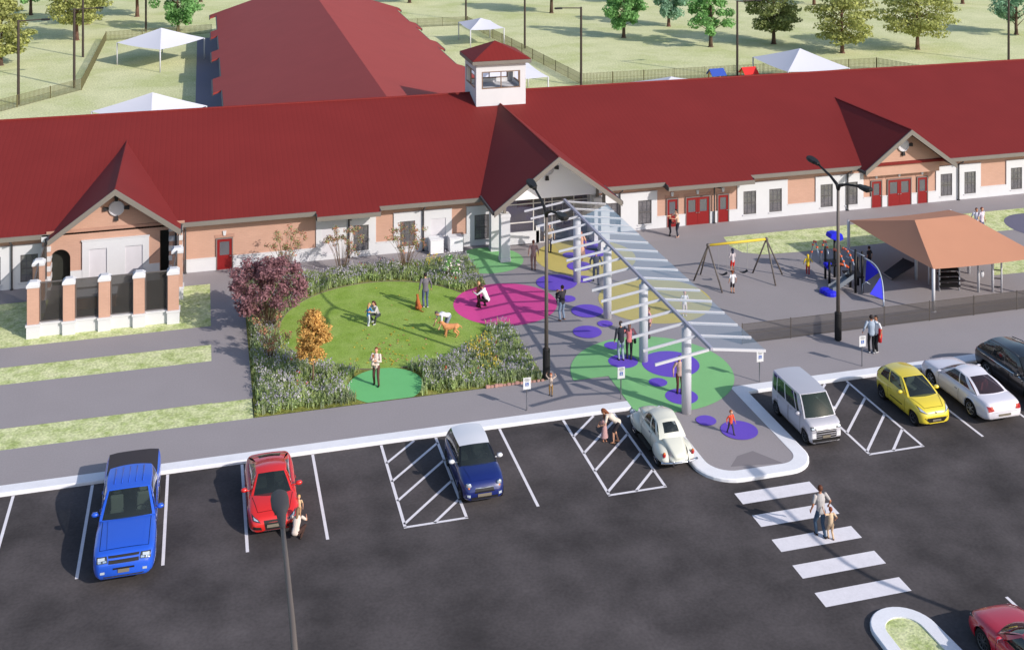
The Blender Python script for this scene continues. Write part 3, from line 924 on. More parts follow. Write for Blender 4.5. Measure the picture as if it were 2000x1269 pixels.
# rear wing: long gabled roof running away from the camera, with small bays along its eaves
WX0, WX1, WYE = 1.65, 23.35, 146.0
WCX = 12.45; WZR = 6.62; WZE = 3.05
b = MB(); b.box(2.3, 22.7, 88, 145.4, 0, 3.0); b.poly([(2.3, 145.4, 3), (22.7, 145.4, 3), (WCX, 145.4, 6.4)]); bpart(b, 'wing_wall', m_white)
b = MB()
slab(b, [(WX0, 82.6, WZE), (WCX, 79.5, WZR), (WCX, WYE, WZR), (WX0, WYE, WZE)][::-1], -.0) if False else None
slab(b, [(WX0, WYE, WZE), (WX0, 83, WZE), (WCX, 80.05, WZR), (WCX, WYE, WZR)], .16)
slab(b, [(WCX, WYE, WZR), (WCX, 80.05, WZR), (WX1, 83, WZE), (WX1, WYE, WZE)], .16)
sw_ = (WZR - WZE) / (WCX - WX0)
for i, (y0, y1) in enumerate(((102.0, 107.8), (116.8, 121.2), (129.6, 133.6), (143.8, WYE))):
    slab(b, [(WX0 - .75, y1, WZE - .75 * sw_), (WX0 - .75, y0, WZE - .75 * sw_), (WX0 + .02, y0, WZE + .006), (WX0 + .02, y1, WZE + .006)], .16)
    slab(b, [(WX1 - .02, y1, WZE + .006), (WX1 - .02, y0, WZE + .006), (WX1 + .75, y0, WZE - .75 * sw_), (WX1 + .75, y1, WZE - .75 * sw_)], .16)
bpart(b, 'wing_roof', roofmat('red wing roof', C(160, 68, 64, .86), 1))
for (x0, x1) in ((WX0 - .1, WX0), (WX1, WX1 + .1)):
    b = MB()
    ys = [88, 102.0, 107.8, 116.8, 121.2, 129.6, 133.6, 143.8, 146]
    for k in range(len(ys) - 1):
        dx = 0 if k % 2 == 0 else (.75 if x0 > 10 else -.75)
        dz = abs(dx) * sw_
        b.box(x0 + dx, x1 + dx, ys[k] + .01, ys[k + 1] - .01, WZE - .28 - dz, WZE - .03 - dz)
    bpart(b, 'wing_gutter', m_gutter)
b = MB(); b.poly([(-.6, 93, .03), (2.3, 93, .03), (2.3, 146, .03), (-.6, 146, .03)]); struct(b.build('wing_path', mat('wing path', C(130, 126, 140), rough=.9)))

# ================================================================== courtyard enclosure in front of the left gable
CE = thing('courtyard_wall', 'low white wall with brick pillars and dark screens before the left gable', 'wall', (-4.6, 61.3, 0))
def cpart(mb, name, mats, parent=None):
    mb.v = [(v[0] + 4.6, v[1] - 61.3, v[2]) for v in mb.v]
    return mb.build(name, mats, parent or CE)
m_screen = screenmat('dark mesh screen', C(48, 46, 44), .60)
PX = (-8.06, -6.4, -4.73, -3.08, -1.42)
posts = [(x, 61.35) for x in PX] + [(-8.2, 64.4), (-1.28, 64.4)]
for (x, y) in posts:
    hw = .27
    b = MB(); b.box(x - hw, x + hw, y - hw, y + hw, .72, 2.62); p = cpart(b, 'pillar', m_brick)
    q = MB(); q.box(x - hw - .03, x + hw + .03, y - hw - .03, y + hw + .03, 0, .72); q.box(x - hw - .07, x + hw + .07, y - hw - .07, y + hw + .07, .72, .82); cpart(q, 'pillar_base', m_white, p)
    q = MB(); q.box(x - hw - .04, x + hw + .04, y - hw - .04, y + hw + .04, 2.62, 2.74)
    k = [(x - hw - .04, y - hw - .04), (x + hw + .04, y - hw - .04), (x + hw + .04, y + hw + .04), (x - hw - .04, y + hw + .04)]
    for i in range(4):
        a, c = k[i], k[(i + 1) % 4]
        u = [(a[0] - x) * .55 + x, (a[1] - y) * .55 + y]; v = [(c[0] - x) * .55 + x, (c[1] - y) * .55 + y]
        q.poly([(a[0], a[1], 2.742), (c[0], c[1], 2.742), (v[0], v[1], 2.88), (u[0], u[1], 2.88)])
    q.poly([((a[0] - x) * .55 + x, (a[1] - y) * .55 + y, 2.88) for a in k]); cpart(q, 'pillar_cap', m_white, p)
spans = [((PX[i] + .3, 61.35), (PX[i + 1] - .3, 61.35)) for i in range(4)] + [((-8.08, 61.65), (-8.18, 64.1)), ((-8.2, 64.7), (-8.25, 67.2)), ((-1.41, 61.65), (-1.3, 64.1)), ((-1.28, 64.7), (-1.28, 67.2))]
for k, (p, q) in enumerate(spans):
    d = Vector((q[0] - p[0], q[1] - p[1])); L_ = d.length; a = math.atan2(d.y, d.x); mx_, my_ = (p[0] + q[0]) / 2, (p[1] + q[1]) / 2
    b = MB(); b.obox((mx_, my_, .36), (L_, .22, .72), a); b.obox((mx_, my_, .76), (L_, .3, .08), a); wl = cpart(b, 'low_wall', m_white)
    b = MB(); b.obox((mx_, my_, 2.76), (L_, .05, .05), a); b.obox((mx_, my_, .85), (L_, .05, .05), a)
    for t in (-1, 1): b.obox((mx_ + t * d.x / 2 * .97, my_ + t * d.y / 2 * .97, 1.8), (.05, .05, 1.9), a)
    sc_ = cpart(b, 'screen_frame', m_frame)
    b = MB(); b.obox((mx_, my_, 1.8), (L_ * .97, .008, 1.85), a); cpart(b, 'mesh_screen', m_screen, sc_)
b = MB(); b.poly([(-7.9, 61.5, PZ + .004), (-1.5, 61.5, PZ + .004), (-1.5, 67.2, PZ + .004), (-7.9, 67.2, PZ + .004)]); struct(b.build('courtyard_paving', mat('courtyard paving', C(120, 116, 116), rough=.9, fine=.08)))
# bushes of shade inside: a low brick planter
t = thing('brick_planter', 'low brick planter with white capping inside the screened courtyard', 'planter', (-5.6, 64.6, PZ))
b = MB(); b.box(-1.2, 1.2, -.5, .5, 0, .6); b.build('planter_body', m_brick, t); b = MB(); b.box(-1.25, 1.25, -.55, .55, .6, .68); b.build('capping', m_white, t)
# two white cubes by the wall
m_cube = mat('white laminate', C(226, 226, 230), rough=.5, var=.02)
for i, (x, lab) in enumerate(((13.38, 'white cube-shaped bin by the facade, farther from the green painted circle'), (14.55, 'white cube-shaped bin by the facade, nearer to the green painted circle'))):
    t = thing('cube_bin', lab, 'bin', (x, 67.35, PZ), 0, 'white cube bins by the facade')
    b = MB(); b.box(-.4, .4, -.35, .35, .05, .84); b.build('bin_body', m_cube, t, bevel=.02)
    b = MB(); b.box(-.36, .36, -.31, .31, 0, .05); b.build('plinth', m_key, t)
    b = MB(); b.box(-.42, .42, -.37, .37, .842, .9); b.build('lid', m_cube, t, bevel=.015)
# ================================================================== glazed walkway canopy
m_steelw = mat('white steel', C(198, 198, 204), rough=.5, spec=.4, var=.02)
m_beam = mat('galvanised beam', C(170, 170, 186), rough=.5, metal=.2)
m_cglass = glassmat('canopy glass', (.97, .98, .99), .97, (.5, .55, .62), rough=.02, strength=1.9)
m_cglass2 = glassmat('canopy glass, clear side', (.97, .98, .99), .98, (.5, .55, .62), rough=.02, strength=.7)
CP = thing('walkway_canopy', 'white steel walkway canopy with a glazed gabled top on four round columns', 'canopy', (20.08, 53.0, PZ))
def lpart(mb, name, mats, parent, org, smooth=False, bevel=0.0):
    mb.v = [(v[0] - org[0], v[1] - org[1], v[2] - org[2]) for v in mb.v]
    return mb.build(name, mats, parent, smooth, bevel=bevel)
co = (20.08, 53.0, PZ)
for y in (61.0, 56.02, 51.0, 46.0):
    b = MB(); b.lathe([(.21, PZ), (.21, 3.72), (.12, 3.75), (.12, 3.86)], 24, None, Matrix.Translation((20.09, y, 0)))
    c_ = lpart(b, 'column', m_steelw, CP, co)
    for p in c_.data.polygons: p.use_smooth = len(p.vertices) == 4
CZ0, CZR, CHW = 3.64, 3.99, 2.45
sc = (CZR - CZ0) / CHW
b = MB(); b.box(20.02, 20.14, 43.42, 63.3, CZR - .08, CZR + .05); lpart(b, 'ridge_beam', m_beam, CP, co)
for s in (-1, 1):
    b = MB(); x = 20.08 + s * CHW * .5; b.box(x - .05, x + .05, 43.5, 63.2, CZR - sc * CHW * .5 - .22, CZR - sc * CHW * .5 - .1) if False else None
for k in range(16):
    y = 43.5 + k * 1.305
    for s in (-1, 1):
        b = MB()
        x0, x1 = 20.08 + s * .08, 20.08 + s * CHW
        z0 = CZR - sc * .08; z1 = CZ0
        w_ = .036; h_ = .1
        P = [(x0, y - w_, z0), (x0, y + w_, z0), (x1, y + w_, z1), (x1, y - w_, z1)]
        if s < 0: P = P[::-1]
        slab(b, P, h_)
        lpart(b, 'rafter', m_steelw, CP, co)
for s in (-1, 1):
    for k in range(15):
        y0 = 43.5 + k * 1.305 + .055; y1 = y0 + 1.305 - .11
        b = MB(); x0, x1 = 20.08 + s * .1, 20.08 + s * (CHW - .01)
        b.poly([(x0, y0, CZR - sc * .1 - .01), (x1, y0, CZ0 + sc * .01 - .01), (x1, y1, CZ0 + sc * .01 - .01), (x0, y1, CZR - sc * .1 - .01)][::s])
        lpart(b, 'glass_panel', m_cglass if s > 0 else m_cglass2, CP, co)

# ================================================================== street lamps with two arms
m_lamp = mat('bronze lamp post', C(98, 90, 86), rough=.5, spec=.4)
m_lampk = mat('black lamp base', C(34, 33, 34), rough=.6)
m_lens = mat('lamp lens', C(120, 118, 116), rough=.3)
lamp0 = thing('street_lamp', 'dark twin-armed street lamp beside the garden and the canopy', 'street lamp', (15.17, 50.53, PZ), 0, 'twin-armed car park lamps')
b = MB(); b.lathe([(.12, 0), (.12, .04), (.17, .05), (.17, 1.35), (.14, 1.38)], 14); b.build('lamp_base', m_lampk, lamp0)
b = MB(); b.tube([(0, 0, 1.38), (0, 0, 7.6)], [.095, .07], 12); b.build('pole', m_lamp, lamp0, True)
for s in (-1, 1):
    b = MB(); b.tube([(0, 0, 7.4), (0, s * .12, 7.62), (0, s * .75, 7.86), (0, s * 2.0, 8.12)], [.09, .085, .06, .05], 8); ar_ = b.build('lamp_arm', m_lampk, lamp0, True)
    b = MB()
    pr = [(-.09, 1.85), (-.13, 2.05), (-.2, 2.15), (-.23, 2.55), (-.19, 2.78), (-.08, 2.86)]
    top = [(x, y) for x, y in pr] + [(-x, y) for x, y in pr[::-1]]
    i0 = len(b.v)
    for (dz, k) in ((8.04, .86), (8.11, 1.0), (8.2, .8)):
        for (x, y) in top: b.v.append((x * k, s * (2.35 + (y - 2.35) * (.9 + .1 * k)), dz + (y - 1.85) * .09))
    n_ = len(top)
    for r_ in range(2):
        for j in range(n_):
            a = (j + 1) % n_; q = (i0 + r_ * n_ + j, i0 + r_ * n_ + a, i0 + (r_ + 1) * n_ + a, i0 + (r_ + 1) * n_ + j); b.face(q[::-1] if s > 0 else q)
    b.face([i0 + j for j in range(n_)]); b.face([i0 + 2 * n_ + j for j in range(n_)][::-1])
    h = b.build('lamp_head', m_lampk, lamp0)
    b = MB(); b.box(-.14, .14, min(s * 2.25, s * 2.7), max(s * 2.25, s * 2.7), 8.05, 8.07); b.build('lens', m_lens, h)
dup(lamp0, (30.14, 50.63, PZ), None, 'dark twin-armed street lamp by the playground fence and the play structure')
lamp1 = thing('street_lamp', 'dark street lamp whose long arm reaches up over the red coupe', 'street lamp', (1.86, 23.55, .02), 0, 'long-armed car park lamps')
b = MB(); b.tube([(0, 0, 0), (0, 0, 7.4)], [.12, .09], 12); b.build('pole', m_lamp, lamp1, True)
b = MB(); b.tube([(0, 0, 7.1), (0, .1, 7.5), (0, .5, 7.85), (0, 1.5, 8.12), (0, 3.4, 8.3), (0, 5.0, 8.38)], [.1, .09, .075, .065, .06, .055], 10); b.build('lamp_arm', m_lamp, lamp1, True)
b = MB()
rows = []
for (y, w_, h_) in ((4.55, .06, .05), (4.9, .1, .08), (5.15, .12, .09), (5.25, .17, .1), (5.4, .215, .11), (5.75, .225, .11), (5.95, .2, .1), (6.05, .12, .06)):
    rows.append([(w_ * math.cos(2 * PI * k / 16), y, 8.37 + (y - 4.5) * .04 + h_ * math.sin(2 * PI * k / 16)) for k in range(17)])
b.grid(rows); b.poly([p for p in rows[0][:-1]]); b.poly([p for p in rows[-1][:-1]][::-1])
h = b.build('lamp_head', mat('charcoal lamp head', C(66, 64, 66), rough=.55), lamp1, True)
b = MB(); b.box(-.15, .15, 5.3, 5.85, 8.28, 8.3); b.build('lens', m_lens, h)
dup(lamp1, (30.1, 23.9, .02), None, 'long-armed street lamp past the lower right corner, shadowing the zebra crossing')

# ================================================================== accessible parking signs
m_sign = mat('sign white', C(214, 214, 216), rough=.5)
m_sblue = mat('sign blue', C(60, 96, 170), rough=.5)
m_sgreen = mat('sign grey lettering', C(120, 122, 126), rough=.5)
sg = thing('parking_sign', 'white accessible parking sign on a thin post, nearest the flower garden', 'sign', (*at(1029, 808), PZ), 0, 'accessible parking signs')
b = MB(); b.tube([(0, .02, 0), (0, .02, 1.4)], .028, 8); b.build('post', m_steel, sg)
b = MB(); b.box(-.17, .17, -.03, -.012, .93, 1.43); pn = b.build('sign_panel', m_sign, sg, bevel=.004)
b = MB(); b.box(-.075, .075, -.036, -.0305, 1.07, 1.22); b.build('blue_symbol_field', m_sblue, pn)
b = MB()    # wheelchair symbol: head, trunk, seat, wheel
def ring(b, cx, cz, r0, r1, a0, a1, y, n=14):
    for i in range(n):
        t0, t1 = R(a0 + (a1 - a0) * i / n), R(a0 + (a1 - a0) * (i + 1) / n)
        b.poly([(cx + r0 * math.cos(t0), y, cz + r0 * math.sin(t0)), (cx + r1 * math.cos(t0), y, cz + r1 * math.sin(t0)), (cx + r1 * math.cos(t1), y, cz + r1 * math.sin(t1)), (cx + r0 * math.cos(t1), y, cz + r0 * math.sin(t1))])
ys = -.039
ring(b, -.012, 1.2, 0, .012, 0, 360, ys); ring(b, -.005, 1.118, .026, .036, 110, 370, ys)
b.poly([(-.02, ys, 1.185), (-.004, ys, 1.185), (-.004, ys, 1.13), (-.02, ys, 1.13)][::-1])
b.poly([(-.02, ys - .001, 1.14), (.03, ys - .001, 1.14), (.03, ys - .001, 1.128), (-.02, ys - .001, 1.128)][::-1])
b.poly([(.022, ys, 1.128), (.034, ys, 1.128), (.05, ys, 1.09), (.038, ys, 1.09)][::-1])
b.build('wheelchair_symbol', m_sign, pn)
b = MB()
for (z, hw_) in ((1.38, .1), (1.33, .12), (1.28, .08)): b.box(-hw_, hw_, -.0345, -.0302, z - .012, z + .012)
b.build('lettering_bars', m_sgreen, pn)
for (px, py, lab) in ((1213, 786, 'white accessible parking sign between the canopy columns and the cream car'), (1484, 752, 'white accessible parking sign behind the silver van'), (1684, 721, 'white accessible parking sign near the couple and the yellow car')):
    dup(sg, (*at(px, py), PZ), None, lab)

# ================================================================== fences
def fence(name, label, pts, h, post_d, step, wd, z0, m, group=None, z_top=None):
    o = pts[0]
    t = thing(name, label, 'fence', (o[0], o[1], z0), 0, group)
    for p, q in zip(pts, pts[1:]):
        d = Vector((q[0] - p[0], q[1] - p[1])); L_ = d.length; a = math.atan2(d.y, d.x); u = d / L_
        n = max(int(L_ / post_d), 1)
        b = MB()
        k = int(L_ / step)
        for i in range(k):
            s = (i + .5) * L_ / k
            x, y = p[0] + u.x * s - o[0], p[1] + u.y * s - o[1]
            b.obox((x, y, h / 2), (wd, .012, h - .06), a)
        mx_, my_ = (p[0] + q[0]) / 2 - o[0], (p[1] + q[1]) / 2 - o[1]
        for z in (.08, h * .5, h - .03): b.obox((mx_, my_, z), (L_, .018, .018), a)
        b.build('mesh_panel', m, t)
        for i in range(n):
            s = L_ * i / n
            b = MB(); pw = z_top or .06; b.obox((p[0] + u.x * s - o[0], p[1] + u.y * s - o[1], h / 2 + .01), (pw, pw, h + .03), a); b.build('post', m, t)
    return t
m_fence = mat('dark fence wire', C(84, 78, 74), rough=.7)
m_fence2 = mat('weathered fence', C(104, 100, 70), rough=.8)
fence('wire_fence', 'dark wire mesh fence between the playground and the pavement', [(25.4, 51.45), (62, 51.45)], 1.0, 2.45, .055, .026, PZ, m_fence, None, .035)
fence('wire_fence', 'long weathered wire fence around the lawn to the left of the rear wing', [(-42, 80), (-21.3, 107.5), (-11.35, 119.6), (-11.2, 147), (1.2, 149.3)], 1.15, 3.2, .15, .055, 0, m_fence2)
fence('wire_fence', 'weathered wire fence enclosing the play lawn to the right of the rear wing', [(23.5, 147), (33.4, 147), (36.4, 109.2), (69.3, 108.7), (71.5, 104), (72, 92)], 1.15, 3.2, .15, .055, 0, m_fence2)

# ================================================================== playground: shade sail
m_sail = mat('terracotta shade cloth', C(196, 140, 112, .95), rough=.9, var=.03, vscale=.6)
SH = thing('shade_canopy', 'terracotta hipped fabric shade on white posts over the playground', 'canopy', (40.1, 56.4, PZ))
so = (40.1, 56.4, PZ)
FL, FR, BR_, BL_ = (36.75, 52.4, 2.34), (43.5, 52.4, 2.34), (43.5, 60.4, 2.34), (36.65, 60.4, 2.3)
RL, RR_ = (38.35, 56.4, 3.46), (41.75, 56.4, 3.46)
def sag(p, q, k): return tuple((p[i] + q[i]) / 2 + (0, 0, k)[i] for i in range(3))
b = MB()
def patch(b, A, B, Cc, D, n=8, sg_=-.07):
    P = []
    for i in range(n + 1):
        r = []
        for j in range(n + 1):
            u, v = i / n, j / n
            p = [(A[k] * (1 - u) + B[k] * u) * (1 - v) + (D[k] * (1 - u) + Cc[k] * u) * v for k in range(3)]
            p[2] += sg_ * 4 * (u * (1 - u)) * (1 - v) + sg_ * 1.5 * v * (1 - v)
            r.append(tuple(p))
        P.append(r)
    b.grid(P)
patch(b, FL, FR, RR_, RL); patch(b, BR_, BL_, RL, RR_); patch(b, BL_, FL, RL, RL); patch(b, FR, BR_, RR_, RR_)
lpart(b, 'shade_cloth', m_sail, SH, so, True)
for p in (FL, FR, BR_, BL_):
    b = MB(); b.tube([(p[0], p[1], PZ), (p[0], p[1], p[2])], .085, 12); b.tube([(p[0], p[1], PZ), (p[0], p[1], PZ + .03)], .16, 12); lpart(b, 'post', m_steelw, SH, so, True)
for p in (RL, RR_):
    b = MB(); b.tube([(p[0] + .1, p[1], PZ), (p[0] + .1, p[1], p[2] - .1)], .085, 12); lpart(b, 'post', m_steelw, SH, so, True)
b = MB(); b.tube([RL, RR_], .05, 8); b.v = [(v[0], v[1], v[2] - .08) for v in b.v]; lpart(b, 'ridge_pole', m_steelw, SH, so, True)

# ---------------- play structure
m_blk = mat('black play posts', C(26, 26, 28), rough=.5)
m_blue = mat('bright blue plastic', C(38, 40, 206), rough=.45)
m_org = mat('orange grips', C(226, 104, 60), rough=.5)
m_tube = mat('galvanised tube', C(150, 160, 176), rough=.4, metal=.4)
m_slide = mat('grey slide', C(118, 124, 132), rough=.4, spec=.5)
po = (33.9, 56.6, PZ)
PS = thing('play_structure', 'climbing and slide structure with black posts, orange grips and bright blue panels', 'play structure', po)
def Z3(px, py, z): return (*at(px, py, z + PZ), z + PZ)
posts_ = [((1612, 549), 1.75), ((1630, 546), 2.25), ((1620, 560), 1.2), ((1640, 556), 2.0), ((1671, 577), 2.3), ((1684, 577), 2.2), ((1661, 566), 1.3), ((1676, 562), 1.5)]
for (p, h) in posts_:
    x, y = at(*p); b = MB(); b.tube([(x, y, PZ), (x, y, PZ + h)], .065, 10); b.ball((x, y, PZ + h), .07, 8, 4); lpart(b, 'post', m_blk, PS, po, True)
pa = at(1612, 549); pb = at(1630, 546); pc = at(1671, 577); pd = at(1684, 577)
b = MB(); b.obox(((pa[0] + pb[0]) / 2 + .1, pa[1] - .3, 1.1), (.95, .95, .08), R(-12)); lpart(b, 'deck', m_blk, PS, po)
b = MB(); b.obox(((pc[0] + pd[0]) / 2 - .02, pc[1] + .5, .95), (.9, .95, .08), R(-12)); lpart(b, 'deck', m_blk, PS, po)
# bridge of stepping discs between the decks
for i in range(5):
    t_ = (i + .5) / 5
    b = MB(); x = pa[0] + .35 + (pc[0] - pa[0] - .2) * t_; y = pa[1] - .7 + (pc[1] + 1.0 - pa[1] + .7) * t_
    b.lathe([(.13, 0), (.15, .04), (.1, .07)], 10, None, Matrix.Translation((x, y, 1.1 + .1 * math.sin(PI * t_)))); lpart(b, 'stepping_disc', m_org, PS, po)
# arched climbers with grips
def arch(p0, p1, rise, r, w_):
    n = 12
    for s in (-1, 1):
        d = Vector((p1[0] - p0[0], p1[1] - p0[1])); nn = Vector((-d.y, d.x)).normalized() * w_ * s
        pts = []
        for i in range(n + 1):
            t_ = i / n
            pts.append((p0[0] + d.x * t_ + nn.x, p0[1] + d.y * t_ + nn.y, p0[2] + (p1[2] - p0[2]) * t_ + rise * 4 * t_ * (1 - t_)))
        b = MB(); b.tube(pts, r, 8); a_ = lpart(b, 'climbing_arch', m_tube, PS, po, True)
        for i in range(2, n, 2):
            g_ = MB(); g_.ball(pts[i], .075, 8, 5); lpart(g_, 'grip', m_org, a_, po, True)
A0 = at(1592, 518)
arch((A0[0], A0[1], PZ), (pa[0], pa[1] + .2, 1.3), 1.05, .035, .28)
arch((pb[0], pb[1] - .2, 1.75), (pc[0] + .1, pc[1] + .7, 1.25), .35, .035, .28)
# blue roof pieces
x, y = at(1630, 546)
b = MB(); b.xprism([(x - .42, 2.42), (x + .1, 2.2), (x + .42, 2.3), (x + .34, 2.6), (x - .05, 2.68), (x - .36, 2.64)], y - .28, y + .28); lpart(b, 'roof_panel', m_blue, PS, po, bevel=.03)
x, y = at(1616, 556)
b = MB(); b.xprism([(x - .22, 1.12), (x, .86), (x + .2, .98), (x + .22, 1.22), (x - .2, 1.24)], y - .1, y + .1); lpart(b, 'blue_panel', m_blue, PS, po, bevel=.02)
# slide
s0 = Vector((pc[0] - .1, pc[1] + .25, .98)); s1 = Vector((*at(1622, 577), .26))
d = (s1 - s0); hz = Vector((-d.y, d.x, 0)).normalized()
P = []
for i in range(9):
    t_ = i / 8; c_ = s0 + d * t_; c_.z = s0.z + (s1.z - s0.z) * (t_ if t_ < .85 else .85 + (t_ - .85) * .5)
    P.append([tuple(c_ + hz * k * .26 + Vector((0, 0, e_))) for (k, e_) in ((-1.1, .18), (-1, .2), (-.9, .02), (0, 0), (.9, .02), (1, .2), (1.1, .18), (1.1, -.06), (-1.1, -.06), (-1.1, .18))])
b = MB(); b.grid(P, flip=True); lpart(b, 'slide', m_slide, PS, po)
for (px, py, r_) in ((1612, 576, .3), (1622, 581, .34)):
    x, y = at(px, py); b = MB(); b.lathe([(r_, PZ), (r_, PZ + .1), (r_ * .9, PZ + .2), (r_ * .4, PZ + .25)], 12, None, Matrix.Translation((x, y, 0))); lpart(b, 'slide_foot', m_blue, PS, po)
# curved blade with two blue triangles
e0 = Vector((pd[0] + .05, pd[1] - .05, 2.05)); e1 = Vector((*at(1726, 604), PZ))
pts = []
for i in range(13):
    t_ = i / 12; c_ = e0.lerp(e1, t_); k_ = math.sin(PI * t_)
    pts.append((c_.x + .45 * k_, c_.y + .15 * k_, c_.z + .42 * k_))
b = MB(); b.tube(pts, .045, 8); lpart(b, 'curved_bar', m_tube, PS, po, True)
def tri_panel(a, c, e):
    n_ = (Vector(c) - Vector(a)).cross(Vector(e) - Vector(a)).normalized() * .02
    b = MB(); b.poly([Vector(a) + n_, Vector(c) + n_, Vector(e) + n_]); b.poly([Vector(e) - n_, Vector(c) - n_, Vector(a) - n_])
    for p, q in ((a, c), (c, e), (e, a)): b.poly([Vector(p) - n_, Vector(q) - n_, Vector(q) + n_, Vector(p) + n_])
    lpart(b, 'triangular_panel', m_blue, PS, po)
in0 = e0.lerp(e1, .02); 
tri_panel(pts[1], (pd[0] + .12, pd[1] - .12, .75), pts[6])
tri_panel(pts[7], e0.lerp(e1, .78) + Vector((-.5, .1, .1)), pts[11])
b = MB(); b.tube([(pc[0] - .1, pc[1] + .9, 2.3), (pc[0] + .35, pc[1] - .3, 2.2)], .03, 6); lpart(b, 'handrail', m_tube, PS, po, True)
b = MB(); b.tube([(pc[0] + .2, pc[1] - .3, PZ), (pc[0] + .22, pc[1] - .32, .7), (pc[0] + .4, pc[1] - .38, .85), (pc[0] + .62, pc[1] - .42, .7)], .03, 6); lpart(b, 'hoop', m_tube, PS, po, True)
# dark climbing ramp under the sail
t = thing('climbing_ramp', 'dark sloping climbing board with a steel foot, in the shade of the terracotta canopy', 'play equipment', (*at(1745, 540), PZ))
ro = (*at(1745, 540), PZ)
q0, q1 = Vector((*at(1724, 541), PZ + .08)), Vector((*at(1742, 553), PZ + .08)); q3, q2 = Vector((*at(1764, 504, .95), .95)), Vector((*at(1790, 515, .95), .95))
b = MB(); slab(b, [q0, q1, q2, q3], .06); lpart(b, 'board', mat('dark board', C(52, 52, 58), rough=.6), t, ro)
b = MB(); b.tube([q0, q1], .04, 8); lpart(b, 'foot_bar', m_steel, t, ro)
for q in (q2, q3):
    b = MB(); b.tube([(q.x, q.y, PZ), (q.x, q.y, q.z)], .05, 8); lpart(b, 'leg', m_blk, t, ro)
# dark climbing frame behind the front post
cx_, cy_ = 39.25, 55.0
t = thing('bar_climber', 'dark climbing frame with sloping bars and pale legs beneath the terracotta canopy', 'play equipment', (cx_, cy_, PZ))
for (dx, dy) in ((-.55, -.35), (.55, -.55), (-.55, .6), (.55, .45)):
    b = MB(); b.tube([(dx, dy, 0), (dx, dy, 1.9)], .045, 8); b.build('leg', m_steelw, t, True)
for i in range(6):
    z = .3 + i * .28
    b = MB(); b.obox((0, -.45 + i * .05, z), (1.15, .3, .07), R(-10), R(15)); b.build('rung', m_blk, t)
b = MB(); b.box(-.6, .6, -.5, .6, 1.85, 1.95); b.build('top_deck', m_blk, t)
# twin posts with rungs
t = thing('ladder_climber', 'pale posts with dark cross bars at the right end of the shaded playground', 'play equipment', (41.0, 53.9, PZ))
for (dx, dy) in ((-.34, .08), (.42, -.1)):
    b = MB(); b.tube([(dx, dy, 0), (dx, dy, 2.1)], .07, 10); b.build('post', m_steelw, t, True)
for z in (.3, .75, 1.2): 
    b = MB(); b.tube([(.42, -.1, z), (.82, -.3, z)], .03, 6); b.build('rung', m_blk, t)
b = MB(); b.tube([(.82, -.3, 0), (.82, -.3, 2.0)], .05, 8); b.build('post', m_steelw, t, True)
b = MB(); b.ball((-.16, .0, 1.0), (.12, .06, .2), 10, 6); b.build('grip_panel', m_steelw, t, True)

# ---------------- swing set
m_yel = mat('yellow beam', C(212, 182, 62), rough=.5)
m_chain = mat('chain', C(150, 148, 150), rough=.5)
SW = thing('swing_set', 'two-seat swing set with brown A-frame legs and a yellow top beam', 'swing', (28.9, 58.7, PZ))
wo = (28.9, 58.7, PZ)
zb_ = 2.3
BL0 = Vector((*at(1383, 479, zb_), zb_)); BR0 = Vector((*at(1497, 467, zb_), zb_))
b = MB(); b.tube([BL0, BR0], .07, 10); lpart(b, 'top_beam', m_yel, SW, wo, True)
legs = [(BL0, at(1355, 553)), (BL0, at(1411, 577)), (BL0, at(1368, 541)), (BR0, at(1515, 563)), (BR0, at(1528, 541)), (BR0, at(1470, 538))]
for (tp, ft) in legs:
    b = MB(); b.tube([tp, (ft[0], ft[1], PZ)], .045, 8); lpart(b, 'leg', m_lamp, SW, wo, True)
for tp in (BL0, BR0):
    b = MB(); b.ball(tp, .11, 10, 6); lpart(b, 'joint', m_lamp, SW, wo, True)
d_ = (BR0 - BL0).normalized()
for (px, py) in ((1420, 541), (1462, 538)):
    c_ = Vector((*at(px, py, .65), .65))
    t_ = (c_ - BL0).dot(d_)
    c_ = BL0 + d_ * t_; c_.z = .6; 
    P = []
    for i in range(7):
        u = (i - 3) / 3
        P.append([tuple(c_ + d_ * u * .26 + Vector((0, k * .09, .1 * u * u))) for k in (-1, 1)])
    b = MB(); b.grid(P); b.grid([[(p[0], p[1], p[2] - .03) for p in r] for r in P], flip=True); se = lpart(b, 'swing_seat', m_blk, SW, wo)
    for s in (-1, 1):
        b = MB(); e_ = c_ + d_ * s * .26; b.tube([(e_.x, e_.y, .72), (e_.x, e_.y, zb_)], .012, 5); lpart(b, 'chain', m_chain, se, wo)

# ================================================================== beyond the building: pavilions, play houses, lamps
m_tent = mat('white tent fabric', C(212, 212, 222), rough=.8, spec=.2)
def pavilion(label, cor, ze, za, loc=None):
    cx = sum(p[0] for p in cor) / 4; cy = sum(p[1] for p in cor) / 4
    t = thing('shade_pavilion', label, 'pavilion', (cx, cy, 0), 0, 'white shade pavilions behind the building')
    b = MB()
    for i in range(4):
        p, q = cor[i], cor[(i + 1) % 4]
        patch(b, (p[0] - cx, p[1] - cy, ze), (q[0] - cx, q[1] - cy, ze), (0, 0, za), (0, 0, za), 6, -.1)
    b.build('roof_fabric', m_tent, t, False)
    for p in cor:
        b = MB(); b.tube([((p[0] - cx) * .985, (p[1] - cy) * .985, 0), ((p[0] - cx) * .985, (p[1] - cy) * .985, ze - .02)], .07, 8); b.build('post', m_steelw, t, True)
    return t
sq = lambda cx, cy, h, a=0: [(cx + h * math.cos(R(a + k)), cy + h * math.sin(R(a + k))) for k in (0, 90, 180, 270)]
pavilion('white pavilion on thin posts left of the rear wing, the farther of two', [(-8.95, 131.6), (-4.25, 126.2), (.3, 132.1), (-4.4, 137.6)], 2.4, 3.75)
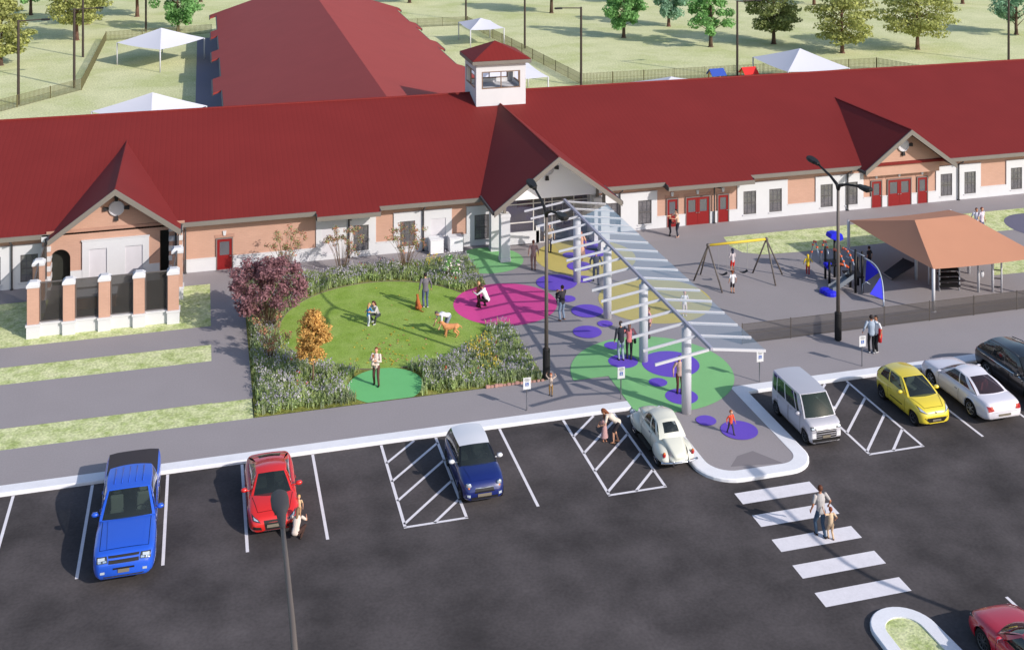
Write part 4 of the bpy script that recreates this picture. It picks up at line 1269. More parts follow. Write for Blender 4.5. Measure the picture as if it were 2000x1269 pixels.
pavilion('white pavilion left of the rear wing, lower half hidden by the main roof', [(-8.75, 99.6), (-3.9, 95), (.4, 99.2), (-3.6, 104.2)], 2.4, 3.7)
pavilion('small far white pavilion directly behind the roof tower, inside the fence', [(30.0, 137.0), (30.1, 131), (34.3, 131.4), (34.0, 137.2)], 2.15, 3.0)
pavilion('white pavilion whose right half shows beside the roof tower', [(24.6, 109.4), (24.6, 102.8), (31.1, 102.8), (31.0, 109.4)], 2.4, 3.6)
pavilion('largest white pavilion, right of the red play house', [(53.6, 106.3), (53.5, 98.8), (60.1, 98.8), (60.1, 106.2)], 2.45, 3.85)
pavilion('white pavilion of which only the peak shows, left of the blue play house', [(38.2, 100.4), (38.2, 94.6), (44.0, 94.6), (44.0, 100.4)], 2.0, 2.95)
m_wood = mat('honey wood', C(196, 150, 84), rough=.7, var=.1)
def playhouse(label, x, y, m, rot):
    t = thing('play_house', label, 'play house', (x, y, 0), R(rot))
    for (dx, dy) in ((-.85, -.55), (.85, -.55), (-.85, .55), (.85, .55)):
        b = MB(); b.box(dx - .06, dx + .06, dy - .06, dy + .06, 0, 1.75); b.build('post', m_wood, t)
    b = MB(); b.box(-.8, .8, -.5, .5, .7, .78); b.build('deck', m_wood, t)
    b = MB(); b.box(-.78, .78, -.56, -.52, .8, 1.25); b.build('front_board', m_wood, t)
    b = MB()
    slab(b, [(-1.05, -.85, 1.72), (1.05, -.85, 1.72), (1.05, 0, 2.5), (-1.05, 0, 2.5)], .06); slab(b, [(-1.05, 0, 2.5), (1.05, 0, 2.5), (1.05, .85, 1.72), (-1.05, .85, 1.72)], .06)
    b.build('roof', m, t)
    b = MB(); b.xprism([(-.1, 1.2), (.1, 1.2), (.1, 1.4), (-.1, 1.4)], -.58, -.565); b.build('window', m_key, t)
    b = MB(); 
    for s in (-1, 1): b.poly([(s * .9, -.6, 1.74), (s * .9, .6, 1.74), (s * .9, 0, 2.36)])
    b.build('gable_board', m_wood, t); t.scale = (.76, .76, .76)
px_, py_ = at(1399, 137, 1.75)
playhouse('small play house with a bright blue roof behind the main roof', px_, py_, mat('blue roof', C(50, 80, 170), rough=.6), 4)
px_, py_ = at(1462, 134, 1.75)
playhouse('small play house with a bright red roof behind the main roof', px_, py_, mat('bright red roof', C(214, 46, 44), rough=.6), 4)

LP = thing('lamp_post', 'tall thin lamp post at the left edge, standing by the bend of the fence', 'street lamp', (-16.36, 114.6, 0), 0, 'single-armed lamp posts behind the building')
m_thin = mat('thin lamp post', C(66, 56, 52), rough=.6)
b = MB(); b.tube([(0, 0, 0), (0, 0, 7.8)], [.13, .11], 8); b.build('pole', m_thin, LP)
b = MB(); b.tube([(0, 0, 7.7), (2.0, 0, 7.78)], .06, 6); am = b.build('lamp_arm', m_thin, LP)
b = MB(); b.obox((2.35, 0, 7.76), (.75, .34, .16)); b.build('lamp_head', m_lampk, LP, bevel=.03)
for (px, py, rot, lab) in ((145, 172, 0, 'tall thin lamp post where the left fence turns, nearer of a close pair'), (162, 112, 0, 'tall thin lamp post beyond the left fence, farther of a close pair'), (285, 62, 0, 'tall thin lamp post just above the far left pavilion'), (910, 40, 180, 'tall thin lamp post rising behind the small far pavilion'), (1025, 95, 180, 'tall thin lamp post beside the fence, straight above the roof tower'), (1135, 168, 180, 'lamp post with its arm pointing left, where the right fence corners'), (1440, 150, 0, 'tall thin lamp post between the blue and the red play house'), (1970, 122, 180, 'tall thin lamp post near the top right corner')):
    dup(LP, (*at(px, py), 0), R(rot), lab)
# ================================================================== vehicles
m_tyre = mat('tyre rubber', C(30, 30, 32), rough=.85)
m_well = mat('wheel arch black', C(14, 14, 15), rough=.95)
m_trim = mat('black trim', C(26, 26, 28), rough=.5)
m_grille = mat('grille black', C(34, 33, 34), rough=.45)
m_rim = mat('alloy rim', C(170, 172, 178), rough=.3, metal=.7)
m_rimd = mat('dark alloy rim', C(90, 92, 98), rough=.35, metal=.6)
m_chrome = mat('chrome', C(210, 212, 218), rough=.12, metal=1.0)
m_hlamp = mat('headlamp', C(176, 186, 198), rough=.12, spec=.8, coat=1.0)
m_hdark = mat('headlamp bezel', C(50, 54, 60), rough=.2, spec=.7)
m_tail = mat('tail lamp red', C(172, 22, 30), rough=.2, spec=.7, coat=1.0)
m_amber = mat('indicator amber', C(222, 120, 40), rough=.25, spec=.6)
m_plate = mat('blank number plate', C(120, 112, 100), rough=.6)
m_cin = mat('cabin dark', C(24, 25, 27), rough=.9)
m_seat = mat('seat pale', C(148, 158, 148), rough=.85)
m_seatd = mat('seat dark', C(70, 76, 76), rough=.85)
m_cglz = glassmat('car glass', (.62, .68, .66), .62, (.035, .045, .045), rough=.02, strength=1.5)

def paint(name, c, k=.95, metal=0.0):
    return mat(name, C(*c, k), rough=.32, spec=.5, coat=1.0, metal=metal, var=.03, vscale=.8)

def interp(keys, t):
    """smooth monotone-ish interpolation through (t, v) keys"""
    if t <= keys[0][0]: return keys[0][1]
    if t >= keys[-1][0]: return keys[-1][1]
    for i in range(len(keys) - 1):
        t0, v0 = keys[i]; t1, v1 = keys[i + 1]
        if t0 <= t <= t1:
            h = t1 - t0
            m0 = (v1 - keys[i - 1][1]) / (t1 - keys[i - 1][0]) if i > 0 else (v1 - v0) / h
            m1 = (keys[i + 2][1] - v0) / (keys[i + 2][0] - t0) if i + 2 < len(keys) else (v1 - v0) / h
            d = (v1 - v0) / h
            if d == 0: m0 = m1 = 0
            else:
                m0 = max(min(m0 / d, 3), 0) * d; m1 = max(min(m1 / d, 3), 0) * d
            s = (t - t0) / h
            return v0 * (1 + 2 * s) * (1 - s) ** 2 + h * m0 * s * (1 - s) ** 2 + v1 * s * s * (3 - 2 * s) + h * m1 * s * s * (s - 1)

class Car:
    """local axes: y forward (front = +y), x right, z up, origin on the ground at the middle"""
    def __init__(s, name, label, cat, loc, rz, body, **k):
        s.k = k; s.root = thing(name, label, cat, loc, rz)
        s.body = body
        L = k['L']; s.L = L
        s.W = k['W'] / 2
        s.wheel_y = k['wheels']; s.Rw = k.get('R', .31)
        s.sill = k.get('sill', .2)
        g = k['cab']     # (rear base y, rear roof y, front roof y, cowl y, belt z, roof z, roof half width, cabin half width at the belt)
        s.yD0, s.yD1, s.yA1, s.yA0, s.zb, s.zr, s.wr, s.wc = g
        s.body_mesh()
    # plan half-width
    def w(s, y): return s.W * interp(s.k['plan'], y / s.L)
    def deck(s, y): return interp(s.k['deck'], y / s.L)
    def bot(s, y):
        z = interp(s.k['under'], y / s.L) if 'under' in s.k else s.sill
        for yw in s.wheel_y:
            d = abs(y - yw); Ra = s.Rw * 1.17
            if d < Ra: z = max(z, s.Rw + math.sqrt(Ra * Ra - d * d) * .98)
        return z
    def section(s, y):
        w = s.w(y); zd = s.deck(y); zb = s.bot(y)
        z_sh = zd - s.k.get('shoulder', .05)
        base = interp(s.k['under'], y / s.L) if 'under' in s.k else s.sill
        hh = z_sh - base
        tum = s.k.get('tumble', .04)
        pts = [(.90 * w, base), (.965 * w, base + .10 * hh), (.99 * w, base + .28 * hh), (1.0 * w, base + .5 * hh), (.995 * w, base + .72 * hh), ((1 - tum * .5) * w, base + .9 * hh), ((1 - tum) * w, z_sh), ((1 - tum * 1.9) * w, zd - .012)]
        out = []
        for (x, z) in pts: out.append((x, max(z, min(zb, zd - .03))))
        cr = s.k.get('crown', .035)
        top = [(.78 * w, zd + cr * .45), (.5 * w, zd + cr * .8), (.25 * w, zd + cr * .95), (0, zd + cr)]
        return out, top
    def body_mesh(s):
        L = s.L; ys = []
        n = int(L / .05)
        for i in range(n + 1): ys.append(-L / 2 + L * i / n)
        for e in (.012, .03): ys += [-L / 2 + e, L / 2 - e]
        for yw in s.wheel_y:
            for d in (-1.17, -1.14, -1.05, 1.05, 1.14, 1.17): ys.append(yw + d * s.Rw)
        for y in (s.yD0, s.yA0): ys += [y - .01, y + .01]
        ys = sorted(set(round(y, 4) for y in ys))
        b = MB(); rows = []
        for y in ys:
            o, t = s.section(y)
            inside = s.yD0 < y < s.yA0
            if inside and not s.k.get('closed'):
                zf = .52
                wi = min(s.wc, o[-1][0]) - .05
                t = [(wi, o[-1][1] + .01), (wi - .02, zf), (wi * .5, zf), (0, zf)]
            half = o + t
            full = [(x, y, z) for x, z in half] + [(-x, y, z) for x, z in half[-2::-1]]
            rows.append(full)
        ids = [[b.vert(p) for p in r] for r in rows]
        m = len(rows[0]); no = 8
        for i in range(len(ids) - 1):
            ym = (ys[i] + ys[i + 1]) / 2
            ins = s.yD0 - .02 < ym < s.yA0 + .02 and not s.k.get('closed')
            for j in range(m - 1):
                mi = 1 if ins and no <= j <= m - 2 - no else 0
                b.face((ids[i][j], ids[i][j + 1], ids[i + 1][j + 1], ids[i + 1][j]), mi)
            b.face((ids[i][m - 1], ids[i][0], ids[i + 1][0], ids[i + 1][m - 1]), 1)     # underside
        for r, fl in ((ids[0], False), (ids[-1], True)):
            k = len(r) // 2
            for j in range(k):
                q = (r[j], r[j + 1], r[m - 2 - j], r[m - 1 - j])
                if len(set(q)) < 4: q = (r[j], r[j + 1], r[m - 1 - j])
                b.face(q if fl else q[::-1], 0)
        o = b.build('body', [s.body, m_cin], s.root, True)
        bm = bmesh.new(); bm.from_mesh(o.data); bmesh.ops.remove_doubles(bm, verts=bm.verts, dist=.0004); bmesh.ops.recalc_face_normals(bm, faces=bm.faces); bm.to_mesh(o.data); bm.free()
        s.bodyo = o
        # dark inner wheel wells
        for yw in s.wheel_y:
            for sd in (-1, 1):
                pass
    # ---- surface queries
    def half_w(s, y, z):
        o, t = s.section(y); pts = o + t
        if z > t[-1][1] or z < o[0][1] - .001: return -1
        best = -1
        for (x0, z0), (x1, z1) in zip(pts, pts[1:]):
            lo, hi = min(z0, z1), max(z0, z1)
            if lo <= z <= hi:
                x = x0 + (x1 - x0) * ((z - z0) / (z1 - z0) if abs(z1 - z0) > 1e-6 else .5)
                best = max(best, x)
        return best
    def end_y(s, x, z, front):
        sg = 1 if front else -1
        lo, hi = s.L / 2, s.L / 2 - 1.2
        y = s.L / 2
        while y > s.L / 2 - 1.3:
            if s.half_w(sg * y, z) >= abs(x): return sg * y
            y -= .01
        return sg * (s.L / 2 - .4)
    def end_patch(s, name, m, quad, front=True, off=.012, n=6, th=0.0):
        P = []
        sg = 1 if front else -1
        for i in range(n + 1):
            r = []
            for j in range(n + 1):
                u, v = j / n, i / n
                x = (quad[0][0] * (1 - u) + quad[1][0] * u) * (1 - v) + (quad[3][0] * (1 - u) + quad[2][0] * u) * v
                z = (quad[0][1] * (1 - u) + quad[1][1] * u) * (1 - v) + (quad[3][1] * (1 - u) + quad[2][1] * u) * v
                r.append((x, s.end_y(x, z, front) + sg * off, z))
            P.append(r)
        b = MB(); b.grid(P); b.grid([[(p[0], p[1] - sg * (off + .06), p[2]) for p in (P[0] if e == 0 else P[-1])] if q else (P[0] if e == 0 else P[-1]) for e in (0,) for q in (0, 1)])
        o = b.build(name, m, s.root, True)
        bm = bmesh.new(); bm.from_mesh(o.data); bmesh.ops.recalc_face_normals(bm, faces=bm.faces); bm.to_mesh(o.data); bm.free()
        return o
    def both(s, name, m, quad, front=True, off=.012, n=6):
        a = s.end_patch(name, m, quad, front, off, n)
        return [a, s.end_patch(name, m, [(-x, z) for x, z in quad], front, off, n)]
    def top_patch(s, name, m, quad, off=.008, n=6):
        P = []
        for i in range(n + 1):
            r = []
            for j in range(n + 1):
                u, v = j / n, i / n
                x = (quad[0][0] * (1 - u) + quad[1][0] * u) * (1 - v) + (quad[3][0] * (1 - u) + quad[2][0] * u) * v
                y = (quad[0][1] * (1 - u) + quad[1][1] * u) * (1 - v) + (quad[3][1] * (1 - u) + quad[2][1] * u) * v
                o, t = s.section(y); pts = (o[-2:] + t)
                z = t[-1][1]
                for (x0, z0), (x1, z1) in zip(pts, pts[1:]):
                    if min(x0, x1) <= abs(x) <= max(x0, x1) and x0 != x1: z = z0 + (z1 - z0) * (abs(x) - x0) / (x1 - x0)
                r.append((x, y, z + off))
            P.append(r)
        b = MB(); b.grid(P); return b.build(name, m, s.root, True)
    def side_patch(s, name, m, sd, y0, y1, z0, z1, off=.006, n=10, zs=None):
        P = []
        for i in range(n + 1):
            y = y0 + (y1 - y0) * i / n; r = []
            for j in range(7):
                z = z0 + (z1 - z0) * j / 6
                z = max(z, s.bot(y) + .01)
                r.append((sd * (s.half_w(y, z) + off), y, z))
            P.append(r)
        b = MB(); b.grid(P, flip=sd < 0); return b.build(name, m, s.root, True)
    # ---- greenhouse
    def roof_z(s, t):      # t 0 front .. 1 rear
        k = s.k.get('roof', [(0, 0), (.5, .03), (1, -.03)])
        return s.zr + interp(k, t)
    def cab_edges(s):
        n = 12
        top = []; bot = []
        for i in range(n + 1):
            t = i / n
            y = s.yA1 + (s.yD1 - s.yA1) * t
            wr = s.wr * (1 - .06 * (2 * t - 1) ** 2)
            top.append(Vector((wr, y, s.roof_z(t))))
            y = s.yA0 + (s.yD0 - s.yA0) * t
            wc = min(s.wc, s.w(y) * .985)
            zbk = s.deck(y)
            bot.append(Vector((wc, y, zbk)))
        return top, bot
    def cabin(s, panes=None, roof_m=None, pillar=None, glass=None, ws=.06, rear_margin=.1, rear_glass=(.1, .9), bulge=.05, roof_crown=.05, seats=m_seat):
        """panes: list of (t0, t1) along the side (0 = A pillar, 1 = C pillar)"""
        top, bot = s.cab_edges(); n = 12
        glass = glass or m_cglz; pil = pillar or s.body; roof_m = roof_m or s.body
        def side(t, v, sd, off=0.0):
            f = t * n; i = min(int(f), n - 1); a = f - i
            p = top[i].lerp(top[i + 1], a); q = bot[i].lerp(bot[i + 1], a)
            r = q.lerp(p, v); r.x += bulge * math.sin(PI * v) * .6 + off
            return (sd * r.x, r.y, r.z)
        panes = panes or [(.08, .48), (.53, .88)]
        v0, v1 = .06, .90
        def strip(b, t0, t1, a, c, sd, off=0.0, nn=None):
            nn = nn or max(int((t1 - t0) * 16), 1)
            P = [[side(t0 + (t1 - t0) * i / nn, a + (c - a) * j / 4, sd, off) for j in range(5)] for i in range(nn + 1)]
            b.grid(P, flip=sd > 0)
        for sd in (-1, 1):
            b = MB()
            strip(b, 0, 1, 0, v0, sd); strip(b, 0, 1, v1, 1, sd)
            e = [0] + [x for p in panes for x in p] + [1]
            for k in range(0, len(e), 2):
                if e[k + 1] - e[k] > 1e-4: strip(b, e[k], e[k + 1], v0, v1, sd)
            b.build('roof_pillar', pil, s.root, True)
            for (t0, t1) in panes:
                b = MB(); strip(b, t0, t1, v0, v1, sd, -.004); b.build('side_window', glass, s.root, True)
        # windscreen, roof, rear window: lofts between left and right edges
        def cross(pR, crown, fwd, nn=10):
            r = []
            for j in range(nn + 1):
                u = -1 + 2 * j / nn
                r.append(Vector((pR.x * u, pR.y + fwd * (1 - u * u), pR.z + crown * (1 - u * u))))
            return r
        def loft(name, p0, p1, c0, c1, f0, f1, m, margin, frame_m, vlo=.03, vhi=.97, bow=.03):
            A = cross(p0, c0, f0); B = cross(p1, c1, f1); nn = 10; mm = 6
            nrm = (p1 - p0).cross(Vector((1, 0, 0))).normalized()
            if nrm.z < 0: nrm = -nrm
            def pt(u, v):
                f = u * nn; i = min(int(f), nn - 1); a = f - i
                return tuple(A[i].lerp(A[i + 1], a).lerp(B[i].lerp(B[i + 1], a), v) + nrm * bow * math.sin(PI * v))
            def g_(b, u0, u1, va, vb):
                b.grid([[pt(u0 + (u1 - u0) * j / 10, va + (vb - va) * i / mm) for j in range(11)] for i in range(mm + 1)])
            b = MB(); g_(b, margin, 1 - margin, vlo, vhi); o = b.build(name, m, s.root, True)
            if frame_m:
                b = MB(); g_(b, 0, margin, 0, 1); g_(b, 1 - margin, 1, 0, 1); g_(b, margin, 1 - margin, 0, vlo); g_(b, margin, 1 - margin, vhi, 1)
                b.build('roof_pillar', frame_m, s.root, True)
            return o
        loft('windscreen', bot[0], top[0], .02, roof_crown, s.k.get('bowf', .16), .06, glass, ws, pil, .02, .97)
        loft('rear_window', bot[-1], top[-1], .02, roof_crown, -s.k.get('bowr', .08), -.05, glass, rear_margin, s.body if not pillar else pillar, rear_glass[0], rear_glass[1], s.k.get('rbow', .03))
        P = []
        for i in range(n + 1):
            t = i / n
            P.append([tuple(p) for p in cross(top[i], roof_crown, .06 * (1 - t) - .05 * t)])
        b = MB(); b.grid(P)
        b.grid([[(x, y, z - .03) for x, y, z in r] for r in P], flip=True)
        o = b.build('roof', roof_m, s.root, True)
        # interior: dashboard, seats, steering wheel
        zf = .52
        b = MB(); b.box(-s.wc + .12, s.wc - .12, s.yA0 - .55, s.yA0 - .05, zf, s.zb - .04); b.build('dashboard', m_cin, s.root, bevel=.04)
        for sd in (-1, 1):
            for yy in ([s.yA0 - s.k.get('seat', 1.25)] + ([s.yA0 - 2.1] if s.yA0 - 2.6 > s.yD1 - .1 else [])):
                b = MB(); x = sd * s.wc * .48
                hk = min(1.0, (s.zr - .74) / .86); b.obox((x, yy, zf + .1), (.46, .5, .16)); b.obox((x, yy - .27, zf + .40 * hk), (.44, .14, .58 * hk), 0, R(-14)); b.obox((x, yy - .34, zf + .74 * hk), (.26, .1, .15 * hk), 0, R(-14))
                b.build('seat', seats, s.root, bevel=.03)
        M = Matrix.Translation((-s.wc * .48, s.yA0 - .62, s.zb - .02)) @ Matrix.Rotation(R(62), 4, 'X')
        b = MB(); b.lathe([(.16, -.012), (.19, 0), (.16, .012), (.16, -.012)], 16, None, M, True); b.build('steering_wheel', m_trim, s.root, True)
    # ---- wheels
    def wheels(s, rim=None, spokes=5, hub=None, inset=.02, width=.2):
        rim = rim or m_rim
        for yw in s.wheel_y:
            for sd in (-1, 1):
                x = sd * (s.w(yw) - inset - width / 2)
                M = Matrix.Translation((x, yw, s.Rw)) @ Matrix.Rotation(R(90) * sd, 4, 'Y')
                h = width / 2; Rr = s.Rw
                we = bpy.data.objects.new('wheel', None); we.empty_display_size = .1; COL.objects.link(we); we.parent = s.root
                b = MB(); b.lathe([(Rr * .66, -h), (Rr * .93, -h), (Rr, -h * .6), (Rr, h * .6), (Rr * .93, h), (Rr * .70, h), (Rr * .66, h * .7), (Rr * .66, -h)], 24, None, M, True)
                t = b.build('tyre', m_tyre, we, True)
                b = MB()
                b.lathe([(Rr * .68, h * .9), (Rr * .62, h * .75), (Rr * .58, h * .35), (.001, h * .35)], 24, 1, M, True)
                b.lathe([(Rr * .68, h * .92), (Rr * .60, h * .80)], 24, 0, M, True)
                for k in range(spokes):
                    a = 2 * PI * k / spokes
                    p = [(Rr * .1, -.22), (Rr * .64, -.1), (Rr * .64, .1), (Rr * .1, .22)]
                    i0 = len(b.v)
                    for (r_, da) in ((Rr * .12, -.5), (Rr * .64, -.14), (Rr * .64, .14), (Rr * .12, .5)):
                        b.vert(M @ Vector((r_ * math.cos(a + da), r_ * math.sin(a + da), h * .82)))
                    b.face((i0, i0 + 1, i0 + 2, i0 + 3), 0)
                b.lathe([(Rr * .17, h * .8), (Rr * .15, h * .95), (.001, h * .97)], 12, 0, M, True)
                b.build('rim', [rim, m_trim], we)
                # inner well, a dark drum just behind the wheel
                b = MB(); b.lathe([(Rr * 1.14, -h - .12), (Rr * 1.14, h * .55)], 20, None, M, True); b.lathe([(Rr * 1.14, -h - .12), (.001, -h - .12)], 20, None, M, True)
                b.build('wheel_arch', m_well, s.root)
    def mirrors(s, m, y=None, z=None, out=.14):
        y = s.yA0 - .32 if y is None else y; z = s.zb + .08 if z is None else z
        for sd in (-1, 1):
            x = sd * (s.w(y) + out * .6)
            b = MB(); b.ball((x, y, z), (.12, .085, .08), 12, 8); b.tube([(sd * (s.wc - .04), y - .02, z - .06), (x, y, z - .03)], .025, 6)
            mo = b.build('wing_mirror', m, s.root, True)
            b = MB(); b.obox((x, y - .08, z), (.18, .012, .11)); b.build('mirror_glass', m_chrome, mo)
    def doors(s, spans, z0=None, z1=None, m=None, handle=None):
        z0 = s.sill + .08 if z0 is None else z0; z1 = s.zb - .06 if z1 is None else z1
        for sd in (-1, 1):
            for (a, c) in spans:
                d = s.side_patch('door', m or s.body, sd, a, c, z0, z1, .007)
                y = a + .14; z = z1 - .06
                b = MB(); g_ = .014
                for (ya, yb, za, zc) in ((a - g_, a, z0, z1), (c, c + g_, z0, z1), (a, c, z0 - g_, z0)):
                    P = []
                    for i in range(7):
                        yy = ya + (yb - ya) * i / 6; P.append([(sd * (s.half_w(yy, max(za + (zc - za) * j / 6, s.bot(yy) + .01)) + .009), yy, max(za + (zc - za) * j / 6, s.bot(yy) + .01)) for j in range(7)])
                    b.grid(P, flip=sd < 0)
                b.build('door_gap', m_well, d)
                b = MB(); b.obox((sd * (s.half_w(y, z) + .022), y + .02, z), (.022, .17, .03)); b.build('door_handle', handle or s.body, d, bevel=.005)
    def plate(s, z, front=True, hw=.25, hh=.055, off=.03):
        return s.end_patch('number_plate', m_plate, [(-hw, z - hh), (hw, z - hh), (hw, z + hh), (-hw, z + hh)], front, off, 3)

def bonnet_gap(c, pts):
    """thin dark shut line around the bonnet"""
    b = MB()
    for (p, q) in zip(pts, pts[1:]):
        d = Vector((q[0] - p[0], q[1] - p[1])); nn = Vector((-d.y, d.x)).normalized() * .007; P = []
        for i in range(9):
            r = []
            for k in (-1, 1):
                x = p[0] + d.x * i / 8 + nn.x * k; y = p[1] + d.y * i / 8 + nn.y * k
                o, t = c.section(y); pp = o[-2:] + t; z = t[-1][1]
                for (x0, z0), (x1, z1) in zip(pp, pp[1:]):
                    if min(x0, x1) <= abs(x) <= max(x0, x1) and x0 != x1: z = z0 + (z1 - z0) * (abs(x) - x0) / (x1 - x0)
                r.append((x, y, z + .01))
            P.append(r)
        b.grid(P)
    b.build('bonnet_gap', m_well, c.root)
# ---- blue pickup, facing the camera
c = Car('pickup_truck', 'bright blue pickup truck with a black tonneau cover, parked at the left', 'pickup truck', (-2.52, 43.55, .02), R(180), paint('pickup blue', (38, 92, 214), .9),
        L=6.4, W=2.02, wheels=(-1.85, 2.05), R=.38, sill=.36, tumble=.03, shoulder=.07, crown=.03,
        plan=[(-.5, .93), (-.47, .97), (-.4, 1), (-.3, 1), (-.2, .965), (.2, .965), (.28, 1), (.40, 1), (.455, .965), (.485, .89), (.5, .78)],
        deck=[(-.5, 1.2), (-.1, 1.2), (-.02, 1.14), (.14, 1.13), (.17, 1.17), (.4, 1.12), (.46, 1.06), (.482, .98), (.5, .78)],
        under=[(-.5, .5), (-.4, .42), (.4, .34), (.5, .36)],
        cab=(-1.2, -1.02, .42, 1.2, 1.14, 1.78, .76, .93), roof=[(0, 0), (.4, .035), (1, .0)], bowf=.1)
c.cabin([(.12, .50), (.56, .93)], ws=.05, rear_margin=.1, rear_glass=(.15, .85))
c.wheels(spokes=6); c.mirrors(c.body, z=1.24, out=.2); c.doors([(.1, 1.12), (-1.05, .04)], .5, 1.08)
c.top_patch('tonneau_cover', mat('black tonneau', C(58, 54, 58), rough=.8, fine=.05), [(-.9, -3.16), (.9, -3.16), (.9, -1.3), (-.9, -1.3)], .03)
c.both('headlight', m_hdark, [(.50, .86), (.86, .84), (.86, 1.02), (.54, 1.03)]); c.both('headlight_lens', m_hlamp, [(.6, .94), (.82, .92), (.82, 1.0), (.6, 1.01)], off=.02)
c.top_patch('bonnet', c.body, [(-.62, 1.35), (.62, 1.35), (.55, 2.85), (-.55, 2.85)], .022)
c.end_patch('grille_bar', m_grille, [(-.48, .97), (.48, .97), (.5, 1.03), (-.5, 1.03)]); c.end_patch('grille_bar', m_grille, [(-.48, .82), (.48, .82), (.48, .92), (-.48, .92)])
c.plate(.58, True, .18, .06); c.both('fog_light', m_hlamp, [(.6, .52), (.74, .52), (.74, .6), (.6, .6)])
c.end_patch('bumper_chrome', m_chrome, [(-.86, .40), (.86, .40), (.86, .44), (-.86, .44)], off=.02)
for i in range(5):
    b = MB(); x = -.48 + i * .24; b.tube([(x, -.9, 1.845), (x, -.3, 1.866), (x, .2, 1.87)], .014, 6); b.build('roof_rib', c.body, c.root, True)
c.both('tail_light', m_tail, [(.78, .85), (.9, .85), (.9, 1.12), (.8, 1.12)], False)

bonnet_gap(c, [(-.8, 1.3), (-.78, 2.85), (.78, 2.85), (.8, 1.3)])
c.both('headlight_cell', m_chrome, [(.54, .88), (.66, .87), (.66, .93), (.55, .94)], off=.024); bonnet_gap(c, [(-.8, 1.3), (-.78, 2.85), (.78, 2.85), (.8, 1.3)])
c.both('headlight_cell', m_chrome, [(.7, .87), (.82, .86), (.82, .92), (.71, .93)], off=.024)
c.end_patch('bumper_slot', m_grille, [(-.34, .63), (.34, .63), (.34, .69), (-.34, .69)])
# ---- red coupe, facing the camera
c = Car('coupe', 'bright red coupe with a rounded roof, parked under the street lamp head', 'car', (2.47, 43.88, .02), R(180), paint('coupe red', (214, 40, 36), .92),
        L=4.1, W=1.84, wheels=(-1.22, 1.25), R=.33, sill=.2, tumble=.06, shoulder=.06, crown=.05,
        plan=[(-.5, .74), (-.485, .83), (-.44, .91), (-.33, .98), (-.2, 1), (.2, .985), (.34, .985), (.43, .93), (.48, .83), (.5, .72)],
        deck=[(-.5, .74), (-.485, .88), (-.42, .95), (-.2, .92), (.16, .90), (.2, .9), (.34, .82), (.44, .70), (.48, .62), (.5, .5)],
        under=[(-.5, .36), (-.42, .24), (.4, .2), (.5, .26)],
        cab=(-1.72, -.78, .1, .85, .9, 1.3, .55, .76), roof=[(0, 0), (.4, .045), (1, -.05)], bowf=.2, rbow=.07)
c.cabin([(.12, .52), (.57, .84)], ws=.055, rear_margin=.16, rear_glass=(.12, .82), seats=m_seatd)
c.wheels(spokes=5); c.mirrors(c.body); c.doors([(-.5, .75)], .3, .8)
c.both('headlight', m_hdark, [(.46, .56), (.74, .62), (.78, .74), (.56, .66)]); c.both('headlight_lens', m_hlamp, [(.54, .61), (.7, .64), (.72, .7), (.58, .65)], off=.02)
bonnet_gap(c, [(-.72, .95), (-.56, 1.72), (.56, 1.72), (.72, .95)])
c.end_patch('grille', m_grille, [(-.3, .30), (.3, .30), (.36, .62), (-.36, .62)]); c.both('air_intake', m_grille, [(.42, .32), (.74, .36), (.72, .46), (.46, .42)])
c.end_patch('grille_surround', m_chrome, [(-.36, .27), (.36, .27), (.36, .295), (-.36, .295)], off=.02)
c.plate(.44); c.both('tail_light', m_tail, [(.4, .66), (.72, .64), (.7, .76), (.45, .78)], False)

# ---- blue hatchback with a white roof, facing the camera
c = Car('hatchback', 'small dark blue hatchback with a white roof and white mirrors', 'car', (10.15, 43.62, .02), R(180), paint('hatch blue', (17, 34, 104), .95),
        L=3.68, W=1.69, wheels=(-1.18, 1.23), R=.3, sill=.2, tumble=.05, shoulder=.06, crown=.05,
        plan=[(-.5, .80), (-.485, .88), (-.42, .96), (-.3, 1), (.3, 1), (.40, .96), (.46, .88), (.49, .78), (.5, .70)],
        deck=[(-.5, .8), (-.48, .9), (.14, .92), (.2, .94), (.36, .88), (.44, .78), (.48, .66), (.5, .52)],
        under=[(-.5, .34), (-.4, .22), (.4, .2), (.5, .25)],
        cab=(-1.70, -1.42, .12, .72, .92, 1.40, .62, .74), roof=[(0, 0), (.4, .02), (1, -.04)], bowf=.16)
m_wroof = paint('hatch white roof', (226, 226, 232), .92)
c.cabin([(.1, .50), (.53, .95)], roof_m=m_wroof, pillar=mat('gloss black pillar', C(20, 22, 26), rough=.15, spec=.6), ws=.05, rear_margin=.1, seats=m_seatd)
c.wheels(spokes=6, rim=m_rimd); c.mirrors(m_wroof, out=.17); c.doors([(-.5, .68)], .3, .82, handle=m_chrome)
for sd in (-1, 1):
    hx, hz = sd * .58, .72
    hy = c.end_y(hx, hz, True) + .0
    T_ = Matrix.Rotation(R(-28) , 3, 'X') @ Matrix.Rotation(R(-16) * sd, 3, 'Z')
    b = MB(); b.ball((hx, hy - .02, hz), (.125, .06, .15), 16, 8, None, T_); h_ = b.build('headlight', m_chrome, c.root, True)
    b = MB(); b.ball((hx, hy + .0, hz + .01), (.105, .06, .125), 16, 8, None, T_); b.build('headlight_lens', m_hlamp, h_, True)
    b = MB(); b.ball((hx, hy + .035, hz - .07), (.05, .03, .03), 10, 6, None, T_); b.build('indicator', m_amber, h_, True)
c.top_patch('bonnet', c.body, [(-.6, .85), (.6, .85), (.46, 1.62), (-.46, 1.62)], .014)
c.end_patch('grille', m_grille, [(-.38, .50), (.38, .50), (.34, .64), (-.34, .64)]); c.end_patch('grille_surround', m_chrome, [(-.36, .645), (.36, .645), (.34, .67), (-.34, .67)], off=.02)
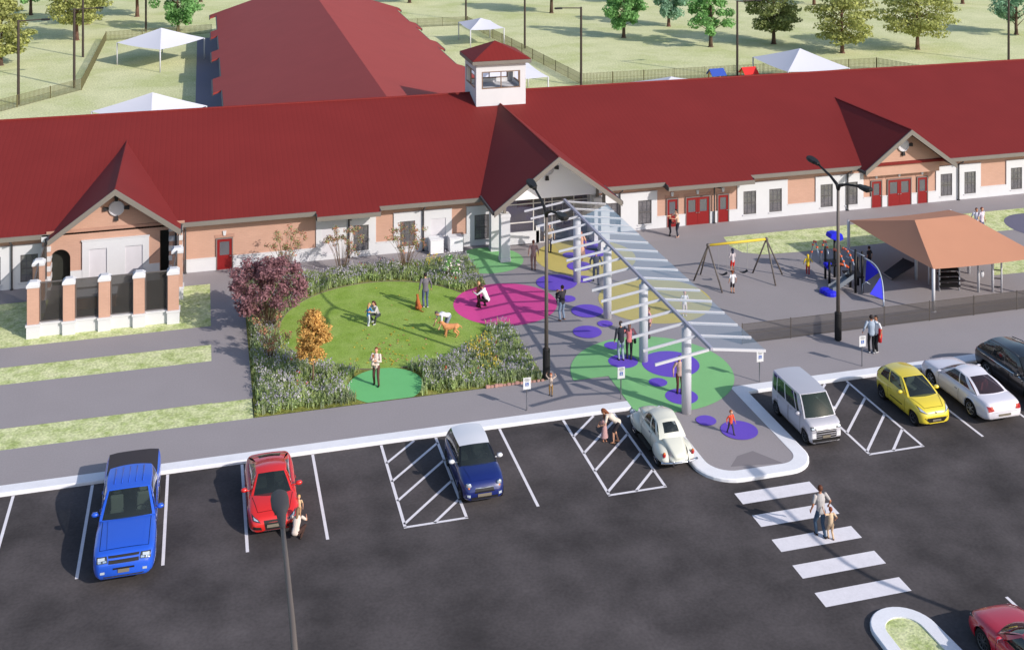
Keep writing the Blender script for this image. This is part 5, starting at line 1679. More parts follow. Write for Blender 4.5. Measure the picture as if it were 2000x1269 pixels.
c.plate(.42, True, .26); c.end_patch('lower_intake', m_grille, [(-.5, .28), (.5, .28), (.52, .36), (-.52, .36)]); c.both('fog_light', m_hlamp, [(.54, .36), (.66, .38), (.66, .46), (.54, .46)])
c.end_patch('bonnet_edge', m_chrome, [(-.6, .255), (.6, .255), (.6, .275), (-.6, .275)], off=.02)

# ---- cream vintage car, tail towards the camera
cream = paint('cream paint', (214, 214, 202), .95)
c = Car('vintage_car', 'cream rounded vintage car parked tail out beside the white kerb', 'car', (18.06, 43.9, .02), 0, cream,
        L=3.95, W=1.30, wheels=(-1.2, 1.2), R=.31, sill=.3, tumble=.14, shoulder=.12, crown=.07,
        plan=[(-.5, .34), (-.485, .5), (-.44, .66), (-.36, .8), (-.25, .94), (-.1, 1), (.12, 1), (.25, .93), (.36, .78), (.44, .62), (.485, .44), (.5, .3)],
        deck=[(-.5, .52), (-.485, .62), (-.45, .72), (-.38, .86), (-.28, .98), (-.2, 1.0), (.14, 1.0), (.22, 1.0), (.34, .93), (.43, .8), (.48, .64), (.5, .52)],
        under=[(-.5, .40), (-.4, .3), (.4, .3), (.5, .4)],
        cab=(-1.18, -.62, .22, .62, 1.0, 1.43, .46, .61), roof=[(0, 0), (.45, .06), (1, -.02)], bowf=.08, rbow=.06, seat=.9)
c.cabin([(.12, .52), (.60, .88)], ws=.08, rear_margin=.2, rear_glass=(.28, .82), bulge=.06, roof_crown=.09, seats=m_seatd)
def fender(c, yc, sd, ln, fr):
    rows = []
    for i in range(17):
        u = -1 + 2 * i / 16
        k = math.sqrt(max(1 - u * u, 0.0))
        y = yc + u * ln
        zt = .34 + .50 * k ** .8
        r = []
        for j in range(9):
            a = PI * j / 8 * .62
            r.append((sd * (.42 + (.36) * math.sin(a * 1.0) ** .7 * (0.35 + .65 * k) if j else sd * 0 + .42) * 1.0 if sd > 0 else -(.42 + (.36) * math.sin(a) ** .7 * (0.35 + .65 * k) if j else .42), y, zt - (zt - .30) * (1 - math.cos(a)) * .62))
        rows.append(r)
    b = MB(); b.grid(rows, flip=sd > 0)
    return b.build('fender', cream, c.root, True)
for yc, fr in ((-1.22, 0), (1.22, 1)):
    for sd in (-1, 1):
        fender(c, yc, sd, .62, fr)
for sd in (-1, 1):
    b = MB(); b.obox((sd * .70, 0, .3), (.22, 1.35, .06)); b.build('running_board', m_trim, c.root, bevel=.02)
# wheels sit under the fenders, wider than the body
sv = c.w
c.w = lambda y: .76
c.wheels(rim=m_chrome, spokes=3, width=.17, inset=.03)
c.w = sv
for sd in (-1, 1):
    b = MB(); b.ball((sd * .60, -1.77, .66), (.075, .06, .11), 10, 6); tl = b.build('tail_light', m_tail, c.root, True)
    b = MB(); b.ball((sd * .60, -1.80, .74), (.05, .04, .04), 8, 5); b.build('indicator', m_amber, tl, True)
    b = MB(); b.ball((sd * .60, 1.72, .68), (.1, .1, .11), 12, 8); b.build('headlight', m_hlamp, c.root, True)
    b = MB(); b.ball((sd * .62, 1.4, .92), (.03, .05, .03), 8, 5); b.build('front_indicator', m_chrome, c.root, True)
for (y, s_) in ((-2.02, -1), (2.02, 1)):
    b = MB(); pts = [(x, y - s_ * .16 * (abs(x) / .75) ** 2, .42) for x in (-.76, -.6, -.3, 0, .3, .6, .76)]; b.tube(pts, .045, 8); bu = b.build('bumper', m_chrome, c.root, True)
    for x in (-.32, .32):
        b = MB(); b.ball((x, y + s_ * .04, .44), (.03, .035, .1), 8, 6); b.build('bumper_guard', m_chrome, bu, True)
b = MB(); b.obox((0, -1.80, .74), (.3, .05, .06)); b.build('plate_lamp', cream, c.root, bevel=.02)
c.doors([(-.42, .55)], .4, .9, handle=m_chrome); 

# ---- silver boxy van, facing the camera
c = Car('van', 'boxy silver white van with a flat roof, parked beside the peninsula kerb', 'van', (24.56, 43.85, .02), R(180), paint('van silver', (190, 188, 197), .92),
        L=3.4, W=1.48, wheels=(-1.22, 1.2), R=.28, sill=.2, tumble=.02, shoulder=.05, crown=.02,
        plan=[(-.5, .88), (-.485, .94), (-.45, .98), (-.4, 1), (.38, 1), (.45, .97), (.485, .92), (.5, .86)],
        deck=[(-.5, .98), (.2, 1.0), (.3, 1.0), (.42, .95), (.47, .88), (.49, .80), (.5, .72)],
        under=[(-.5, .26), (-.4, .2), (.4, .18), (.5, .2)],
        cab=(-1.66, -1.62, .62, 1.18, 1.0, 1.72, .66, .725), roof=[(0, 0), (.4, .015), (1, .0)], bowf=.1)
m_vgl = glassmat('van dark glass', (.3, .42, .34), .4, (.02, .035, .025), rough=.02, strength=1.5)
c.cabin([(.12, .2), (.23, .52), (.56, .80), (.83, .96)], ws=.04, rear_margin=.06, bulge=.02, roof_crown=.02, glass=m_vgl, seats=m_seatd)
c.wheels(rim=m_rimd, spokes=8); c.mirrors(c.body, z=1.08, out=.14); c.doors([(-.1, .86), (-1.02, -.16)], .3, .95)
c.both('headlight', m_hdark, [(.44, .74), (.68, .72), (.68, .86), (.5, .84)]); c.both('headlight_lens', m_hlamp, [(.5, .76), (.65, .75), (.65, .82), (.53, .81)], off=.022)
c.end_patch('bonnet_bar', m_chrome, [(-.46, .68), (.46, .68), (.46, .74), (-.46, .74)], off=.02)
for i in range(3): c.end_patch('grille_bar', m_grille if i != 1 else m_chrome, [(-.44, .58 - i * .09), (.44, .58 - i * .09), (.44, .645 - i * .09), (-.44, .645 - i * .09)], off=.016)
c.both('fog_light_panel', m_wroof, [(.46, .42), (.66, .42), (.66, .62), (.48, .62)], off=.014)
c.end_patch('lower_intake', m_grille, [(-.62, .25), (.62, .25), (.64, .38), (-.64, .38)]); c.end_patch('chrome_lip', m_chrome, [(-.64, .205), (.64, .205), (.64, .24), (-.64, .24)], off=.025)
c.plate(.45, True, .18); c.both('tail_light', m_tail, [(.6, .75), (.7, .75), (.7, 1.0), (.6, 1.0)], False)

# ---- yellow hatchback, facing the camera
c = Car('hatchback', 'small bright yellow hatchback with a smiling black grille', 'car', (29.8, 43.98, .02), R(180), paint('yellow paint', (226, 204, 60), .95),
        L=3.43, W=1.63, wheels=(-1.18, 1.17), R=.29, sill=.2, tumble=.05, shoulder=.07, crown=.045,
        plan=[(-.5, .78), (-.485, .87), (-.43, .95), (-.33, 1), (.26, 1), (.38, .96), (.45, .88), (.485, .76), (.5, .62)],
        deck=[(-.5, .86), (-.48, .98), (-.3, .99), (.1, .96), (.2, .95), (.34, .87), (.43, .76), (.48, .64), (.5, .5)],
        under=[(-.5, .32), (-.4, .22), (.4, .19), (.5, .24)],
        cab=(-1.6, -1.28, -.02, .74, .97, 1.43, .56, .74), roof=[(0, 0), (.45, .04), (1, -.05)], bowf=.2, rbow=.06)
c.cabin([(.12, .56), (.6, .88)], ws=.055, rear_margin=.12, seats=m_seat)
c.wheels(rim=m_rimd, spokes=5); c.mirrors(c.body); c.doors([(-.62, .62)], .32, .86)
for sd in (-1, 1): c.side_patch('rubbing_strip', m_trim, sd, -.45, .45, .5, .54, .014)
c.both('headlight', m_hdark, [(.36, .60), (.68, .70), (.7, .86), (.58, .78)]); c.both('headlight_lens', m_hlamp, [(.44, .65), (.65, .72), (.66, .82), (.57, .76)], off=.022)
bonnet_gap(c, [(-.66, .85), (-.44, 1.5), (.44, 1.5), (.66, .85)])
c.end_patch('grille', m_grille, [(-.34, .28), (.34, .28), (.56, .47), (-.56, .47)]); c.end_patch('grille_lip', c.body, [(-.36, .235), (.36, .235), (.36, .27), (-.36, .27)], off=.02)
b = MB(); yy = c.end_y(0, .64, True); b.ball((0, yy + .0, .64), (.07, .02, .06), 10, 6); b.build('emblem', m_chrome, c.root, True)
c.plate(.37, True, .2, .04); c.both('tail_light', m_tail, [(.6, .78), (.74, .76), (.7, 1.0), (.62, 1.0)], False)

# ---- white coupe, tail towards the camera
c = Car('coupe', 'large pearl white two-door coupe with red tail lights, parked tail out', 'car', (32.72, 44.12, .02), 0, paint('pearl white', (226, 222, 232), .95),
        L=4.8, W=1.93, wheels=(-1.36, 1.42), R=.36, sill=.22, tumble=.07, shoulder=.1, crown=.05,
        plan=[(-.5, .78), (-.487, .86), (-.45, .93), (-.36, .985), (-.25, 1), (-.05, .965), (.15, .965), (.3, .985), (.41, .95), (.47, .86), (.5, .74)],
        deck=[(-.5, .7), (-.488, .86), (-.46, .93), (-.36, .97), (-.25, .98), (.12, .95), (.2, .95), (.36, .9), (.45, .82), (.485, .7), (.5, .55)],
        under=[(-.5, .34), (-.42, .24), (.4, .22), (.5, .26)],
        cab=(-1.62, -.62, .22, .98, .96, 1.36, .56, .76), roof=[(0, 0), (.4, .045), (1, -.02)], bowf=.2, rbow=.06, bowr=.16)
c.cabin([(.12, .52), (.55, .82)], ws=.055, rear_margin=.08, rear_glass=(.08, .94), glass=glassmat('rose tinted glass', (.6, .5, .52), .6, (.09, .06, .07), rough=.02, strength=1.5), seats=mat('maroon seats', C(120, 70, 76), rough=.8))
c.wheels(spokes=7); c.mirrors(c.body); c.doors([(-.55, .85)], .34, .85, handle=m_chrome)
c.both('tail_light', m_tail, [(.52, .68), (.78, .64), (.80, .84), (.58, .86)], False, .014); c.end_patch('plate_recess', m_plate, [(-.3, .42), (.3, .42), (.3, .52), (-.3, .52)], False, .014)
c.end_patch('exhaust_trim', m_grille, [(-.66, .28), (.66, .28), (.66, .34), (-.66, .34)], False, .014)
c.end_patch('boot_line', mat('panel gap', C(150, 148, 156), rough=.6), [(-.62, .585), (.62, .585), (.62, .597), (-.62, .597)], False, .01)
c.both('headlight', m_hlamp, [(.45, .6), (.66, .6), (.66, .75), (.5, .74)])

# ---- black estate, facing the camera
c = Car('suv', 'black sport utility vehicle cut off by the right edge of the picture', 'car', (35.7, 44.15, .02), R(180), paint('black paint', (22, 23, 27), 1.0),
        L=4.85, W=1.92, wheels=(-1.42, 1.45), R=.37, sill=.26, tumble=.05, shoulder=.08, crown=.04,
        plan=[(-.5, .82), (-.485, .9), (-.43, .97), (-.33, 1), (.3, 1), (.42, .95), (.475, .85), (.5, .72)],
        deck=[(-.5, .95), (-.48, 1.05), (-.3, 1.1), (.1, 1.06), (.2, 1.06), (.38, 1.0), (.45, .9), (.485, .76), (.5, .6)],
        under=[(-.5, .42), (-.4, .3), (.4, .26), (.5, .32)],
        cab=(-2.3, -1.75, .3, 1.05, 1.06, 1.66, .62, .80), roof=[(0, 0), (.4, .05), (1, -.08)], bowf=.18)
c.cabin([(.11, .40), (.43, .68), (.71, .93)], ws=.05, rear_margin=.1, glass=glassmat('suv glass', (.5, .52, .55), .4, (.03, .035, .04), rough=.02, strength=1.8), seats=m_seatd)
c.wheels(spokes=5); c.mirrors(c.body); c.doors([(.12, .95), (-.8, .06)], .4, .98, handle=m_chrome)
for sd in (-1, 1):
    c.side_patch('window_trim', m_chrome, sd, -1.9, .9, 1.005, 1.02, .01)
    b = MB(); b.tube([(sd * .58, -1.6, 1.66), (sd * .6, -1.0, 1.74), (sd * .6, 0, 1.76), (sd * .58, .3, 1.7)], .022, 6); b.build('roof_rail', m_rimd, c.root, True)
c.both('tail_light', m_tail, [(.62, .8), (.84, .8), (.84, 1.04), (.7, 1.04)], False); c.both('headlight', m_hlamp, [(.5, .74), (.8, .74), (.8, .9), (.55, .88)])
c.end_patch('grille', m_grille, [(-.4, .5), (.4, .5), (.4, .82), (-.4, .82)])

# ---- red sports saloon at the lower right corner, facing away
c = Car('sports_car', 'crimson sports car cut by the lower right corner, next to the oval island', 'car', (23.9, 28.95, .02), 0, paint('crimson paint', (188, 28, 50), .95),
        L=4.7, W=1.9, wheels=(-1.38, 1.38), R=.35, sill=.2, tumble=.07, shoulder=.08, crown=.05,
        plan=[(-.5, .8), (-.48, .88), (-.4, .97), (-.2, .99), (.1, .97), (.3, 1), (.4, .96), (.46, .86), (.49, .74), (.5, .64)],
        deck=[(-.5, .8), (-.47, .92), (-.3, .93), (.1, .92), (.2, .92), (.34, .86), (.44, .76), (.485, .64), (.5, .5)],
        under=[(-.5, .34), (-.42, .22), (.4, .2), (.5, .24)],
        cab=(-1.75, -.8, .1, .85, .93, 1.33, .56, .78), roof=[(0, 0), (.4, .04), (1, -.04)], bowf=.3, rbow=.05)
c.cabin([(.12, .5), (.54, .85)], ws=.05, rear_margin=.1, seats=m_seatd)
c.wheels(spokes=10, rim=m_rimd); c.mirrors(c.body); c.doors([(-.55, .75)], .32, .82)
c.both('headlight', m_hdark, [(.5, .56), (.78, .60), (.84, .74), (.62, .70)]); c.both('headlight_lens', m_hlamp, [(.56, .6), (.74, .63), (.78, .7), (.64, .68)], off=.022)
c.end_patch('grille', m_grille, [(-.34, .28), (.34, .28), (.4, .55), (-.4, .55)])
c.both('tail_light', m_tail, [(.5, .66), (.8, .66), (.78, .78), (.55, .8)], False)
# ================================================================== people and dogs
SKINS = dict(light=(212, 160, 132), tan=(186, 130, 100), brown=(134, 88, 64), pale=(224, 178, 154))
def skinmat(k): return mat('skin ' + k, C(*SKINS[k], .95), rough=.6, spec=.25)
def cloth(c): return mat('cloth %d %d %d' % c, C(*c, .95), rough=.9, spec=.1, fine=.08, fscale=40)
def hairmat(c): return mat('hair %d %d %d' % c, C(*c, .9), rough=.6, spec=.3)

def remesh(mb, voxel):
    """fuse overlapping closed volumes into one continuous smooth skin"""
    me = bpy.data.meshes.new('tmp'); me.from_pydata(mb.v, [], mb.f); me.update()
    o = bpy.data.objects.new('tmp', me); COL.objects.link(o)
    md = o.modifiers.new('r', 'REMESH'); md.mode = 'VOXEL'; md.voxel_size = voxel; md.use_smooth_shade = True
    sm = o.modifiers.new('s', 'SMOOTH'); sm.factor = .5; sm.iterations = 3
    dg = bpy.context.evaluated_depsgraph_get(); dg.update()
    out = bpy.data.meshes.new_from_object(o.evaluated_get(dg))
    bpy.data.objects.remove(o); bpy.data.meshes.remove(me)
    return out

def limb(b, pts, rad, n=8):
    """tapered chain with rounded ends"""
    b.tube(pts, rad, n)
    b.ball(pts[0], rad[0], n, 5); b.ball(pts[-1], rad[-1], n, 5)
    for p, r in zip(pts[1:-1], rad[1:-1]): b.ball(p, r, n, 5)

def ik(a, c, l1, l2, pole):
    """middle joint of a two-bone chain"""
    a = Vector(a); c = Vector(c); d = c - a; L_ = d.length
    mx = (l1 + l2) * .998
    if L_ > mx: c = a + d * (mx / L_); d = c - a; L_ = mx
    x = (l1 * l1 - l2 * l2 + L_ * L_) / (2 * L_); h = math.sqrt(max(l1 * l1 - x * x, 0))
    u = d / L_; pl = Vector(pole); pl = pl - u * pl.dot(u)
    if pl.length < 1e-5: pl = Vector((0, 1, 0))
    pl.normalize()
    return a + u * x + pl * h, c

def person(label, loc, rot, H, shirt, trousers, hair, skin='light', pose='stand', sleeves='long', shoes=(50, 46, 46), group=None,
           hands=None, lean=None, hipz=None, feet=None, longhair=False, shorts=False, dress=None, girl=False, headturn=0.0, hat=None, skirt=None, extra=None, seed=0):
    """faces +y in local space. hands: targets relative to the shoulders in arm lengths (right, left)"""
    child = H < 1.4
    hs = .175 if H < 1.0 else (.155 if child else .132)       # head height / H
    legL = (.46 if child else .5) * H
    th, shn, ft = legL * .5, legL * .46, legL * .08
    trunk = H * (1 - hs - .025) - legL
    ul, fl, hl = H * .165, H * .14, H * .095
    shw = H * (.105 if child or girl else .118); hpw = H * .055
    P = dict(stand=(1.0, 3, [(-.05, .02), (.05, -.03)], [(.22, .0, -.93), (-.22, .0, -.93)]),
             walk=(.965, 4, [(-.05, .16), (.05, -.16)], [(.18, -.25, -.9), (-.18, .28, -.88)]),
             bend=(.96, 78, [(-.06, .05), (.06, -.05)], [(.05, .25, -.9), (-.05, .3, -.85)]),
             crouch=(.42, 28, [(-.09, .12), (.09, .02)], [(.05, .75, -.35), (-.05, .8, -.2)]),
             carry=(1.0, 0, [(-.06, .05), (.06, -.05)], [(-.12, .52, -.2), (.12, .5, -.35)]),
             reach=(1.0, 10, [(-.05, .03), (.05, -.03)], [(.0, .85, -.35), (.0, .8, -.45)]))[pose]
    hz, le, fe, ha = P
    if hipz is not None: hz = hipz
    if lean is not None: le = lean
    if feet is not None: fe = feet
    if hands is not None: ha = hands
    hip = Vector((0, 0, ft + (th + shn) * hz - .005 * H))
    if pose == 'crouch': hip.y -= H * .09
    if pose == 'bend': hip.y -= H * .06
    a = R(le)
    up = Vector((0, math.sin(a), math.cos(a))); fwd = Vector((0, math.cos(a), -math.sin(a)))
    neck = hip + up * trunk
    if pose == 'bend': chest_bow = fwd * -.03 * H
    else: chest_bow = Vector((0, 0, 0))
    chest = hip + up * trunk * .68 + chest_bow
    waist = hip + up * trunk * .30
    hd = Vector((0, math.sin(a * .55), math.cos(a * .55)))
    hd = Matrix.Rotation(R(0), 3, 'Z') @ hd
    head = neck + hd * (hs * H * .5 + .025 * H)
    root = thing('person', label, 'person', (loc[0], loc[1], loc[2] if len(loc) > 2 else PZ + .004), rot, group)
    vox = max(.0105, H * .0085)
    sk, cl, tr = skinmat(skin), cloth(shirt), cloth(trousers)
    body = MB(); sh = MB(); tb = MB()
    k = H / 1.75
    # torso
    def torso(b, g, z0=0.0, z1=1.0):
        pts = [hip - up * .01 * H, waist, hip + up * trunk * .5 + chest_bow * .7, chest, hip + up * trunk * .88 + chest_bow * .4]
        ws = [.155, .135, .15, .168, .13] if not girl else [.155, .118, .13, .145, .11]
        if child: ws = [.14, .13, .135, .14, .11]
        ds = [.11, .1, .11, .118, .085]
        rings = []
        for p, w_, d_ in zip(pts, ws, ds):
            rings.append([p + Vector((1, 0, 0)) * math.cos(2 * PI * j / 12) * (w_ * k + g) + fwd * math.sin(2 * PI * j / 12) * (d_ * k + g) for j in range(12)])
        ids = [[b.vert(p) for p in r] for r in rings]
        for i in range(len(ids) - 1):
            for j in range(12):
                q = (j + 1) % 12; b.face((ids[i][j], ids[i][q], ids[i + 1][q], ids[i + 1][j]))
        b.face(ids[0][::-1]); b.face(ids[-1])
        for p, w_, d_ in zip(pts, ws, ds):
            b.ball(p, ((w_ * k + g) * .97, (d_ * k + g) * .97, .09 * k), 12, 6, None, Matrix.Rotation(-a, 3, 'X'))
    torso(body, 0); torso(sh, .014 * k)
    shd = {}
    for sgn, hnd in ((1, ha[0]), (-1, ha[1])):
        s_ = hip + up * trunk * .90 + Vector((sgn * shw, 0, 0)) + chest_bow * .5
        arm = ul + fl
        tgt = s_ + Vector((hnd[0] * arm if sgn > 0 else hnd[0] * arm, hnd[1] * arm, hnd[2] * arm))
        el, wr = ik(s_, tgt, ul, fl, Vector((sgn * .55, -.8, -.35)))
        limb(body, [s_, s_.lerp(el, .5), el, el.lerp(wr, .45), wr], [.047 * k, .044 * k, .036 * k, .035 * k, .025 * k])
        if sleeves == 'long': limb(sh, [s_, s_.lerp(el, .5), el, el.lerp(wr, .5), el.lerp(wr, .9)], [.064 * k, .058 * k, .05 * k, .046 * k, .04 * k])
        elif sleeves == 'short': limb(sh, [s_, s_.lerp(el, .35), s_.lerp(el, .7)], [.064 * k, .06 * k, .056 * k])
        else: limb(sh, [s_, s_.lerp(el, .05)], [.055 * k, .05 * k])
        # hand: palm plus thumb; the fingers are added after the fusing
        d = (wr - el).normalized(); sd_ = Vector((sgn, 0, 0)); sd_ = (sd_ - d * sd_.dot(d)).normalized(); nn = d.cross(sd_)
        pc = wr + d * hl * .28
        body.ball(pc, (.02 * k, .04 * k, hl * .34), 8, 6, None, Matrix((sd_, nn, d)).transposed())
        shd[sgn] = (wr, d, sd_, nn)
    # legs
    hips = {}
    for sgn, f_ in ((1, fe[1]), (-1, fe[0])):
        h_ = hip + Vector((sgn * hpw, 0, -.005 * H))
        ank = Vector((f_[0] * H, f_[1] * H, ft))
        kn, an = ik(h_, ank, th, shn, Vector((sgn * (.45 if pose == 'crouch' else .06), 1, 0)))
        limb(body, [h_, h_.lerp(kn, .5), kn, kn.lerp(an, .3), an], [.078 * k, .066 * k, .05 * k, .048 * k, .032 * k])
        e = .012 * k
        if dress is None and skirt is None:
            if shorts: limb(tb, [h_, h_.lerp(kn, .5), h_.lerp(kn, .85)], [.09 * k, .082 * k, .08 * k])
            else: limb(tb, [h_, h_.lerp(kn, .5), kn, kn.lerp(an, .4), kn.lerp(an, .96)], [.088 * k + e * .3, .076 * k + e * .4, .06 * k + e * .5, .056 * k + e * .5, .048 * k + e * .5])
        sb = MB()
        toe = Vector((f_[0] * H + sgn * .01, f_[1] * H + .1 * k, .028 * k))
        limb(sb, [Vector((an.x, an.y - .04 * k, .035 * k)), Vector((an.x, an.y + .02 * k, .042 * k)), toe], [.036 * k, .042 * k, .032 * k])
        sb.v = [(x, y, max(z, 0.0)) for x, y, z in sb.v]
        sb.build('shoe', cloth(shoes) if shoes else sk, root, True)
        body.ball((an.x, an.y, an.z * .7), .03 * k, 8, 5)
        hips[sgn] = (h_, kn, an)
    if dress is None and skirt is None:
        tb.ball(hip + up * .02 * H, (.165 * k, .122 * k, .11 * k), 12, 8)
    # neck and head
    limb(body, [hip + up * trunk * .9, neck + hd * .03 * H], [.052 * k, .046 * k])
    hw, hdp, hh = hs * H * .36, hs * H * .43, hs * H * .5
    T = Matrix.Rotation(headturn, 3, 'Z') @ Matrix.Rotation(-a * .55, 3, 'X')
    body.ball(head, (hw, hdp * .95, hh), 14, 10, None, T)
    body.ball(head + T @ Vector((0, hdp * .28, -hh * .45)), (hw * .72, hdp * .62, hh * .5), 10, 8, None, T)        # jaw
    body.ball(head + T @ Vector((0, hdp * .98, -hh * .12)), (hw * .16, hdp * .2, hh * .2), 8, 6, None, T)          # nose
    for sgn in (-1, 1): body.ball(head + T @ Vector((sgn * hw * .98, -hdp * .02, -hh * .08)), (hw * .14, hdp * .2, hh * .24), 8, 6, None, T)
    me = remesh(body, vox)
    # five fingers each side, appended to the same skin
    fb = MB()
    for sgn, (wr, d, sd_, nn) in shd.items():
        kn0 = wr + d * hl * .52
        for q, (o_, ln) in enumerate(((-.028, .40), (-.01, .46), (.008, .43), (.026, .34))):
            p0 = kn0 + nn * o_ * k; p1 = p0 + d * hl * ln * .55 - sd_ * .006 * k; p2 = p0 + d * hl * ln - sd_ * .022 * k
            fb.tube([p0, p1, p2], [.0095 * k, .009 * k, .007 * k], 5)
        p0 = wr + d * hl * .2 + nn * .036 * k * (1); p1 = p0 + nn * .022 * k + d * hl * .22; p2 = p1 + d * hl * .2 - sd_ * .008 * k
        fb.tube([p0, p1, p2], [.012 * k, .0105 * k, .008 * k], 5)
    bm = bmesh.new(); bm.from_mesh(me)
    vs = [bm.verts.new(v) for v in fb.v]
    for f_ in fb.f: bm.faces.new([vs[i] for i in f_])
    # eyes and mouth as darker patches of the face
    bm.faces.ensure_lookup_table()
    eyes = [head + T @ Vector((s_ * hw * .40, hdp * .88, hh * .04)) for s_ in (-1, 1)]
    mouth = head + T @ Vector((0, hdp * .92, -hh * .5))
    for f_ in bm.faces:
        c_ = f_.calc_center_median()
        if any((c_ - e_).length < hh * .14 for e_ in eyes): f_.material_index = 1
        elif abs((c_ - mouth).z) < hh * .08 and (c_ - mouth).length < hh * .22: f_.material_index = 2
    bm.to_mesh(me); bm.free()
    me.materials.clear(); me.materials.append(sk); me.materials.append(mat('eye dark', C(40, 30, 28), rough=.4)); me.materials.append(mat('lips', C(170, 92, 84), rough=.5))
    for p in me.polygons: p.use_smooth = True
    me.name = 'body'
    o = bpy.data.objects.new('body', me); COL.objects.link(o); o.parent = root
    def garment(b, name, m):
        if not b.v: return
        g = remesh(b, max(vox, .012)); g.materials.clear(); g.materials.append(m); g.name = name
        for p in g.polygons: p.use_smooth = True
        q = bpy.data.objects.new(name, g); COL.objects.link(q); q.parent = root
        return q
    if dress is not None or skirt is not None:
        # skirt flares from the waist to the hem
        col = dress if dress is not None else skirt
        hem = .30 if dress is not None else .26
        q = MB(); rings = []
        for i, (t_, r_) in enumerate(((-.02, .118), (.1, .15), (.5, .2), (1, .255))):
            zc = waist.lerp(Vector((hip.x, hip.y + (.1 * H if pose == 'crouch' else 0), hip.z - hem * H)), t_)
            rings.append([(zc.x + r_ * k * math.cos(2 * PI * j / 16) * (1 + .06 * (j % 2)), zc.y + r_ * k * .85 * math.sin(2 * PI * j / 16) * (1 + .06 * (j % 2)), zc.z) for j in range(17)])
        q.grid(rings); q.grid([[(x, y, z - .004) for x, y, z in r] for r in rings], flip=True)
        q.build('skirt', cloth(col), root, True)
    garment(sh, 'shirt' if dress is None else 'bodice', cloth(dress) if dress is not None else cl)
    garment(tb, 'shorts' if shorts else 'trousers', tr)
    # hair: cap over the back and top of the skull, longer if asked
    hb = MB()
    if hat is None:
        hb.ball(head + T @ Vector((0, -hdp * .12, hh * .16)), (hw * 1.13, hdp * .98, hh * .95), 14, 10, None, T)
        hb.v = [v for v in hb.v]
        if longhair:
            limb(hb, [head + T @ Vector((0, -hdp * .55, hh * .1)), head + T @ Vector((0, -hdp * .85, -hh * .7)), neck - up * .06 * H - fwd * .095 * k], [hw * .95, hw * .9, hw * .6])
        hmat = hairmat(hair)
    else:
        hb.ball(head + T @ Vector((0, -hdp * .05, hh * .2)), (hw * 1.2, hdp * 1.08, hh * .95), 14, 10, None, T); hmat = cloth(hat)
        limb(hb, [head + T @ Vector((0, -hdp * .4, -hh * .2)), neck - fwd * .05 * k], [hw, hw * .9])
    hm = remesh(hb, vox)
    # free the face
    bm = bmesh.new(); bm.from_mesh(hm)
    Ti = T.inverted()
    kill = []
    for v in bm.verts:
        q = Ti @ (v.co - head)
        if q.y > hdp * .30 and q.z < hh * .52: kill.append(v)
    bmesh.ops.delete(bm, geom=kill, context='VERTS'); bm.to_mesh(hm); bm.free()
    hm.materials.clear(); hm.materials.append(hmat); hm.name = 'hair' if hat is None else 'hood'
    for p in hm.polygons: p.use_smooth = True
    q = bpy.data.objects.new(hm.name, hm); COL.objects.link(q); q.parent = root
    if extra: extra(root, k, hip, neck, up)
    return root

def face_to(p, q):
    """rotation that makes local +y look from p to q"""
    return math.atan2(q[1] - p[1], q[0] - p[0]) - PI / 2

GA = PZ + .012
def on(px, py, z=PZ + .014): 
    x, y = at(px, py, z); return (x, y, z)
def toward_cam(p): return face_to(p, (0, 0))

# -- on the round lawn
p = on(831, 600); 
person('man in grey sweater and blue jeans seen from behind beside the sitting dog', p, R(8), 1.78, (112, 108, 116), (86, 96, 128), (40, 32, 30), 'light', shoes=(210, 206, 204))
p = on(719, 636); q = on(734, 630)
person('small fair-haired girl in a blue jacket and pale trousers on the lawn', p, face_to(p, q), 1.12, (62, 130, 190), (196, 200, 214), (190, 150, 100), 'pale', 'reach', hands=[(0, .6, -.5), (0, .6, -.45)], girl=True, longhair=True, shoes=(220, 220, 224))
person('woman in a pale grey top crouching before the girl in blue', q, face_to(q, p), 1.66, (186, 182, 182), (70, 72, 78), (84, 48, 40), 'light', 'crouch', girl=True, longhair=True, shoes=(200, 200, 204))
p = on(873, 650)
person('man in a white T-shirt bending down to stroke the standing dog', p, R(108), 1.74, (216, 216, 222), (140, 148, 168), (96, 84, 78), 'light', 'bend', sleeves='short', hands=[(.05, .3, -.9), (-.05, .25, -.95)], shoes=(60, 60, 66))
p = on(735, 752, PZ + .02)
person('woman in a cream top and brown trousers carrying a curly-haired toddler', p, R(150), 1.68, (212, 196, 190), (96, 68, 62), (120, 64, 34), 'light', 'carry', feet=[(-.09, .05), (.07, -.04)], girl=True, shoes=(36, 32, 34))
def held(label, base, rot, off, H, shirt, trousers, hair, skin='light', z=.95, **kw):
    c_, s_ = math.cos(rot), math.sin(rot)
    x = base[0] + off[0] * c_ - off[1] * s_; y = base[1] + off[0] * s_ + off[1] * c_
    return person(label, (x, y, base[2] + z), rot + PI, H, shirt, trousers, hair, skin, 'crouch', hipz=.72, lean=10, hands=[(.1, .6, -.1), (-.1, .6, .05)], feet=[(-.12, .06), (.12, .06)], **kw)
held('curly-haired toddler in cream held in the arms of the woman on the mint circle', p, R(150), (.06, .21), .78, (218, 200, 190), (206, 186, 172), (150, 88, 40), z=.78)

# -- magenta circle
p = on(934, 598, PZ + .02); q = on(947, 600, PZ + .02)
person('slim child in dark brown clothes standing on the magenta circle', p, face_to(p, q), 1.3, (84, 52, 46), (66, 42, 38), (190, 150, 96), 'light', 'stand', hands=[(.1, .4, -.6), (-.1, .4, -.6)], shoes=(60, 40, 36))
person('man in a white shirt crouching on the magenta circle before the child', q, face_to(q, p), 1.76, (216, 216, 216), (40, 34, 36), (80, 66, 54), 'light', 'crouch', shoes=(40, 36, 36))

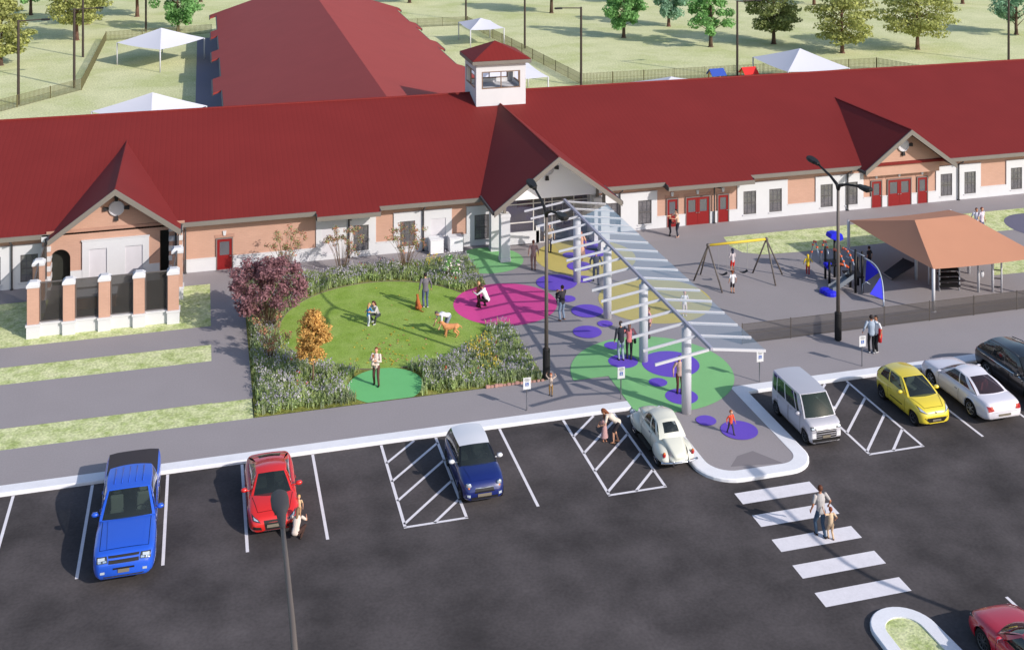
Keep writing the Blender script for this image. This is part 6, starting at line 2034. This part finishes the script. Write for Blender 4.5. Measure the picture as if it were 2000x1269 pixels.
# -- plaza, from the entrance to the kerb
p = on(1042, 527)
person('slender woman in a dusty pink coat and trousers left of the ochre circle', p, R(-6), 1.66, (160, 132, 126), (146, 116, 108), (112, 50, 34), 'light', 'stand', girl=True, shoes=(60, 44, 42))
p = on(1073, 492)
person('person in a sandy jacket by the entrance doors, partly behind the lamp post', p, R(160), 1.66, (160, 138, 110), (74, 72, 84), (120, 80, 56), 'light', 'stand')
p = on(1135, 508)
person('woman in a peach dress standing at the back of the canopy', p, R(150), 1.66, (214, 160, 132), (206, 160, 136), (140, 80, 60), 'tan', 'stand', dress=(214, 164, 138), girl=True, sleeves='short', shoes=(150, 104, 84))
p = on(1164, 552)
person('man in a dark grey suit walking beneath the glass canopy', p, R(170), 1.78, (70, 70, 84), (72, 72, 86), (56, 46, 46), 'tan', 'walk')
p = on(1098, 625)
person('man in a charcoal sweater and jeans carrying a baby beside the violet circles', p, R(25), 1.76, (62, 60, 66), (128, 144, 166), (58, 38, 30), 'light', 'carry', feet=[(-.08, .0), (.08, .0)], shoes=(150, 110, 84))
held('baby in black held by the man in the charcoal sweater', p, R(25), (-.14, .2), .74, (40, 40, 46), (46, 46, 52), (170, 96, 50), z=.88)
p = on(1213, 703, PZ + .02); q = on(1229, 701, PZ + .02)
person('man in a dark jacket and pale jeans in the embracing couple on the green circle', p, R(10), 1.8, (54, 56, 66), (150, 162, 178), (96, 66, 46), 'light', 'stand', hands=[(.3, .35, -.6), (-.15, .1, -.95)], shoes=(80, 60, 50))
def handbag(root, k, hip, neck, up):
    b = MB(); b.obox((.26, -.02, hip.z + .02), (.12, .26, .24), 0); b.build('handbag', m_trim, root, bevel=.03)
person('woman in a pink top with a black shoulder bag in the embracing couple', q, R(-15), 1.7, (222, 130, 134), (60, 56, 62), (134, 84, 60), 'light', 'stand', hands=[(.2, .3, -.6), (-.25, .3, -.5)], girl=True, longhair=True, shoes=(50, 44, 44), extra=handbag)
p = on(1327, 768, PZ + .02)
person('long-haired woman in a dusky rose top half hidden behind the front canopy column', p, R(175), 1.66, (190, 160, 152), (96, 60, 54), (62, 40, 32), 'light', 'stand', girl=True, longhair=True)
p = on(1337, 616)
person('child in a white T-shirt and shorts seen through the canopy glass', p, R(175), 1.28, (220, 216, 218), (206, 190, 186), (150, 96, 70), 'light', 'stand', shorts=True, sleeves='short', shoes=(220, 220, 220))
p = on(1268, 660)
person('person in a rose top standing behind the third canopy column', p, R(90), 1.5, (206, 150, 150), (90, 70, 74), (110, 66, 50), 'light', 'stand', sleeves='short')
p = on(1076, 772)
person('small child in a pale top and khaki trousers at the foot of the lamp post', p, R(160), .98, (206, 186, 172), (150, 118, 72), (170, 92, 58), 'light', 'stand', hands=[(.3, .1, .7), (-.35, .1, .6)], shoes=(60, 50, 44))
p = on(1427, 846, PZ + .028)
person('small child in a bright orange top on the last violet circle', p, R(195), .98, (226, 86, 62), (72, 70, 78), (150, 84, 50), 'light', 'walk', shoes=(80, 70, 70))

# -- car park
p = on(1181, 862, .03); q = on(1203, 864, .03)
person('girl in a floral pink dress standing in the hatched bay', p, R(20), 1.1, (196, 150, 150), (196, 150, 150), (110, 66, 44), 'tan', 'stand', dress=(190, 152, 152), girl=True, sleeves='short', longhair=True, hands=[(.2, .5, -.5), (-.2, .4, -.6)], shoes=(196, 140, 116))
person('woman in a cream top and shorts bending over the girl in the dress', q, face_to(q, p), 1.72, (220, 206, 192), (60, 56, 60), (120, 66, 38), 'light', 'bend', lean=64, shorts=True, sleeves='short', hands=[(.1, .45, -.75), (-.1, .5, -.7)], girl=True, longhair=True, shoes=(206, 150, 116))
p = on(1603, 1047, .032); q = on(1623, 1052, .032)
person('man in a light grey T-shirt and jeans walking over the zebra crossing', p, R(4), 1.8, (176, 172, 172), (70, 88, 110), (92, 52, 34), 'tan', 'walk', sleeves='short', hands=[(.35, .1, -.8), (-.22, .1, -.9)], feet=[(-.05, .07), (.05, -.08)], shoes=(50, 36, 32))
person('small child in beige walking hand in hand over the zebra crossing', q, R(2), 1.12, (206, 180, 152), (206, 176, 146), (130, 62, 34), 'tan', 'walk', sleeves='short', hands=[(.3, .1, -.7), (-.5, .05, .55)], feet=[(-.05, .06), (.05, -.06)], shoes=(110, 74, 54))
def rucksack(root, k, hip, neck, up):
    b = MB(); b.obox((0, -.16, hip.z + .28), (.26, .13, .3), 0); b.build('rucksack', cloth((226, 226, 230)), root, bevel=.03)
p = on(579, 1052, .024); q = on(584, 1012, .024)
person('woman in a cream top crouching beside the red coupe', p, R(-20), 1.6, (212, 196, 186), (70, 52, 48), (130, 100, 74), 'light', 'crouch', hipz=.32, lean=34, sleeves='short', girl=True, longhair=True, hands=[(.12, .75, -.4), (-.08, .75, -.3)], shoes=(60, 50, 46))
person('fair-haired toddler standing before the crouching woman at the red coupe', q, R(165), .86, (206, 176, 140), (180, 140, 110), (206, 166, 104), 'light', 'stand', sleeves='short')
p = on(1702, 689); q = on(1712, 687)
person('man in a light blue shirt in the couple on the pavement by the fence', p, R(-12), 1.78, (160, 172, 190), (40, 40, 44), (46, 36, 34), 'tan', 'stand', hands=[(.1, .3, -.7), (-.3, .1, -.85)], shoes=(200, 200, 204))
person('person in a white top with a long red scarf in the couple by the fence', q, R(100), 1.72, (214, 214, 220), (44, 44, 48), (40, 32, 30), 'tan', 'stand', sleeves='short', shoes=(206, 206, 206),
       extra=lambda root, k, hip, neck, up: (lambda b: b.build('red_scarf', cloth((206, 48, 52)), root, True))(MB().tube([(-.14, -.06, hip.z + .3), (-.2, -.05, hip.z), (-.21, -.02, hip.z - .35)], [.07, .09, .08], 8)))

# -- playground and facade
p = on(1431, 531)
person('boy in a pale hoodie and red shorts standing between the swings', p, R(5), 1.3, (196, 186, 190), (208, 52, 44), (50, 44, 52), 'tan', 'stand', shorts=True, hat=(78, 80, 96), hands=[(-.1, .4, -.3), (.1, .4, -.35)], shoes=(70, 60, 60))
p = on(1431, 572)
person('boy in a white T-shirt and black shorts in front of the swing set', p, R(0), 1.2, (222, 220, 224), (44, 40, 44), (120, 60, 34), 'tan', 'stand', shorts=True, sleeves='short', shoes=(60, 50, 50))
p = on(1578, 537)
person('child in a hooded yellow raincoat and red trousers near the arched climber', p, R(-20), 1.14, (216, 186, 56), (160, 44, 44), (200, 170, 60), 'light', 'stand', hat=(216, 186, 56), hands=[(.4, .2, -.6), (-.3, .1, -.85)], shoes=(206, 200, 200))
p = on(1698, 526)
person('child in dark clothes in the shade by the play structure', p, R(20), 1.3, (60, 56, 58), (34, 32, 36), (44, 28, 26), 'tan', 'stand', shorts=True, sleeves='short')
p = on(1324, 463); q = on(1308, 461)
person('woman in a peach top and dark trousers at the red double doors', p, R(90), 1.7, (222, 186, 164), (64, 66, 76), (40, 30, 30), 'light', 'reach', girl=True, sleeves='short', hands=[(0, .85, -.2), (0, .8, -.3)], shoes=(214, 170, 150))
person('child in black facing the woman at the red doors', q, R(-90), 1.28, (44, 44, 48), (46, 46, 54), (206, 160, 120), 'light', 'stand', hands=[(.2, .5, -.4), (-.2, .5, -.4)])
p = on(1907, 459); q = on(1917, 459)
person('person in white with dark hair beside the far grass strip, left of two', p, R(160), 1.66, (206, 206, 222), (72, 82, 110), (76, 40, 34), 'tan', 'stand', sleeves='short', girl=True)
person('person in white with reddish hair beside the far grass strip, right of two', q, R(200), 1.7, (210, 200, 214), (96, 100, 130), (120, 60, 48), 'light', 'stand', sleeves='short')

# -- dogs
def dog_standing(label, loc, rot, m, S=1.0):
    root = thing('dog', label, 'dog', loc, rot)
    b = MB()
    # faces +y; deep chest, tucked belly
    limb(b, [(0, .25 * S, .47 * S), (0, .08 * S, .46 * S), (0, -.14 * S, .49 * S), (0, -.27 * S, .5 * S)], [.155 * S, .15 * S, .12 * S, .125 * S], 10)
    limb(b, [(0, .28 * S, .52 * S), (0, .38 * S, .6 * S), (0, .43 * S, .66 * S)], [.11 * S, .095 * S, .085 * S])
    b.ball((0, .46 * S, .69 * S), (.09 * S, .1 * S, .092 * S), 10, 8)
    limb(b, [(0, .5 * S, .67 * S), (0, .62 * S, .64 * S)], [.05 * S, .035 * S])
    for s in (-1, 1):
        b.ball((s * .07 * S, .43 * S, .68 * S), (.02 * S, .035 * S, .065 * S), 8, 6)
        f = .03 * s
        limb(b, [(s * .08 * S, (.25 + f) * S, .4 * S), (s * .085 * S, (.24 + f) * S, .22 * S), (s * .085 * S, (.25 + f) * S, .05 * S), (s * .085 * S, (.28 + f) * S, .025 * S)], [.06 * S, .036 * S, .027 * S, .028 * S])
        limb(b, [(s * .08 * S, (-.25 - f) * S, .45 * S), (s * .09 * S, (-.18 - f) * S, .29 * S), (s * .09 * S, (-.33 - f) * S, .17 * S), (s * .09 * S, (-.31 - f) * S, .04 * S), (s * .09 * S, (-.27 - f) * S, .025 * S)], [.085 * S, .055 * S, .03 * S, .026 * S, .028 * S])
    limb(b, [(0, -.35 * S, .54 * S), (0, -.47 * S, .48 * S), (0, -.52 * S, .38 * S)], [.032 * S, .025 * S, .015 * S])
    me = remesh(b, .013); me.materials.clear(); me.materials.append(m); me.name = 'body'
    o = bpy.data.objects.new('body', me); COL.objects.link(o); o.parent = root
    q = MB(); q.ball((0, .65 * S, .65 * S), (.018 * S, .015 * S, .015 * S), 6, 5); q.build('nose', m_trim, root, True)
    q = MB(); q.lathe([(.08 * S, 0), (.082 * S, .012 * S), (.078 * S, .024 * S)], 12, None, Matrix.Translation((0, .355 * S, .565 * S)) @ Matrix.Rotation(R(-40), 4, 'X'), True); q.build('collar', m_trim, root, True)
    return root
def dog_sitting(label, loc, rot, m, S=1.0):
    root = thing('dog', label, 'dog', loc, rot)
    b = MB()
    limb(b, [(0, -.14 * S, .16 * S), (0, -.06 * S, .28 * S), (0, .07 * S, .44 * S)], [.13 * S, .115 * S, .11 * S], 10)
    limb(b, [(0, .08 * S, .48 * S), (0, .11 * S, .6 * S), (0, .13 * S, .68 * S)], [.09 * S, .07 * S, .068 * S])
    b.ball((0, .15 * S, .71 * S), (.07 * S, .085 * S, .075 * S), 10, 8); limb(b, [(0, .19 * S, .69 * S), (0, .3 * S, .67 * S)], [.046 * S, .032 * S])
    for s in (-1, 1):
        b.ball((s * .05 * S, .12 * S, .78 * S), (.022 * S, .016 * S, .055 * S), 8, 6)
        limb(b, [(s * .07 * S, .12 * S, .38 * S), (s * .075 * S, .13 * S, .2 * S), (s * .075 * S, .14 * S, .04 * S), (s * .075 * S, .18 * S, .025 * S)], [.055 * S, .034 * S, .026 * S, .028 * S])
        limb(b, [(s * .1 * S, -.13 * S, .16 * S), (s * .13 * S, .05 * S, .18 * S), (s * .12 * S, -.06 * S, .04 * S), (s * .12 * S, .08 * S, .025 * S)], [.08 * S, .06 * S, .032 * S, .03 * S])
    limb(b, [(0, -.26 * S, .06 * S), (.06 * S, -.4 * S, .035 * S), (.14 * S, -.48 * S, .03 * S)], [.03 * S, .028 * S, .018 * S])
    me = remesh(b, .013); me.materials.clear(); me.materials.append(m); me.name = 'body'
    o = bpy.data.objects.new('body', me); COL.objects.link(o); o.parent = root
    q = MB(); q.ball((0, .33 * S, .675 * S), (.018 * S, .014 * S, .015 * S), 6, 5); q.build('nose', m_trim, root, True)
    return root
dog_sitting('russet brown dog sitting on the lawn at the feet of the man in grey', on(817, 604), R(10), mat('russet fur', C(168, 92, 50), rough=.85, var=.15, vscale=8), .95)
dog_standing('sandy tan dog standing on the lawn, stroked by the bending man', on(881, 657), R(75), mat('sandy fur', C(206, 142, 96), rough=.85, var=.12, vscale=8), 1.05)
# ================================================================== vegetation
random.seed(11)
def leaf_quads(b, c, rad, n, size, rng, squash=1.0, up=.4, shell=.55, m=None, droop=0.0):
    """n small leaf faces spread through an ellipsoid, denser towards its skin"""
    for _ in range(n):
        while True:
            d = Vector((rng.uniform(-1, 1), rng.uniform(-1, 1), rng.uniform(-1, 1)))
            if .05 < d.length <= 1: break
        d.normalize(); r = shell + (1 - shell) * rng.random() ** .6 if rng.random() < .8 else rng.random()
        p = Vector(c) + Vector((d.x * rad[0], d.y * rad[1], d.z * rad[2])) * r
        nrm = (d + Vector((rng.uniform(-.9, .9), rng.uniform(-.9, .9), rng.uniform(-.6, .9) + up))).normalized()
        t = nrm.cross(Vector((rng.uniform(-1, 1), rng.uniform(-1, 1), rng.uniform(-1, 1))))
        if t.length < 1e-3: continue
        t.normalize(); q = nrm.cross(t); s = size * rng.uniform(.65, 1.35)
        i = len(b.v)
        for (u, v) in ((-.5, 0), (-.05, -.32), (.5, 0), (-.05, .32)):
            b.v.append(tuple(p + t * u * s * 1.25 + q * v * s * 1.25 + nrm * (-.08 * s if u in (-.5, .5) else .04 * s)))
        b.face((i, i + 1, i + 2, i + 3), m)

def tree(name, label, loc, H, crown_w, kind, trunk_h, seed, leaf, bark, group=None, dens=1.0, size=.3):
    rng = random.Random(seed)
    root = thing(name, label, 'tree', loc, rng.uniform(0, 6.28), group)
    b = MB()
    th = H * .62
    wob = [(rng.uniform(-.1, .1) * z, rng.uniform(-.1, .1) * z) for z in (0, .2, .4, .6, .8)]
    tp = [(0, 0, -.05), (wob[1][0], wob[1][1], trunk_h * .5), (wob[2][0], wob[2][1], trunk_h), (wob[3][0] * 1.5, wob[3][1] * 1.5, (trunk_h + H) / 2), (wob[4][0], wob[4][1], H * .93)]
    r0 = .028 * H + .02
    b.tube([(0, 0, -.05), (0, 0, .12)], [r0 * 1.6, r0 * 1.1], 9)
    b.tube(tp, [r0 * 1.1, r0 * .85, r0 * .75, r0 * .4, .02], 9)
    clumps = []
    ch = H - trunk_h
    if kind == 'layered':        # horizontal pads of leaves
        nl = 9
        for i in range(nl):
            t = i / (nl - 1); z = trunk_h + ch * (.04 + .92 * t)
            rr = crown_w / 2 * math.sin(PI * min(.16 + t * .86, 1.0)) ** .75
            m = 4 + int(rng.random() * 3)
            a0 = rng.uniform(0, 6.28)
            for k in range(m):
                a = a0 + 2 * PI * k / m + rng.uniform(-.4, .4); d = rr * rng.uniform(.55, .95)
                clumps.append(((d * math.cos(a), d * math.sin(a), z + rng.uniform(-.25, .25)), (crown_w * .19 * rng.uniform(.8, 1.2), crown_w * .19 * rng.uniform(.8, 1.2), ch * .065 * rng.uniform(.8, 1.3)), 95))
            clumps.append(((rng.uniform(-.2, .2), rng.uniform(-.2, .2), z), (rr * .5 + .1, rr * .5 + .1, ch * .07), 45))
    else:
        nc = 46
        for i in range(nc):
            t = rng.random(); z = trunk_h + ch * (.02 + .95 * t)
            rr = crown_w / 2 * math.sin(PI * min(.13 + t * .85, 1.0)) ** .7
            a = i * 2.4 + rng.uniform(-.4, .4); d = rr * rng.uniform(.35, .95)
            s = crown_w * .13 * rng.uniform(.7, 1.25)
            clumps.append(((d * math.cos(a), d * math.sin(a), z), (s, s, s * .8), 85))
    for (c, rd, n) in clumps:
        if rng.random() < .75:
            zz = max(trunk_h * .9, c[2] - math.hypot(c[0], c[1]) * .55)
            b.tube([(0, 0, zz), (c[0] * .5, c[1] * .5, zz + (c[2] - zz) * .6), (c[0], c[1], c[2] - .05)], [.035 + .004 * H, .03, .012], 5)
    b.build('trunk', bark, root, True)
    lb = MB()
    for (c, rd, n) in clumps: leaf_quads(lb, c, rd, int(n * dens), size, rng)
    lb.build('crown', leaf, root)
    return root

m_bark = mat('grey bark', C(92, 74, 64), rough=.95, var=.25, vscale=4)
m_bark2 = mat('reddish bark', C(112, 84, 74), rough=.95, var=.25, vscale=4)
l_olive = leafmat('olive leaves', C(170, 174, 108), .4, .42)
l_green = leafmat('fresh green leaves', C(134, 180, 112), .35, .42)
l_blue = leafmat('blue green leaves', C(146, 182, 154), .3, .42)
l_dolive = leafmat('deep olive leaves', C(138, 148, 94), .4, .42)
BG = 'park trees beyond the fences'
TR = [  # label, pixel base, height, crown width, kind, trunk height, leaves, bark
    ('broad olive tree at the top left corner, cut by the frame', (2, 128), 7.4, 6.0, 'layered', 1.2, l_olive, m_bark),
    ('olive tree right of the first left lamp post, cut by the top edge', (150, 79), 8.0, 7.2, 'layered', 2.3, l_olive, m_bark2),
    ('olive tree just behind its twin left of the far pavilion, darker trunk', (171, 48), 8.0, 7.0, 'layered', 2.4, l_dolive, m_bark2),
    ('tree with a bare trunk standing up above the far left pavilion', (268, 33), 8.5, 6.5, 'layered', 2.6, l_olive, m_bark2),
    ('bright green tree beside the upper left edge of the rear wing roof', (348, 62), 7.5, 6.2, 'round', 1.2, l_green, m_bark),
    ('tree whose trunk foot shows at the top edge above the roof tower', (1077, 26), 8.0, 6.5, 'layered', 2.8, l_olive, m_bark),
    ('fresh green tree right of the lamp with the left-pointing arm', (1218, 74), 7.8, 5.3, 'round', 1.5, l_green, m_bark),
    ('hazy blue-green tree between two brighter green trees', (1306, 52), 7.6, 5.0, 'round', 1.4, l_blue, m_bark2),
    ('tall fresh green tree left of the lamp post between the play houses', (1388, 92), 8.2, 5.8, 'round', 1.6, l_green, m_bark),
    ('dark olive tree above the largest white pavilion', (1511, 86), 8.4, 6.4, 'layered', 1.8, l_dolive, m_bark),
    ('olive tree with a pale pinkish trunk, second from the right', (1645, 104), 8.0, 6.8, 'layered', 1.5, l_olive, m_bark2),
    ('wide olive tree with an open crown above the right end of the roof', (1792, 97), 8.0, 8.6, 'layered', 2.1, l_olive, m_bark2),
    ('blue-green tree behind the lamp post near the top right corner', (1985, 68), 8.0, 6.6, 'round', 1.0, l_blue, m_bark),
    ('thin tree whose foot touches the top edge near the right corner', (1880, 8), 8.0, 6.5, 'layered', 2.8, l_dolive, m_bark2),
    ('blue-green tree at the top edge left of the fresh green tree row', (1240, 6), 8.0, 5.5, 'round', 2.0, l_blue, m_bark),
    ('olive tree at the top edge between the dark olive and pinkish-trunk trees', (1590, 10), 8.0, 6.0, 'layered', 2.2, l_dolive, m_bark2),
    ('green tree at the top edge between the left lamp posts', (60, 30), 8.0, 5.5, 'round', 2.0, l_green, m_bark),
    ('tree at the very top left of the rear wing roof, trunk foot only', (392, 4), 8.0, 6.0, 'round', 2.4, l_green, m_bark),
    ('tree at the top edge directly right of the rear wing roof', (800, 6), 8.0, 6.0, 'layered', 2.2, l_olive, m_bark),
]
for i, (lab, (px, py), H, cw, kind, thh, lf, bk) in enumerate(TR):
    x, y = at(px, py)
    tree('park_tree', lab, (x, y, 0), H, cw, kind, thh, 100 + i, lf, bk, BG, dens=1.5, size=.27)

# ---------------- garden
def shrub(name, label, loc, stems, leafm, barkm, seed, group=None, cat='shrub'):
    """stems: list of (tip xyz, clump radius, leaf count, leaf size)"""
    rng = random.Random(seed); root = thing(name, label, cat, loc, 0, group)
    b = MB(); lb = MB()
    for (tip, rr, n, sz) in stems:
        bx, by = tip[0] * .12, tip[1] * .12
        mid = (tip[0] * .5 + rng.uniform(-.06, .06), tip[1] * .5 + rng.uniform(-.06, .06), tip[2] * .6)
        b.tube([(bx, by, 0), mid, tip], [.016, .01, .005], 5)
        leaf_quads(lb, tip, (rr, rr, rr * .8), n, sz, rng, shell=.3)
    b.build('stem', barkm, root, True); lb.build('foliage', leafm, root)
    return root
m_twig = mat('twig', C(124, 100, 84), rough=.95)
l_purple = leafmat('purple leaves', C(148, 108, 114), .35, .35)
l_gold = leafmat('golden leaves', C(208, 166, 98), .3, .3)
l_rose = leafmat('rose and green leaves', C(190, 128, 106), .45, .3)
l_leafg = leafmat('shrub green leaves', C(152, 156, 108), .35, .3)
# purple-leaved tree
rng = random.Random(3)
px0 = at(523, 648)
st = []
for i in range(80):
    a = rng.uniform(0, 6.28); r = 1.88 * rng.random() ** .55; z = 2.2 + rng.uniform(-.95, 1.2) * math.sqrt(max(0, 1 - (r / 2.05) ** 2)) + .2 * math.sin(3 * a)
    st.append(((r * math.cos(a) * 1.0, r * math.sin(a), z), .40 if r < 1.6 else .34, 105 if r < 1.6 else 75, .12))
shrub('purple_smoke_tree', 'spreading purple-leaved tree at the left corner of the garden', (px0[0], px0[1], PZ), st, l_purple, m_twig, 4, cat='tree')
# golden tree
gx = at(611, 752)
rng = random.Random(9)
root = thing('golden_tree', 'small golden-leaved tree with a slim trunk in the flower bed', 'tree', (gx[0], gx[1], PZ))
b = MB(); b.tube([(0, 0, 0), (.02, 0, .8), (0, .02, 2.6)], [.05, .04, .012], 7)
lb = MB()
for i in range(84):
    t = rng.random(); z = 1.18 + 2.0 * t; rr = .86 * math.sin(PI * min(.2 + t * .78, 1)) ** .8
    a = i * 2.4; d = rr * rng.uniform(.3, .9)
    c_ = (d * math.cos(a), d * math.sin(a), z)
    b.tube([(0, 0, z - .35), c_], [.015, .006], 4)
    leaf_quads(lb, c_, (.26, .26, .2), 70, .085, rng)
b.build('trunk', m_twig, root, True); lb.build('crown', l_gold, root)
# airy red-berried shrubs
def airy(label, px, py, h, w_, seed, nst=26):
    rng = random.Random(seed); x, y = at(px, py); st = []
    for i in range(nst):
        a = rng.uniform(0, 6.28); r = w_ * (.25 + .75 * rng.random()); z = h * rng.uniform(.45, 1.0)
        st.append(((r * math.cos(a), r * math.sin(a), z), .21, 20, .08))
    t = shrub('berry_shrub', label, (x, y, PZ), st, l_leafg, m_twig, seed, 'airy red-berried shrubs')
    lb = MB(); rg = random.Random(seed + 50)
    for (tip, rr, n, sz) in st: leaf_quads(lb, tip, (.22, .22, .2), 18, .075, rg, shell=.3)
    tag(lb.build('berries', l_rose, t), kind='stuff')
airy('airy red-berried shrub behind the purple tree', 556, 560, 2.95, 1.2, 21, 30)
airy('airy red-berried shrub before the first downspout right of the purple tree', 667, 541, 2.7, 1.2, 22, 30)
airy('airy red-berried shrub before the window left of the white bins', 792, 534, 2.65, 1.2, 23, 30)
airy('low red-flowered shrub in front of the purple tree', 528, 712, 2.0, .95, 24, 22)
l_white = leafmat('white blossoms', C(226, 214, 214), .1, .2)
x, y = at(880, 552)
rng = random.Random(31)
st = [((rng.uniform(-.35, .35), rng.uniform(-.35, .35), rng.uniform(.5, 1.35)), .2, 26, .1) for _ in range(12)]
t = shrub('blossom_bush', 'green bush dotted with white blossoms at the right end of the rear flower bed', (x, y, PZ), st, l_green, m_twig, 32)
lb = MB()
for s_ in st: leaf_quads(lb, s_[0], (.24, .24, .22), 7, .1, rng, shell=.8)
tag(lb.build('blossoms', l_white, t), kind='stuff')

# flower beds: grasses, leaves and small flowers in drifts, one mass nobody could count
rng = random.Random(77)
from mathutils import noise
def in_bed(x, y):
    if not (2.3 < x < 15.0 and 50.5 < y < 65.8): return 0
    d = math.hypot(x - LC[0], y - LC[1]) - LR
    if d < .12: return 0
    if math.hypot(x - 7.98, y - 51.75) < 1.82: return 0
    if math.hypot(x - 15.47, y - 59.1) < 2.8: return 0
    if math.hypot(x - gx[0], y - gx[1]) < .15: return 0
    # the open soil strips along the outer edges
    e = min(x - 2.3, 15.0 - x, y - 50.5, 65.8 - y)
    return min(1.0, .35 + d * .9) * min(1.0, .3 + e * 2.2)
gr = MB(); n_t = 0
while n_t < 5200:
    x, y = rng.uniform(2.3, 15), rng.uniform(50.5, 65.8)
    k = in_bed(x, y)
    if k <= 0 or rng.random() > k: continue
    nz = noise.noise(Vector((x * .55, y * .55, 3)))
    h = (.34 + .22 * nz + .16 * rng.random()) * (.65 + .4 * k)
    if y > 63: h *= 1.15
    if abs(x - gx[0]) < .5 and gx[1] - 1.6 < y < gx[1] + .3: h *= .45
    n_t += 1
    kind = 0 if nz < .12 else 1
    if rng.random() < .25: kind = 1 - kind
    for _ in range(4):
        a = rng.uniform(0, 6.28); l_ = .9 * h * rng.uniform(.7, 1.2); ox, oy = rng.uniform(-.13, .13), rng.uniform(-.13, .13)
        w_ = .022 * rng.uniform(.7, 1.5); ln = l_ * rng.uniform(.15, .5)
        ca, sa = math.cos(a), math.sin(a)
        i = len(gr.v); z = PZ + .005
        gr.v += [(x + ox - sa * w_, y + oy + ca * w_, z), (x + ox + sa * w_, y + oy - ca * w_, z), (x + ox + ca * ln * .4 + sa * w_ * .8, y + oy + sa * ln * .4 - ca * w_ * .8, z + l_ * .6), (x + ox + ca * ln * .4 - sa * w_ * .8, y + oy + sa * ln * .4 + ca * w_ * .8, z + l_ * .6), (x + ox + ca * ln, y + oy + sa * ln, z + l_)]
        gr.face((i, i + 1, i + 2, i + 3), kind); gr.face((i + 3, i + 2, i + 4), kind)
    # flower heads: drifts of lavender, white, yellow, a few red
    f = noise.noise(Vector((x * .8 + 9, y * .8, 1.5))); f2 = noise.noise(Vector((x * .5, y * .5 + 20, 7)))
    q = rng.random()
    if q < .34 + .3 * f:
        col = 2 if f2 < .18 else (3 if f2 < .3 else 2)
        if noise.noise(Vector((x * .35 + 40, y * .35, 2))) > .46: col = 4
        if rng.random() < .2: col = 3
        if rng.random() < .012: col = 5
        for _ in range(rng.randint(1, 3)):
            c_ = (x + rng.uniform(-.12, .12), y + rng.uniform(-.12, .12), PZ + h * rng.uniform(.85, 1.25))
            leaf_quads(gr, c_, (.03, .03, .07), 4, .055, rng, m=col, shell=.2)
    if rng.random() < .75:
        leaf_quads(gr, (x, y, PZ + h * .5), (.16, .16, h * .42), 8, .08, rng, m=6 if rng.random() < .6 else 1, shell=.2)
fb = gr.build('flower_bed_planting', [leafmat('meadow grass blades', C(182, 197, 132), .3, .5), leafmat('grey green blades', C(170, 180, 146), .3, .5), leafmat('lavender flowers', C(176, 170, 188), .22, .3), leafmat('pale flowers', C(206, 202, 206), .15, .3), leafmat('yellow flowers', C(206, 186, 76), .3, .2), leafmat('red flowers', C(206, 66, 58), .3, .2), leafmat('bed leaves', C(166, 186, 126), .35, .45)])
tag(fb, 'loose drifts of lavender and white flowers with tall grasses around the round lawn', 'flowers', kind='stuff')
# fallen leaves on the lawn
lv = MB()
for _ in range(115):
    px, py = rng.gauss(770, 34), rng.gauss(672, 40)
    if rng.random() < .4: px, py = rng.gauss(745, 34), rng.gauss(705, 16)
    x, y = at(px, py)
    if math.hypot(x - LC[0], y - LC[1]) > LR - .2: continue
    a = rng.uniform(0, 6.28); s_ = rng.uniform(.05, .085)
    i = len(lv.v); ca, sa = math.cos(a) * s_, math.sin(a) * s_
    z = PZ + .03 + rng.uniform(0, .015)
    lv.v += [(x - ca, y - sa, z), (x + sa * .6, y - ca * .6, z + .012), (x + ca, y + sa, z), (x - sa * .6, y + ca * .6, z + .01)]
    lv.face((i, i + 1, i + 2, i + 3), 0 if rng.random() < .6 else 1)
fl = lv.build('fallen_leaves', [leafmat('yellow fallen leaves', C(206, 176, 66), .25, .1), leafmat('pink fallen leaves', C(196, 136, 112), .25, .1)])
tag(fl, 'scatter of small yellow and pink fallen leaves on the round lawn', 'leaves', kind='stuff')
# pinkish edging stones
m_stone = mat('pink edging stone', C(178, 138, 128), rough=.9, var=.12, vscale=9)
first = None
pts_ = [(953 + i * 8.2, 763.5 - i * 1.05) for i in range(14)]
pts_ += [(590, 724), (599, 729), (611, 733), (619, 737)]
for i, (px, py) in enumerate(pts_):
    x, y = at(px, py)
    row = i < 14
    lab = 'small pinkish stone in the edging row along the front right of the flower bed' if row else 'small pinkish stone beside the golden tree'
    if first is None:
        first = MB().obox((0, 0, .05), (.18, .12, .1)).build('edging_stone', m_stone, bevel=.02)
        tag(first, lab, 'stone', 'pinkish stones edging the flower bed'); o = first
    else:
        o = first.copy(); COL.objects.link(o); o['label'] = lab
        if not row: o['group'] = 'pinkish stones by the golden tree'
    o.location = (x, y, PZ); o.rotation_euler = (0, 0, rng.uniform(-.25, .25)); o.scale = (rng.uniform(.8, 1.25),) * 3
